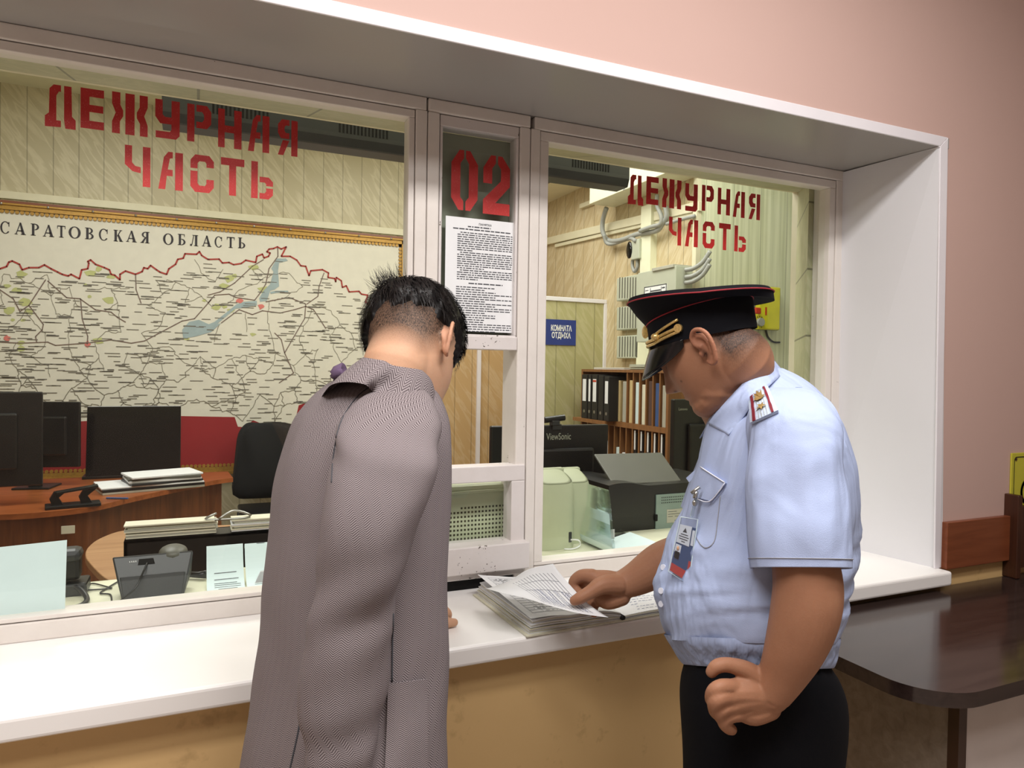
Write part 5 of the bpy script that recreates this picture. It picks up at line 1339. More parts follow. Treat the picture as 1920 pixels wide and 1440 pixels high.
def head_pt(i, a, wide=1.0, long=1.0, off=0.0):
    z, xf, xb, w = HI[i]; c, s = math.cos(a), math.sin(a); n = 2/2.25
    cx = -0.01; rx = (xf-cx) if c > 0 else (cx-xb)
    x = cx+rx*math.copysign(abs(c)**n, c)*(long if not isinstance(long, tuple) else long[0 if c > 0 else 1]); y = w*math.copysign(abs(s)**n, s)*wide
    g = lambda v, m, q: math.exp(-((v-m)/q)**2)
    if c > 0:
        ay = abs(y)
        if z < .014:
            if z > -.040: nb = .006+.024*((.014-z)/.054)**1.25
            else: nb = .030*max(0, 1-((-.040-z)/.015))**.7
            x += nb*math.exp(-(y/(.010+.006*max(0, min(1, (.0-z)/.04))))**2)
        x -= .011*g(ay, .033, .017)*g(z, .001, .012)
        x += .007*g(ay, .033, .012)*g(z, -.001, .006)
        x += .004*g(ay, .030, .025)*g(z, .020, .008)
        x += math.exp(-(y/.022)**2)*(.006*g(z, -.074, .005)+.006*g(z, -.087, .005)-.004*g(z, -.0805, .003))
        x += .004*g(ay, .052, .02)*g(z, -.03, .02)
        x += .005*g(z, -.108, .010)*math.exp(-(y/.02)**2)
    r = Vector((x, y, z))
    if off: r = r+Vector((x-cx, y, max(z, -.02)*.9)).normalized()*off
    return r
def add_head(mb, wide, long, NA=110):
    R_ = [[head_pt(i, 2*PI*k/NA, wide, long) for k in range(NA)] for i in range(len(HI))]
    mb.rings(R_)
def add_ear(mb, side, wide, sc=1.0, x0=-.012, z0=-.014, flare=.35):
    def E(b, u, o=0.0):
        out = .0015+(.5*(b+.010))*flare/.35*.75+o
        return Vector((x0-b*sc*.92, side*(.0735*wide+out*sc), z0+u*sc-b*.15))
    hel = catmull([(.0, .004), (-.008, .014), (-.006, .026), (.004, .033), (.014, .031), (.021, .022), (.022, .010), (.018, -.004), (.011, -.017), (.004, -.026), (-.004, -.027), (-.009, -.018)], 5)
    mb.tube([E(b, u, .002) for b, u in hel], .0040*sc, 8)
    ah = catmull([(.003, .024), (.011, .019), (.014, .008), (.010, -.006), (.003, -.013)], 4)
    mb.tube([E(b, u, -.001) for b, u in ah], .0036*sc, 8)
    for b, u, r1, r2 in ((.006, .008, .014, .021), (.002, -.018, .009, .010)):
        mb.ell(E(b, u, -.0055 if u > 0 else -.002), r1*sc, .0045*sc, r2*sc)
    mb.ell(E(-.010, -.004, .000), .0045*sc, .005*sc, .006*sc)
def add_chain(mb, pts, radii, n=12, k=4, flat=1.0, ends=True):
    P_ = catmull([tuple(p)+(r,) for p, r in zip(pts, radii)], k)
    pp = [Vector(p[:3]) for p in P_]; rr = [p[3] for p in P_]
    mb.tube(pp, rr, n, flat=flat)
    if ends:
        mb.ell(pp[0], rr[0], rr[0], rr[0], n=12, m=8); mb.ell(pp[-1], rr[-1]*.98, rr[-1]*.98, rr[-1]*.98, n=12, m=8)
def remeshed(mb, name, voxel, mats, parent, smooth_it=4, tone=None):
    me = bpy.data.meshes.new(name+'_raw'); me.from_pydata(mb.v, [], mb.f)
    bm = bmesh.new(); bm.from_mesh(me); bmesh.ops.recalc_face_normals(bm, faces=bm.faces); bm.to_mesh(me); bm.free()
    ob = bpy.data.objects.new(name+'_raw', me); COL.objects.link(ob)
    r = ob.modifiers.new('r', 'REMESH'); r.mode = 'VOXEL'; r.voxel_size = voxel
    s = ob.modifiers.new('s', 'SMOOTH'); s.factor = .5; s.iterations = smooth_it
    dg = bpy.context.evaluated_depsgraph_get(); m2 = bpy.data.meshes.new_from_object(ob.evaluated_get(dg)); bpy.data.objects.remove(ob)
    nv = len(m2.vertices); co = np.empty(nv*3); m2.vertices.foreach_get('co', co); co = co.reshape(-1, 3)
    if tone is not None:
        ca = m2.color_attributes.new('tone', 'FLOAT_COLOR', 'POINT'); ca.data.foreach_set('color', tone(co).astype(np.float32).ravel())
    off = np.array(origin_of(parent)); m2.vertices.foreach_set('co', (co-off).ravel()); m2.update()
    m2.materials.clear(); m2.materials.append(M[mats])
    m2.polygons.foreach_set('use_smooth', [True]*len(m2.polygons)); m2.name = name
    o = bpy.data.objects.new(name, m2); COL.objects.link(o)
    if parent is not None: o.parent = parent
    return o
def vhoriz(u, v):
    r = ray(u, v); r.z = 0; r.normalize(); return Vector((r.y, -r.x, 0)), r      # right, away
def loft_rows(rows, k, sgn=None, nrm=None, ratio=None, n=64, expo=2.3, depth=None, fold=None, start=0.0, lip=False, tilt=None):
    """rows of (v, left u, right u, distance); each a level ring that fills exactly that span"""
    R0 = catmull(rows, k); rings = []; uvs = []; vacc = 0; prevc = None
    for i, rw in enumerate(R0):
        v, ul, ur, d = rw[:4]; um = (ul+ur)/2
        c = W(um, v, d); rt, aw = vhoriz(um, v); w = (ur-ul)/2*d/F
        if sgn is not None:
            q = math.sqrt((ratio*abs(sgn.dot(rt)))**2+(nrm.dot(rt))**2); b = w/q; A_, B_ = sgn*(b*ratio), nrm*b
        else:
            A_, B_ = rt*w, aw*(rw[4] if len(rw) > 4 else w*depth)
        ring = []; uv = []; acc = 0; prev = None
        if prevc is not None: vacc += (c-prevc).length
        prevc = c
        for j in range(n+1):
            a = start+2*PI*j/n; ca, sa = math.cos(a), math.sin(a)
            p = c+A_*math.copysign(abs(ca)**(2/expo), ca)+B_*math.copysign(abs(sa)**(2/expo), sa)
            if fold: 
                o_ = (p-c); o_.z = 0; p = p+o_.normalized()*fold(a, v, p)
            if tilt: p = p+Vector((0, 0, tilt(v)*(v-694)/F*(d-(p-CAM).dot(FW))))
            if prev is not None: acc += (p-prev).length
            prev = p; ring.append(p); uv.append((acc, -vacc))
        rings.append(ring); uvs.append(uv)
    return rings, uvs
def surf(mb, rings, uvs):
    if mb.uv is None: mb.uv = []
    idx = []
    for r, q in zip(rings, uvs):
        idx.append([mb.addv(p) for p in r]); mb.uv += q
    for a, b in zip(idx, idx[1:]):
        for k in range(len(a)-1): mb.face([a[k], a[k+1], b[k+1], b[k]])
    return idx
def bvh_of(rings):
    vs = []; fs = []
    for r in rings:
        for p in r: vs.append(p)
    n = len(rings[0])
    for i in range(len(rings)-1):
        for k in range(n-1): fs.append((i*n+k, i*n+k+1, (i+1)*n+k+1, (i+1)*n+k))
    return BVHTree.FromPolygons(vs, fs)
def drape(bvs, u, v, off=.002, back=None):
    d = ray(u, v).normalized(); best = None
    for b in (bvs if isinstance(bvs, (list, tuple)) else [bvs]):
        h = b.ray_cast(CAM, d)
        if h[0] is not None and (best is None or h[3] < best[3]): best = h
    if best is None: return W(u, v, back or 1.2)
    nn = best[1]
    if nn.dot(d) > 0: nn = -nn
    return best[0]+nn*off
def patch(bvs, quad, nu, nv, off, th, name, mat, parent, smooth=True, uv=False):
    """a cloth piece laid over the garment: quad of pixel corners a(top-left) b(top-right) c(bottom-right) d(bottom-left)"""
    a, b, c, d = [np.array(q, float) for q in quad]
    mb = MB(); mb.uv = [] if uv else None; top = []; bot = []
    for j in range(nv+1):
        rt_, rb = [], []
        for i in range(nu+1):
            s, t_ = i/nu, j/nv; q = (a*(1-s)+b*s)*(1-t_)+(d*(1-s)+c*s)*t_
            p = drape(bvs, q[0], q[1], off); rt_.append(mb.addv(p)); rb.append(mb.addv(drape(bvs, q[0], q[1], off-th)))
            if uv: mb.uv += [(i*.006, -j*.008)]*2
        top.append(rt_); bot.append(rb)
    for j in range(nv):
        for i in range(nu):
            mb.face([top[j][i], top[j][i+1], top[j+1][i+1], top[j+1][i]]); mb.face([bot[j][i], bot[j+1][i], bot[j+1][i+1], bot[j][i+1]])
    for i in range(nu):
        mb.face([top[0][i], bot[0][i], bot[0][i+1], top[0][i+1]]); mb.face([top[nv][i], top[nv][i+1], bot[nv][i+1], bot[nv][i]])
    for j in range(nv):
        mb.face([top[j][0], top[j+1][0], bot[j+1][0], bot[j][0]]); mb.face([top[j][nu], bot[j][nu], bot[j+1][nu], top[j+1][nu]])
    return mb.build(name, mat, parent, smooth=False)
def seam(bvs, pts, r, name, mat, parent, off=.0005, k=6):
    q = catmull(pts, k); return MB().tube([drape(bvs, a, b, off) for a, b in q], r, 6).build(name, mat, parent, smooth=True)

def nz(a, k, y, z): return noise.noise(Vector((math.cos(a)*k*.8, math.sin(a)*k*.8, y+z*3.7)))
# ------------------------------------------------------------------ the man in the coat
man = thing('person', 'man in a grey herringbone coat bending over the counter, seen from behind', 'person', (W(650, 1000, 1.2).x, W(650, 1000, 1.2).y, 0), 'people at the counter')
azA = math.radians(66); RA = frame(math.radians(54), math.radians(41), math.radians(-15))
earA = Vector((-.014, -.074, -.015)); oA = W(833, 642, 1.245)-(RA @ earA)*.98
TA = Matrix.Translation(oA) @ RA.to_4x4() @ Matrix.Scale(.98, 4); TAi = np.array(TA.inverted())
mb = MB(); mb.X = TA; add_head(mb, 1.0, 1.0); add_ear(mb, -1, 1.0, 1.08, flare=.5); add_ear(mb, 1, .97, .95, flare=.08); mb.X = None
nb_ = W(728, 752, 1.235)
add_chain(mb, [TA @ Vector((-.030, 0, -.02)), TA @ Vector((-.034, 0, -.075)), nb_.lerp(TA @ Vector((-.034, 0, -.075)), .4), nb_, W(700, 810, 1.235)], [.057, .057, .056, .056, .06], n=40, k=8)
fA = Vector((math.sin(azA), math.cos(azA), 0)); sA = Vector((math.sin(azA+PI/2), math.cos(azA+PI/2), 0))       # facing, right
ch = [W(672, 820, 1.22), W(668, 950, 1.20), W(664, 1100, 1.19), W(655, 1250, 1.17), W(650, 1330, 1.16)]
add_chain(mb, [W(705, 800, 1.23)]+ch[1:], [.065, .085, .085, .09, .09], flat=1.0)
# legs
for sd in (-1, 1):
    hip = W(650, 1330, 1.16)+sA*(.09*sd)
    kn = Vector((hip.x, hip.y, .48))+fA*.02; an = Vector((hip.x, hip.y, .09))-fA*.02
    add_chain(mb, [hip, hip.lerp(kn, .5), kn, kn.lerp(an, .4), an], [.085, .078, .055, .055, .040]); add_chain(mb, [an, an+fA*.1+Vector((0, 0, -.04)), an+fA*.17+Vector((0, 0, -.055))], [.042, .036, .028])
# right arm (near) hangs down
add_chain(mb, [W(725, 820, 1.12), W(712, 920, 1.06), W(680, 1080, 1.015), W(650, 1250, .995), W(640, 1400, .995)], [.04, .042, .04, .036, .028])
hw = W(638, 1430, .995); add_chain(mb, [hw, hw+Vector((.0, .01, -.06)), hw+Vector((.01, .02, -.10))], [.03, .04, .034], flat=.7)
for k in range(4): s_ = hw+Vector((.0, .02, -.09))+fA*(.018*(k-1.5)); add_chain(mb, [s_, s_+Vector((.005, 0, -.035)), s_+Vector((.012, .005, -.065-.006*(k in (1, 2))))], [.0095, .009, .0075])
add_chain(mb, [hw+Vector((0, 0, -.03))+fA*.03, hw+fA*.055+Vector((0, 0, -.065)), hw+fA*.055+Vector((0, 0, -.095))], [.012, .0105, .009])
# left arm reaches the counter
shl = W(600, 800, 1.42); elb = W(690, 1010, 1.50); wrl = W(792, 1138, 1.63)
add_chain(mb, [shl, shl.lerp(elb, .5), elb, elb.lerp(wrl, .5), wrl], [.045, .045, .040, .036, .029])
pz = lambda u, v, h: PZ(u, v, ZC+h)
k0 = pz(822, 1166, .028)
add_chain(mb, [wrl, pz(806, 1160, .032), pz(820, 1150, .032)], [.028, .030, .026], flat=1.0)
add_chain(mb, [pz(806, 1176, .02), pz(822, 1170, .014), pz(840, 1168, .0125), pz(852, 1167, .0115)], [.014, .0125, .0115, .0095])      # thumb
add_chain(mb, [pz(812, 1150, .035), pz(828, 1142, .034), pz(839, 1150, .024), pz(840, 1157, .012)], [.0125, .0115, .0105, .009])      # index
for k in range(1, 4):
    dy = Vector((-.012*k, .017*k, 0)); add_chain(mb, [pz(812, 1150, .034)+dy, pz(828, 1143, .032)+dy, pz(838, 1150, .022)+dy, pz(838, 1157, .011)+dy], [.0125, .0112, .0105, .0085])
def toneA(co):
    q = np.c_[co, np.ones(len(co))] @ TAi.T; x, y, z = q[:, 0], q[:, 1], q[:, 2]
    out = np.zeros((len(co), 4)); out[:, 3] = 1
    inh = (np.abs(y) < .1) & (z > -.2) & (z < .15) & (np.abs(x) < .14)
    lim = -.050+.0*x+np.clip((x+.02)*.9, -.03, .06)
    st = np.clip((z-lim)/.060, 0, 1)**.8*np.clip((.035-x)/.03, 0, 1)
    ear = (np.abs(y) > .0755)
    out[:, 0] = np.where(inh & ~ear, .95*st, 0)
    dx, dz = x+.010, z+.016
    hole = np.exp(-((dx/.006)**2+(dz/.010)**2))*(np.abs(y) < .082)  # shade of the ear hollow painted into the skin colour
    out[:, 0] = np.maximum(out[:, 0], .5*hole*inh)
    out[:, 1] = np.where(inh & ear, .35, 0)
    return out
remeshed(mb, 'body', .003, 'skin_pale', man, 4, toneA)

# hair: long on top, swept from the crown
mb = MB(); mb.X = TA; NA = 90; rh = random.Random(4)
i0 = next(i for i in range(len(HI)) if HI[i][0] > -.01)
def hair_low(a):
    c = math.cos(a); s_ = abs(math.sin(a))
    b = .020-.070*max(0, math.sin(a))**2+.006*math.sin(11*a)
    if c > 0: b = .036-.055*max(0, min(1, (c-.15)/.35))*(1 if c < .62 else 0)+(.034 if c >= .62 else 0)
    return b+.004*math.sin(5*a)+.003*math.sin(23*a)
R_ = []
for i in range(i0, len(HI)):
    ring = []
    for k in range(NA):
        a = 2*PI*k/NA; z = HI[i][0]; e = z-hair_low(a)
        off = -.004 if e < 0 else min(.012, .002+e*.40)*(1 if math.cos(a) < .5 else .7)+.0018*math.sin(9*a+z*60)
        ring.append(head_pt(i, a, 1.0, 1.0, off))
    R_.append(ring)
mb.rings(R_)
wh = Vector((-.075, .018, .085))
def strand(p, dirv, L_, lift, w_=.0009, curl=.4, nrm=None):
    n_ = nrm; pts = []
    for k in range(4):
        s = k/3; pts.append(p+dirv*(L_*s)+n_*(lift*math.sin(PI*min(1, s*.8))-curl*L_*s*s*.35))
    sd = dirv.cross(n_).normalized()
    ii = []
    for k, q in enumerate(pts): ww = w_*(1-.25*k*k/3.0); ii.append((mb.addv(q-sd*max(ww, .00015)), mb.addv(q+sd*max(ww, .00015))))
    for a, b in zip(ii, ii[1:]): mb.face([a[0], a[1], b[1], b[0]])
for t_ in range(3600):
    i = rh.randrange(i0, len(HI)-1); a = rh.uniform(0, 2*PI); z = HI[i][0]
    if z < hair_low(a)+.004: continue
    p = head_pt(i, a, 1, 1, .009 if math.cos(a) < .5 else .006); n_ = (p-Vector((-.01, 0, .0))).normalized()
    d = (p-wh); d = (d-n_*d.dot(n_)); 
    if d.length < 1e-3: continue
    d.normalize(); d = (d+Vector((rh.gauss(0, .18), rh.gauss(0, .18), rh.gauss(0, .12)-.25))).normalized(); d = (d-n_*d.dot(n_)*.85).normalized()
    strand(p, d, rh.uniform(.018, .036)*(1 if p.x < .03 else .7), rh.uniform(.002, .007), rh.uniform(.0006, .0012), .7, n_)
for t_ in range(210):                                             # cowlick at the crown
    p = wh+Vector((rh.gauss(0, .013), rh.gauss(0.004, .014), rh.gauss(0, .006))); n_ = (p-Vector((-.01, 0, .0))).normalized(); p = Vector((-.01, 0, 0))+n_*.122
    d = (n_*rh.uniform(.5, 1.0)+Vector((rh.gauss(-.25, .3), rh.gauss(.25, .3), rh.gauss(.1, .2)))).normalized()
    s2 = d.cross(Vector((0, 0, 1))).normalized()
    strand(p, d, rh.uniform(.018, .045), .002, .0006, rh.uniform(-.2, .5), s2 if s2.length > .1 else n_)
mb.X = None
mb.build('hair', 'hair_black', man, smooth=True)

# coat
def foldA(a, v, p):
    q = nz(a, 1.6, v*.0035, 3.1)*.010+nz(a, 3.4, v*.009, 7.7)*.004
    return q
rowsA = [(688, 704, 758, 1.265), (702, 664, 782, 1.262), (718, 626, 798, 1.258), (738, 600, 812, 1.252), (764, 577, 820, 1.242), (795, 556, 825, 1.235), (850, 536, 826, 1.22), (920, 521, 825, 1.21), (1000, 513, 824, 1.20), (1110, 504, 823, 1.19), (1180, 499, 823, 1.18), (1260, 487, 821, 1.17), (1340, 474, 819, 1.16), (1440, 456, 820, 1.15), (1560, 438, 828, 1.15), (1700, 424, 836, 1.15), (1850, 415, 842, 1.15)]
rA, uA = loft_rows(rowsA, 5, sA, fA, 1.45, 80, 2.35, fold=foldA, start=PI/2)
coat_mb = MB(); surf(coat_mb, rA, uA)
coat_mb.uv = coat_mb.uv
coat = coat_mb.build('coat', 'herringbone', man, smooth=True)
bvA = bvh_of(rA)
def foldS(a, v, p):
    q = nz(a, 1.3, v*.006, 1.3)*.007
    q += .0035*math.sin(v*.050+a*2)*math.exp(-((v-1130)/90)**2)+.005*math.sin(v*.05-a*2)*math.exp(-((v-830)/50)**2)+.003*math.sin(v*.06+a)*math.exp(-((v-1400)/80)**2)
    return q
rowsS = [(726, 730, 778, 1.185), (732, 706, 797, 1.165), (746, 680, 810, 1.14), (770, 656, 820, 1.115), (806, 636, 827, 1.085), (860, 624, 824, 1.045), (920, 614, 808, 1.018), (980, 605, 785, 1.0), (1050, 597, 763, .995), (1130, 584, 743, 1.0), (1200, 575, 731, .995), (1300, 567, 722, .992), (1380, 568, 707, .99), (1440, 574, 703, .99), (1540, 586, 702, .99)]
rS, uS = loft_rows(rowsS, 5, n=56, expo=2.2, depth=.82, fold=foldS, start=PI/2)
s_mb = MB(); surf(s_mb, rS, [[(a+.37, b) for a, b in q] for q in uS]); s_mb.build('sleeve', 'herringbone', coat, smooth=True)
bvS = bvh_of(rS)
# far sleeve
mb = MB(); mb.uv = []
pts = smoothline([W(645, 800, 1.38), W(655, 880, 1.44), W(680, 1000, 1.50), W(735, 1075, 1.56), W(785, 1128, 1.62)], 4); rad = np.interp(np.linspace(0, 1, len(pts)), [0, .5, 1], [.065, .065, .058])
R_ = []
for k, p in enumerate(pts):
    tg = (pts[min(k+1, len(pts)-1)]-pts[max(k-1, 0)]).normalized(); x = Vector((1, 0, 0)); x = (x-tg*x.dot(tg)).normalized(); y = tg.cross(x)
    R_.append([p+x*(rad[k]*math.cos(2*PI*j/32))+y*(rad[k]*math.sin(2*PI*j/32)) for j in range(33)])
surf(mb, R_, [[(2*PI*.07*j/32, -k*.02) for j in range(33)] for k in range(len(pts))]); mb.build('sleeve', 'herringbone', coat, smooth=True)
# collar: folded band round the neck
cN = W(736, 734, 1.225)
az2 = azA-math.radians(6)
RC = frame(az2, math.radians(38), math.radians(-4))
mb = MB(); mb.uv = []
prof = [(.058, -.030), (.058, .005), (.061, .026), (.067, .031), (.074, .023), (.083, .000), (.095, -.036), (.098, -.055)]
R_ = []; U_ = []
for pi, (r, h) in enumerate(prof):
    ring = []; uv = []
    for j in range(49):
        a = math.radians(28)+math.radians(304)*j/48
        lx = r*math.cos(a)*1.0; ly = r*math.sin(a)*1.06
        front = max(0, math.cos(a)); hh = h-.055*front**1.5*(1 if pi > 1 else .7)-(.010 if 3 < pi and abs(math.sin(a)) > .5 else 0)
        pc = cN+RC @ Vector((lx+.022*front, ly, hh))
        if pi >= 6 and math.cos(a) < .3:
            dr = (pc-CAM).normalized(); hits = [h for h in (b.ray_cast(CAM, dr) for b in (bvA, bvS)) if h[0] is not None]
            if hits:
                best_ = min(hits, key=lambda q: q[3]); gap_ = best_[3]-(pc-CAM).length
                if 0 < gap_ < .055: pc = best_[0]-dr*(.007 if pi == 6 else .001)
        ring.append(pc); uv.append((a*.09, -pi*.012))
    R_.append(ring); U_.append(uv)
surf(mb, R_, U_); mb.build('collar', 'herringbone', coat, smooth=True, sub=1)
# pocket, seams and vent
patch(bvA, [(728, 1281), (796, 1272), (798, 1475), (718, 1485)], 10, 20, .006, .003, 'pocket', 'herringbone', coat, uv=True)
seam([bvA, bvS], [(737, 1150), (736, 1200), (735, 1278)], .0012, 'side_seam', 'print_grey', coat)
seam([bvA], [(566, 1330), (560, 1370), (545, 1438), (535, 1480)], .0014, 'back_vent', 'print_grey', coat)
seam([bvS, bvA], [(716, 712), (672, 742), (640, 790), (626, 850), (622, 905)], .0010, 'armhole_seam', 'print_grey', coat)
# scarf corner
sc0 = W(640, 703, 1.25)
mb = MB(); mb.ell(sc0, .016, .016, .017, n=14, m=9)
for k in range(len(mb.v)): p = mb.v[k]; mb.v[k] = p+Vector((noise.noise(p*90)*.012, noise.noise(p*90+Vector((5, 0, 0)))*.012, noise.noise(p*90+Vector((0, 9, 0)))*.012))
mb.build('scarf', 'scarf_purple', man, smooth=True)
# trousers and shoes below the coat
mb = MB()
for sd in (-1, 1):
    hip = W(650, 1330, 1.16)+sA*(.09*sd); an = Vector((hip.x, hip.y, .07))-fA*.02; kn = Vector((hip.x, hip.y, .48))+fA*.02
    mb.tube(smoothline([hip+Vector((0, 0, -.12))-sA*(.03*sd)-fA*.02, hip.lerp(kn, .55)-sA*(.02*sd), kn, kn.lerp(an, .5), an], 4), [.075]*3+[.078]*5+[.076]*5+[.074]*4, 20)
mb.build('trousers', 'trouser_black', man, smooth=True)
for sd in (-1, 1):
    an = W(650, 1330, 1.16)+sA*(.09*sd); an = Vector((an.x, an.y, 0))-fA*.02; mb = MB(); R_ = []
    for s, w_, h in ((-.06, .03, .06), (-.03, .042, .085), (.04, .046, .085), (.12, .05, .06), (.18, .042, .045), (.215, .02, .03)):
        c = an+fA*s; R_.append([c+sA*(w_*math.cos(2*PI*j/16))+Vector((0, 0, .001+h*(.5+.5*math.sin(2*PI*j/16)))) for j in range(16)])
    mb.rings(R_); mb.build('shoe', 'shoe_black', man, smooth=True)

# ------------------------------------------------------------------ the officer
off = thing('person', 'officer in pale blue short-sleeved shirt and peaked cap turning a ledger page, hand on hip', 'person', (W(1420, 1000, 1.32).x, W(1420, 1000, 1.32).y, 0), 'people at the counter')
azv = YAW+math.atan((1400-960)/F)
azB = azv-math.radians(94); fB = Vector((math.sin(azB), math.cos(azB), 0)); sB = Vector((math.sin(azB+PI/2), math.cos(azB+PI/2), 0))
RB = frame(azv-math.radians(78), math.radians(40), math.radians(3))
oB = W(1306, 641, 1.325); WB = 1.06
TB = Matrix.Translation(oB) @ RB.to_4x4(); TBi = np.array(TB.inverted())
mb = MB(); mb.X = TB; add_head(mb, WB, (.86, .96))
RCp = frame(azv-math.radians(96), math.radians(12), math.radians(2)); oC = W(1317, 631, 1.325); TC = Matrix.Translation(oC) @ RCp.to_4x4(); TCi = TC.inverted()
def capfit(mb):                                                    # the skull fits inside the cap
  for k, p in enumerate(mb.v):
    q = TCi @ p
    if q.z > -.050:
        s_ = math.hypot(q.x/.092, q.y/.079); f_ = min(1, 1/max(s_, 1e-6)); bl = min(1, (q.z+.050)/.044); f_ = 1+(f_-1)*bl
        q = Vector((q.x*f_, q.y*f_, min(q.z, .03))); mb.v[k] = TC @ q
capfit(mb)
add_ear(mb, 1, WB, 1.10, x0=-.019, z0=-.042, flare=.5); add_ear(mb, -1, WB, 1.1, x0=-.015, z0=-.034)
mb.ell((.035, .0, -.104), .05, .045, .03)                          # heavy jaw
mb.X = None
nbB = W(1415, 735, 1.335)
add_chain(mb, [TB @ Vector((-.022, 0, -.045)), TB @ Vector((-.036, 0, -.075)), W(1382, 705, 1.33), W(1400, 738, 1.335), W(1425, 800, 1.33)], [.054, .062, .064, .060, .06], n=40, k=8)
add_chain(mb, [TB @ Vector((.02, 0, -.085)), W(1360, 740, 1.33), W(1400, 790, 1.33)], [.055, .060, .07], n=40, k=8)
ch = [W(1455, 830, 1.33), W(1445, 950, 1.33), W(1420, 1080, 1.32), W(1410, 1180, 1.31), W(1420, 1300, 1.30)]
add_chain(mb, ch[:4], [.08, .11, .12, .115])
for sd in (-1, 1):
    hip = W(1425, 1330, 1.30)+sB*(.09*sd); kn = Vector((hip.x, hip.y, .48))+fB*.02; an = Vector((hip.x, hip.y, .09))
    add_chain(mb, [hip, hip.lerp(kn, .5), kn, kn.lerp(an, .4), an], [.065, .066, .056, .054, .042]); add_chain(mb, [an, an+fB*.1+Vector((0, 0, -.04)), an+fB*.17+Vector((0, 0, -.055))], [.042, .036, .028])
# left arm, hand on the hip
add_chain(mb, [W(1470, 820, 1.20), W(1490, 900, 1.14), W(1502, 1010, 1.095), W(1514, 1092, 1.082), W(1509, 1150, 1.082), W(1492, 1208, 1.09), W(1468, 1262, 1.105), W(1446, 1300, 1.115)],
          [.045, .046, .047, .0505, .0505, .045, .036, .0300], n=32, k=6)
H_ = lambda u, v, d: W(u, v, d)
wr = H_(1442, 1306, 1.117)
for (u, v, d), r in (((1378, 1290, 1.108), .0155), ((1370, 1301, 1.102), .017), ((1375, 1318, 1.104), .0165), ((1388, 1333, 1.110), .0155)):
    add_chain(mb, [wr, wr.lerp(H_(u, v, d), .55)+Vector((0, 0, .003)), H_(u, v, d)], [.0235, .021, r])
add_chain(mb, [H_(1440, 1325, 1.118), H_(1412, 1337, 1.114), H_(1388, 1333, 1.112)], [.021, .019, .015])
add_chain(mb, [H_(1434, 1282, 1.117), H_(1402, 1258, 1.116), H_(1368, 1247, 1.114), H_(1345, 1249, 1.112), H_(1334, 1260, 1.114)], [.019, .0150, .0120, .0114, .0096])        # thumb
add_chain(mb, [H_(1378, 1290, 1.106), H_(1353, 1288, 1.092), H_(1338, 1296, 1.092), H_(1334, 1311, 1.104), H_(1342, 1320, 1.118)], [.0140, .0122, .0112, .0104, .009])
add_chain(mb, [H_(1372, 1307, 1.100), H_(1350, 1309, 1.086), H_(1340, 1319, 1.088), H_(1341, 1333, 1.102), H_(1347, 1341, 1.116)], [.0140, .0122, .0112, .0104, .009])
add_chain(mb, [H_(1376, 1323, 1.102), H_(1356, 1328, 1.091), H_(1350, 1340, 1.096), H_(1356, 1351, 1.110)], [.0135, .0120, .0108, .009])
add_chain(mb, [H_(1388, 1337, 1.108), H_(1364, 1343, 1.098), H_(1358, 1355, 1.100), H_(1366, 1365, 1.106), H_(1372, 1368, 1.112)], [.0130, .0115, .0106, .0098, .0088])
# right arm across to the ledger
DH = 1.555
add_chain(mb, [W(1420, 800, 1.48), W(1370, 900, 1.52), W(1325, 1010, 1.53), W(1285, 1040, 1.54), W(1240, 1058, 1.55), W(1195, 1084, 1.555), W(1166, 1097, DH)], [.045, .050, .050, .049, .047, .037, .0300], n=24, k=6)
wr = H_(1168, 1098, DH)
KN = [((1110, 1082, DH+.01), .0165), ((1108, 1094, DH+.028), .0165), ((1113, 1106, DH+.035), .016), ((1120, 1118, DH+.028), .015)]
for (u, v, d), r in KN: add_chain(mb, [wr, wr.lerp(H_(u, v, d), .5), H_(u, v, d)], [.0255, .025, r])
add_chain(mb, [H_(1165, 1118, DH-.002), H_(1140, 1126, DH+.0), H_(1122, 1120, DH+.02)], [.021, .020, .0155])
# thumb on the near side of the leaf
add_chain(mb, [H_(1160, 1096, DH-.015), H_(1130, 1097, DH-.026), H_(1107, 1110, DH-.034), H_(1088, 1121, DH-.038), H_(1077, 1126, DH-.036)], [.022, .0205, .0150, .0135, .0110])
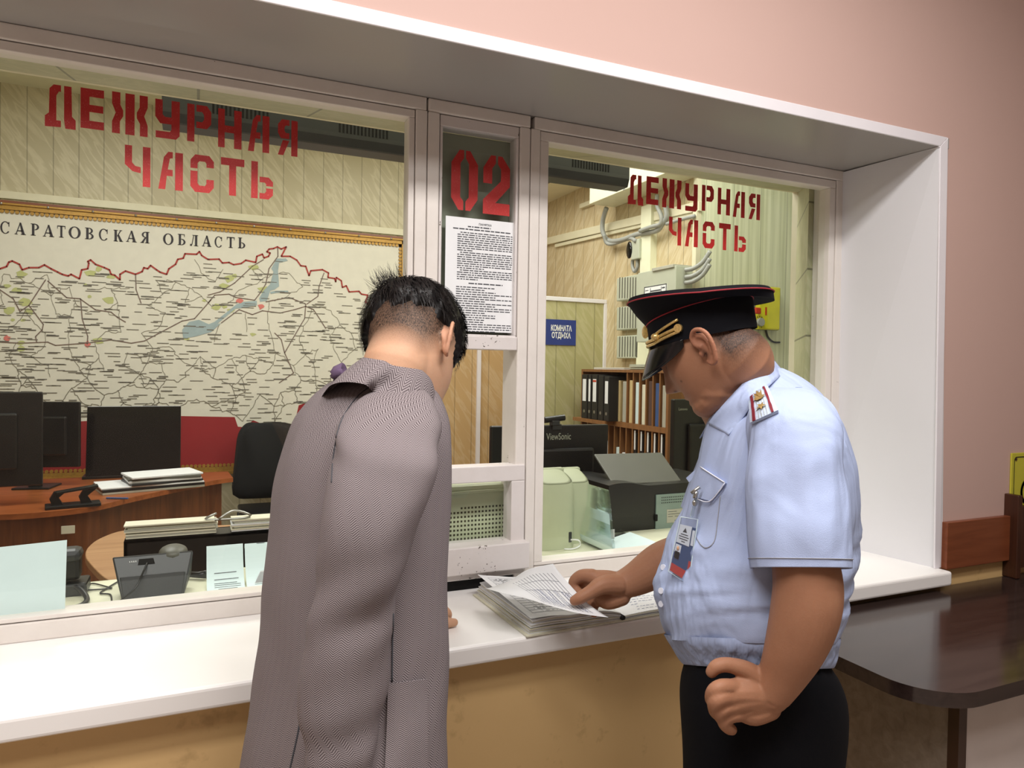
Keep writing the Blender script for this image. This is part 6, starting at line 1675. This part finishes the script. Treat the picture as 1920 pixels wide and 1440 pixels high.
# index and middle behind the leaf, others curled underneath
add_chain(mb, [H_(1110, 1080, DH+.01), H_(1090, 1080, DH+.02), H_(1076, 1092, DH+.028), H_(1080, 1106, DH+.022), H_(1088, 1112, DH+.012)], [.0160, .0145, .0130, .0115, .010])
add_chain(mb, [H_(1108, 1092, DH+.028), H_(1090, 1094, DH+.040), H_(1080, 1108, DH+.042), H_(1088, 1120, DH+.032)], [.0155, .014, .0125, .0105])
add_chain(mb, [H_(1113, 1106, DH+.033), H_(1104, 1118, DH+.036), H_(1106, 1134, DH+.030), H_(1113, 1146, DH+.014)], [.0150, .0135, .0120, .0100])
add_chain(mb, [H_(1122, 1116, DH+.026), H_(1114, 1130, DH+.020), H_(1112, 1143, DH+.006), H_(1114, 1150, DH-.004)], [.0140, .0125, .0112, .0095])
def toneB(co):
    q = np.c_[co, np.ones(len(co))] @ TBi.T; x, y, z = q[:, 0], q[:, 1], q[:, 2]
    out = np.zeros((len(co), 4)); out[:, 3] = 1
    inh = (np.abs(y) < .11) & (z > -.2) & (z < .15) & (np.abs(x) < .14)
    st = np.clip((z+.115)/.05, 0, 1)*np.clip((-.020-x)/.025, 0, 1)
    sb = np.exp(-(((x-.030)/.014)**2+((z+.006)/.014)**2))*.45*(np.abs(y) > .05)
    ear = (np.abs(y) > .0735*WB+.004) & (x < .0) & (x > -.06)
    out[:, 0] = np.where(inh & ~ear, np.maximum(.95*st, sb), 0)
    dx, dz = x+.016, z+.048
    hole = np.exp(-((dx/.0048)**2+((dz+.002)/.010)**2))*(y > .05)*(y < .092)  # ear hollow darkened in the colour to stand for its shade
    out[:, 0] = np.maximum(out[:, 0], .9*hole*inh)
    lash = np.exp(-(((z+.006)/.0022)**2))*(np.abs(np.abs(y)-.036) < .020)*(x > .045)
    brow = np.exp(-(((z-.020-.0)/.004)**2))*(np.abs(np.abs(y)-.036) < .024)*(x > .06)
    nost_shade = np.exp(-(((x-.086)/.005)**2+((z+.050)/.003)**2+((np.abs(y)-.008)/.005)**2))  # nostril shade painted as dark spots, no opening modelled
    mole = np.exp(-(((x-.056)/.002)**2+((z+.052)/.002)**2))*(y > .02)
    out[:, 0] = np.maximum(out[:, 0], inh*np.maximum(np.maximum(.75*lash, .5*brow), np.maximum(.9*nost_shade, .85*mole)))
    lips = np.exp(-(((z+.0805)/.010)**2))*np.exp(-((y/.024)**2))*(x > .065)
    out[:, 1] = np.where(inh, np.maximum(.6*lips, .25*ear), 0)
    return out
remeshed(mb, 'body', .0023, 'skin_tan', off, 3, toneB)

# shirt
def foldB(a, v, p):
    q = nz(a, 1.4, v*.006, 2.2)*.008+nz(a+v*.012, 2.2, v*.016, 5.5)*.007*max(.3, min(1, (v-850)/150))+nz(a+v*.02, 3.0, v*.03, 9.5)*.004*max(0, min(1, (v-930)/120))
    q += .005*math.sin(a*7+v*.01)*math.exp(-((v-1190)/45)**2)
    return q
rowsB = [(690, 1412, 1462, 1.335, .045), (704, 1396, 1490, 1.335, .07), (722, 1376, 1515, 1.33, .10), (745, 1354, 1538, 1.33, .135), (770, 1339, 1556, 1.33, .160), (795, 1331, 1572, 1.33, .180), (840, 1318, 1588, 1.33, .195), (880, 1307, 1595, 1.33, .197), (960, 1284, 1596, 1.33, .195), (1020, 1260, 1592, 1.325, .19), (1080, 1241, 1584, 1.32, .187), (1112, 1234, 1577, 1.32, .185), (1160, 1239, 1568, 1.315, .182), (1200, 1254, 1558, 1.31, .175)]
tiltB = lambda v: .92*max(0, min(1, (v-930)/230))**1.3
rB, uB = loft_rows(rowsB, 5, n=90, expo=2.2, fold=foldB, start=0, tilt=tiltB)
mb = MB(); surf(mb, rB, uB); shirt = mb.build('shirt', 'shirt_blue', off, smooth=True)
bvB = bvh_of(rB)
def ruche(a, v, p): return .0016*math.sin(a*34+math.sin(v*.2+a*3)*.9)*math.exp(-((v-1230)/18)**2)+.0015*math.sin(a*13)
rW, uW = loft_rows([(1192, 1249, 1560, 1.31, .177), (1204, 1256, 1559, 1.31, .180), (1216, 1264, 1556, 1.31, .178), (1226, 1271, 1555, 1.31, .174), (1238, 1278, 1553, 1.308, .168), (1247, 1285, 1549, 1.305, .162), (1246, 1292, 1540, 1.305, .155)], 4, n=320, expo=2.2, fold=ruche, start=0, tilt=lambda v: .92)
mb = MB(); surf(mb, rW, uW); mb.build('waistband', 'shirt_ruched', shirt, smooth=True)
# near sleeve
def foldN(a, v, p): return nz(a, 1.2, v*.007, 8.8)*.007+.004*math.sin(v*.035+a*2)*math.exp(-((v-860)/90)**2)+nz(a, 4.5, v*.006, 1.8)*.0035*min(1, max(0, (v-770)/80))
rowsN = [(726, 1448, 1500, 1.225), (734, 1432, 1522, 1.205), (748, 1419, 1545, 1.185), (772, 1409, 1562, 1.165), (805, 1405, 1575, 1.15), (860, 1405, 1582, 1.135), (930, 1406, 1584, 1.12), (1000, 1408, 1585, 1.105), (1048, 1409, 1586, 1.098), (1066, 1410, 1586, 1.095)]
rN, uN = loft_rows(rowsN, 5, n=60, expo=2.2, depth=.95, fold=foldN, start=PI/2, tilt=lambda v: 1.1*max(0, min(1, (v-820)/240)))
inner = [[c_ for c_ in r] for r in rN]
def shrink(r, f, dz=0): 
    c = sum(r[:-1], Vector())/len(r[:-1]); return [c+(p-c)*f+Vector((0, 0, dz)) for p in r]
def tiltring(r, v): return r
RR = rN+[shrink(rN[-1], .985, 0.0), shrink(rN[-2], .97), shrink(rN[-5], .96), shrink(rN[-12], .95)]
mb = MB(); surf(mb, RR, uN+[uN[-1]]*4); mb.build('sleeve', 'shirt_blue', shirt, smooth=True)
bvN = bvh_of(rN)
hem = [p+(p-sum(rN[-6][:-1], Vector())/60).normalized()*.0008 for p in rN[-6]]
MB().tube(hem, .0007, 6).build('hem_stitch', 'line_grey', shirt, smooth=True)
# far sleeve
pts = smoothline([W(1425, 770, 1.46), W(1395, 850, 1.50), W(1362, 930, 1.525), W(1345, 975, 1.53)], 4)
mb = MB().tube(pts, list(np.interp(np.linspace(0, 1, len(pts)), [0, 1], [.085, .082])), 28, cap=False); mb.build('sleeve', 'shirt_blue', shirt, smooth=True)
# collar leaves
upn = [(1447, 671, 1.335), (1436, 680, 1.285), (1413, 700, 1.252), (1385, 728, 1.238), (1352, 764, 1.245), (1328, 794, 1.285)]
lon = [(1469, 698, 1.335), (1462, 706, 1.270), (1444, 722, 1.228), (1420, 746, 1.208), (1394, 782, 1.212), (1366, 816, 1.240)]
lon = [lon[0], lon[1]]+[(u, v, min(d, (drape([bvB, bvN], u, v, .005)-CAM).dot(FW))) for u, v, d in lon[2:]]
upf = [(1447, 671, 1.335), (1425, 676, 1.40), (1390, 700, 1.425), (1355, 745, 1.42), (1326, 796, 1.36)]
lof = [(1469, 698, 1.335), (1440, 705, 1.43), (1400, 730, 1.465), (1350, 780, 1.46), (1312, 822, 1.40)]
def leafc(up, lo, name):
    U = [W(*p) for p in catmull(up, 6)]; L_ = [W(*p) for p in catmull(lo, 6)]
    mb = MB(); rows = []
    for s in np.linspace(0, 1, 7):
        rows.append([mb.addv(a.lerp(b, s)+(CAM-a).normalized()*(.006*math.sin(PI*min(1, s*1.2)) if name == 'near' else 0)) for a, b in zip(U, L_)])
    for r0, r1 in zip(rows, rows[1:]):
        for k in range(len(r0)-1): mb.face([r0[k], r0[k+1], r1[k+1], r1[k]])
    o = mb.build('collar', 'shirt_blue', shirt, smooth=True); sd = o.modifiers.new('solid', 'SOLIDIFY'); sd.thickness = .002; sd.offset = 0
    return o
leafc(upn, lon, 'near'); leafc(upf, lof, 'far')
# inside stand of the collar
U = [W(*p) for p in catmull(upn, 5)]; 
mb = MB(); a_ = [mb.addv(p) for p in U]; b_ = [mb.addv(p+Vector((0, 0, -.03))+(W(1400, 740, 1.33)-p)*.12) for p in U]
for k in range(len(a_)-1): mb.face([a_[k], a_[k+1], b_[k+1], b_[k]])
mb.build('collar_stand', 'shirt_blue', shirt, smooth=True)
# chest pocket, flap, buttons, placket
BV = [bvB, bvN]
seam([bvB], [(1351, 930), (1346, 975), (1340, 1014), (1326, 1027), (1315, 1022), (1306, 1008)], .0009, 'pocket_seam', 'line_grey', shirt)
patch([bvB], [(1319, 878), (1363, 906), (1335, 939), (1304, 932)], 8, 6, .005, .004, 'pocket_flap', 'shirt_blue', shirt)
seam([bvB], [(1319, 877), (1363, 905)], .0012, 'flap_edge', 'button_white', shirt, off=.006); seam([bvB], [(1363, 906), (1335, 940), (1306, 933)], .0010, 'flap_edge', 'button_white', shirt, off=.006)
fp = [W(1287, 897, 1.40), W(1314, 872, 1.40), W(1316, 884, 1.38), W(1292, 904, 1.385)]
MB().prism(fp, (FW*.004)).build('pocket_flap', 'shirt_blue', shirt)
for u, v in ((1314, 921), (1245, 1064), (1241, 1108), (1241, 1132)):
    p = drape(bvB, u, v, .001); n_ = (CAM-p).normalized() if u > 1300 else (CAM-p).normalized()-RT*.9; MB().disc(p, n_, .0055, .002, 16).build('button', 'button_white', shirt)
# far side of the chest pushes out behind the badge
# shoulder board
EQ = [np.array(q, float) for q in ((1410, 746), (1441, 731), (1460, 775), (1414, 795))]
def eq(s_, t_): return tuple((EQ[0]*(1-s_)+EQ[1]*s_)*(1-t_)+(EQ[3]*(1-s_)+EQ[2]*s_)*t_)
eb = patch(BV, [tuple(q) for q in EQ], 8, 8, .008, .007, 'shoulder_board', 'shoulder_board', shirt)
for s_ in (.12, .76): patch(BV, [eq(s_, 0), eq(s_+.09, 0), eq(s_+.09, 1), eq(s_, 1)], 2, 8, .0095, .002, 'stripe', 'dark_red_stripe', eb)
for s_ in (.32, .42, .52, .62): patch(BV, [eq(s_, .02), eq(s_+.015, .02), eq(s_+.015, .98), eq(s_, .98)], 1, 8, .0086, .001, 'ribbing', 'grey_conduit', eb)
def onb(s_, t_): return drape(BV, *eq(s_, t_), .0105)
vw = (CAM-onb(.5, .5)).normalized()*.002
MB().prism([onb(.48+.19*(1 if k % 2 == 0 else .42)*math.cos(PI/2+k*PI/5), .64+.12*(1 if k % 2 == 0 else .42)*math.sin(PI/2+k*PI/5)) for k in range(10)], vw).build('star', 'gold_bright', eb)
MB().prism([onb(a, b) for a, b in ((.30, .10), (.40, .17), (.47, .05), (.54, .17), (.64, .10), (.62, .28), (.74, .32), (.58, .40), (.38, .40), (.24, .32), (.34, .28))], vw).build('emblem', 'gold_bright', eb)

# trousers
rowsT = [(1215, 1285, 1535, 1.305, .145), (1240, 1288, 1540, 1.305, .148), (1272, 1282, 1560, 1.30, .158), (1310, 1279, 1573, 1.30, .165), (1360, 1280, 1574, 1.30, .165), (1440, 1285, 1562, 1.30, .16), (1540, 1290, 1548, 1.30, .155), (1640, 1300, 1540, 1.30, .15)]
def foldT(a, v, p): return nz(a, 1.5, v*.006, 4.4)*.005
rT, uT = loft_rows(rowsT, 5, n=64, expo=2.3, fold=foldT, start=0, tilt=lambda v: .92*max(0, min(1, (1420-v)/180)))
mb = MB(); mb.rings([r[:-1] for r in rT])
for sd in (-1, 1):
    hip = W(1425, 1560, 1.30)+sB*(.085*sd); an = Vector((hip.x, hip.y, .06)); kn = hip.lerp(an, .45)+fB*.02
    pts = smoothline([hip+Vector((0, 0, .05)), hip.lerp(kn, .5), kn, kn.lerp(an, .5), an], 4); mb.tube(pts, list(np.interp(np.linspace(0, 1, len(pts)), [0, .4, 1], [.105, .088, .078])), 24)
mb.build('trousers', 'trouser_black', off, smooth=True)
bvT = bvh_of(rT)
for sd in (-1, 1):
    an = W(1425, 1560, 1.30)+sB*(.085*sd); an = Vector((an.x, an.y, 0)); mb = MB(); R_ = []
    for s, w_, h in ((-.06, .03, .06), (-.03, .042, .085), (.04, .046, .085), (.12, .05, .06), (.18, .042, .045), (.215, .02, .03)):
        c = an+fB*s; R_.append([c+sB*(w_*math.cos(2*PI*j/16))+Vector((0, 0, .001+h*(.5+.5*math.sin(2*PI*j/16)))) for j in range(16)])
    mb.rings(R_); mb.build('shoe', 'shoe_black', off, smooth=True)

# peaked cap
cap = MB(); cap.X = TC
def ringc(cx, a, b, zf, zb, n=72, nose=1.0):
    out = []
    for k in range(n):
        t_ = 2*PI*k/n; c, s = math.cos(t_), math.sin(t_); z = zb+(zf-zb)*(.5+.5*c)
        out.append(Vector((cx+a*c*(nose if c > 0 else 1), b*s, z)))
    return out
band0 = ringc(.0, .099, .085, -.006, -.004); band1 = ringc(-.002, .099, .086, .038, .050)
for k in range(72): band1[k].z += .010*abs(math.sin(2*PI*k/72))
rim = []
for k in range(72):
    t_ = 2*PI*k/72; c, s = math.cos(t_), math.sin(t_)
    rim.append(Vector((-.004+(.128 if c > 0 else .134)*c, .122*s, (.066+.022*c if c > 0 else .066+.012*c)+.0*s)))
mid = [band1[k].lerp(rim[k], .55)+Vector((-.016*max(0, -math.cos(2*PI*k/72)), 0, -.004-.010*max(0, -math.cos(2*PI*k/72)))) for k in range(72)]
top1 = [Vector((r.x*.97, r.y*.97, r.z+.008)) for r in rim]; top2 = [Vector((r.x*.75, r.y*.75, .068+(r.z-.068)*.8+.012)) for r in rim]; top3 = [Vector((r.x*.35, r.y*.35, .082)) for r in rim]
R_ = [[Vector((p.x*.96, p.y*.96, p.z+.004)) for p in band0], band0, band1, mid, rim, top1, top2, top3]
cap.rings(R_); cap.X = None
cap_o = cap.build('peaked_cap', 'navy_cloth', off, smooth='auto')
def wt(p, e=0): return TC @ p
def loopt(pts, r, name, mat, lift):
    P_ = [TC @ (p+Vector((p.x, p.y, 0)).normalized()*lift) for p in pts]; P_.append(P_[0]); MB().tube(P_, r, 8, cap=False).build(name, mat, cap_o, smooth=True)
loopt(rim, .0013, 'piping', 'red_piping', .0012); loopt(band1, .0012, 'piping', 'red_piping', .0010)
# visor
mb = MB(); rows = []
for j in range(9):
    s = j/8; row = []
    for k in range(33):
        t_ = math.radians(-68+136*k/32); c, sn = math.cos(t_), math.sin(t_)
        ext = s*max(0, (math.cos(t_*1.25)))**.6
        row.append(mb.addv(TC @ Vector((.0995*c+.026*ext*c, .0855*sn*(1+.06*ext), -.004-.056*ext+.003*math.sin(PI*s)))))
    rows.append(row)
for a, b in zip(rows, rows[1:]):
    for k in range(32): mb.face([a[k], a[k+1], b[k+1], b[k]])
vz = mb.build('visor', 'visor_black', cap_o, smooth=True); sd = vz.modifiers.new('solid', 'SOLIDIFY'); sd.thickness = .0025
# gold cord with side buttons
def cordp(deg, z, e=.0035): t_ = math.radians(deg); return TC @ Vector(((.099+e)*math.cos(t_), (.085+e)*math.sin(t_), z))
for dz in (0, .007):
    MB().tube([cordp(d, .001+dz+.010*max(0, (abs(d)-30)/35)) for d in range(-66, 67, 4)], .0030, 8).build('gold_cord', 'gold_bright', cap_o, smooth=True)
for sgn_ in (1, -1):
    MB().tube([cordp(d*sgn_, .014+.0005*(d-30)) for d in range(34, 68, 3)], .0026, 8).build('gold_cord', 'gold_bright', cap_o, smooth=True)
    p = cordp(66*sgn_, .017, .002); ax = (TC.to_3x3() @ Vector((math.cos(math.radians(66)), sgn_*math.sin(math.radians(66)), 0))); MB().disc(p, ax, .0075, .006, 20).build('cap_button', 'gold_bright', cap_o, smooth='auto')
    p = cordp(36*sgn_, .012, .002); ax = (TC.to_3x3() @ Vector((math.cos(math.radians(36)), sgn_*math.sin(math.radians(36)), 0))); MB().ell(p+ax*.003, .0085, .0085, .0075).build('cord_knot', 'gold_bright', cap_o, smooth=True)
p = cordp(0, .03, .002); MB().ell(p, .002, .012, .013).build('cockade', 'gold_bright', cap_o, smooth=True)

# badge hanging from the pocket flap
bt = drape(bvB, 1304, 925, .006); 
bq = [(1277, 969), (1309, 974), (1291, 1096), (1254, 1071)]
bd_ = (drape(bvB, 1296, 1010, .0)-CAM).dot(FW)
Dq = [bd_+.002, bd_-.012, bd_-.018, bd_+.0]
B4 = [W(u, v, d) for (u, v), d in zip(bq, Dq)]
bg = thing('id_badge', 'clear holder with blue and red identity card clipped to the officer chest pocket', 'badge', B4[2])
nn = (B4[1]-B4[0]).cross(B4[3]-B4[0]).normalized()
if nn.dot(CAM-B4[0]) < 0: nn = -nn
def onq(s, t_, e): return B4[0].lerp(B4[1], s).lerp(B4[3].lerp(B4[2], s), t_)+nn*e
def bq_(name, mat, s0, s1, t0, t1, e, par=bg): return MB().prism([onq(s0, t0, e), onq(s1, t0, e), onq(s1, t1, e), onq(s0, t1, e)], nn*.0006).build(name, mat, par)
bq_('card', 'badge_blue', .04, .96, .14, .97, 0); bq_('card_red', 'badge_red', .04, .96, .83, .97, .0008); bq_('card_red', 'badge_red', .84, .96, .66, .83, .0008)
bq_('pass_slip', 'paper', .05, .74, .13, .45, .0009); bq_('pass_slip', 'paper', .80, .95, .18, .42, .0009)
ph_ = bq_('photo', 'paper', .06, .36, .48, .62, .0009)
MB().ell(onq(.21, .545, .0018), .0022, .0022, .004).build('photo_face', 'skin_pale', bg); bq_('photo_suit', 'binder_black', .10, .34, .60, .72, .0016)
mb = MB()
for k, (a0, a1) in enumerate(((.2, .6), (.12, .66), (.16, .62), (.3, .5))): mb.flat([onq(a0, .28+.04*k, .0017), onq(a1, .28+.04*k, .0017), onq(a1, .295+.04*k, .0017), onq(a0, .295+.04*k, .0017)])
mb.flat([onq(.40, .17, .0017), onq(.52, .25, .0017), onq(.28, .25, .0017)])
mb.build('slip_print', 'print_grey', bg)
MB().prism([onq(0, 0, .002), onq(1, 0, .002), onq(1, 1, .002), onq(0, 1, .002)], nn*.001).build('holder', 'badge_film', bg)
MB().tube([onq(0, 0, .002), onq(1, 0, .002), onq(1, 1, .002), onq(0, 1, .002), onq(0, 0, .002)], .0009, 6).build('holder_edge', 'paper_blue', bg)
st_ = [W(1297, 968, bd_-.006), W(1300, 955, bd_-.010), W(1303, 946, bd_-.012), W(1305, 934, bd_-.014)]
MB().tube(smoothline(st_, 4), .0028, 8).build('strap', 'clear_film', bg, smooth=True)
MB().tube([W(1296, 925, bd_-.016), W(1312, 913, bd_-.018)], .003, 8).tube([W(1303, 934, bd_-.014), W(1306, 921, bd_-.016)], .004, 8).build('clip', 'steel', bg, smooth=True)
MB().ell(W(1303, 943, bd_-.012), .005, .004, .006).build('snap', 'steel', bg, smooth=True)
# ================================================================== light
def area(name, loc, rot, sx, sy, power, col):
    l = bpy.data.lights.new(name, 'AREA'); l.shape = 'RECTANGLE'; l.size = sx; l.size_y = sy; l.energy = power; l.color = col
    o = bpy.data.objects.new(name, l); COL.objects.link(o); o.location = loc; o.rotation_euler = rot; return o
area('lobby_lamp', (-0.6, 0.35, CEIL-0.02), (0, 0, 0), 1.3, 0.25, 33, (1, 0.96, 0.93))
area('lobby_lamp', (1.0, 0.35, CEIL-0.02), (0, 0, 0), 1.3, 0.25, 33, (1, 0.96, 0.93))
area('lobby_lamp', (0.3, -0.15, CEIL-0.02), (0, 0, 0), 2.4, 0.4, 26, (1, 0.96, 0.93))
area('room_lamp', (-0.6, 3.9, 3.38), (0, 0, 0), 1.2, 1.2, 52, (1, 0.985, 0.94))
area('room_lamp', (1.6, 4.2, 3.38), (0, 0, 0), 1.2, 1.2, 40, (1, 0.97, 0.90))
area('room_lamp', (2.0, 2.8, 3.38), (0, 0, 0), 1.0, 0.5, 30, (1, 0.985, 0.94))
wd = bpy.data.worlds.new('world'); scene.world = wd; wd.use_nodes = True
wd.node_tree.nodes['Background'].inputs[0].default_value = (0.9, 0.92, 1, 1); wd.node_tree.nodes['Background'].inputs[1].default_value = 0.15
scene.view_settings.view_transform = 'Standard'
scene.view_settings.exposure = 0.0
scene.cycles.use_denoising = True
scene.cycles.max_bounces = 8; scene.cycles.transparent_max_bounces = 12
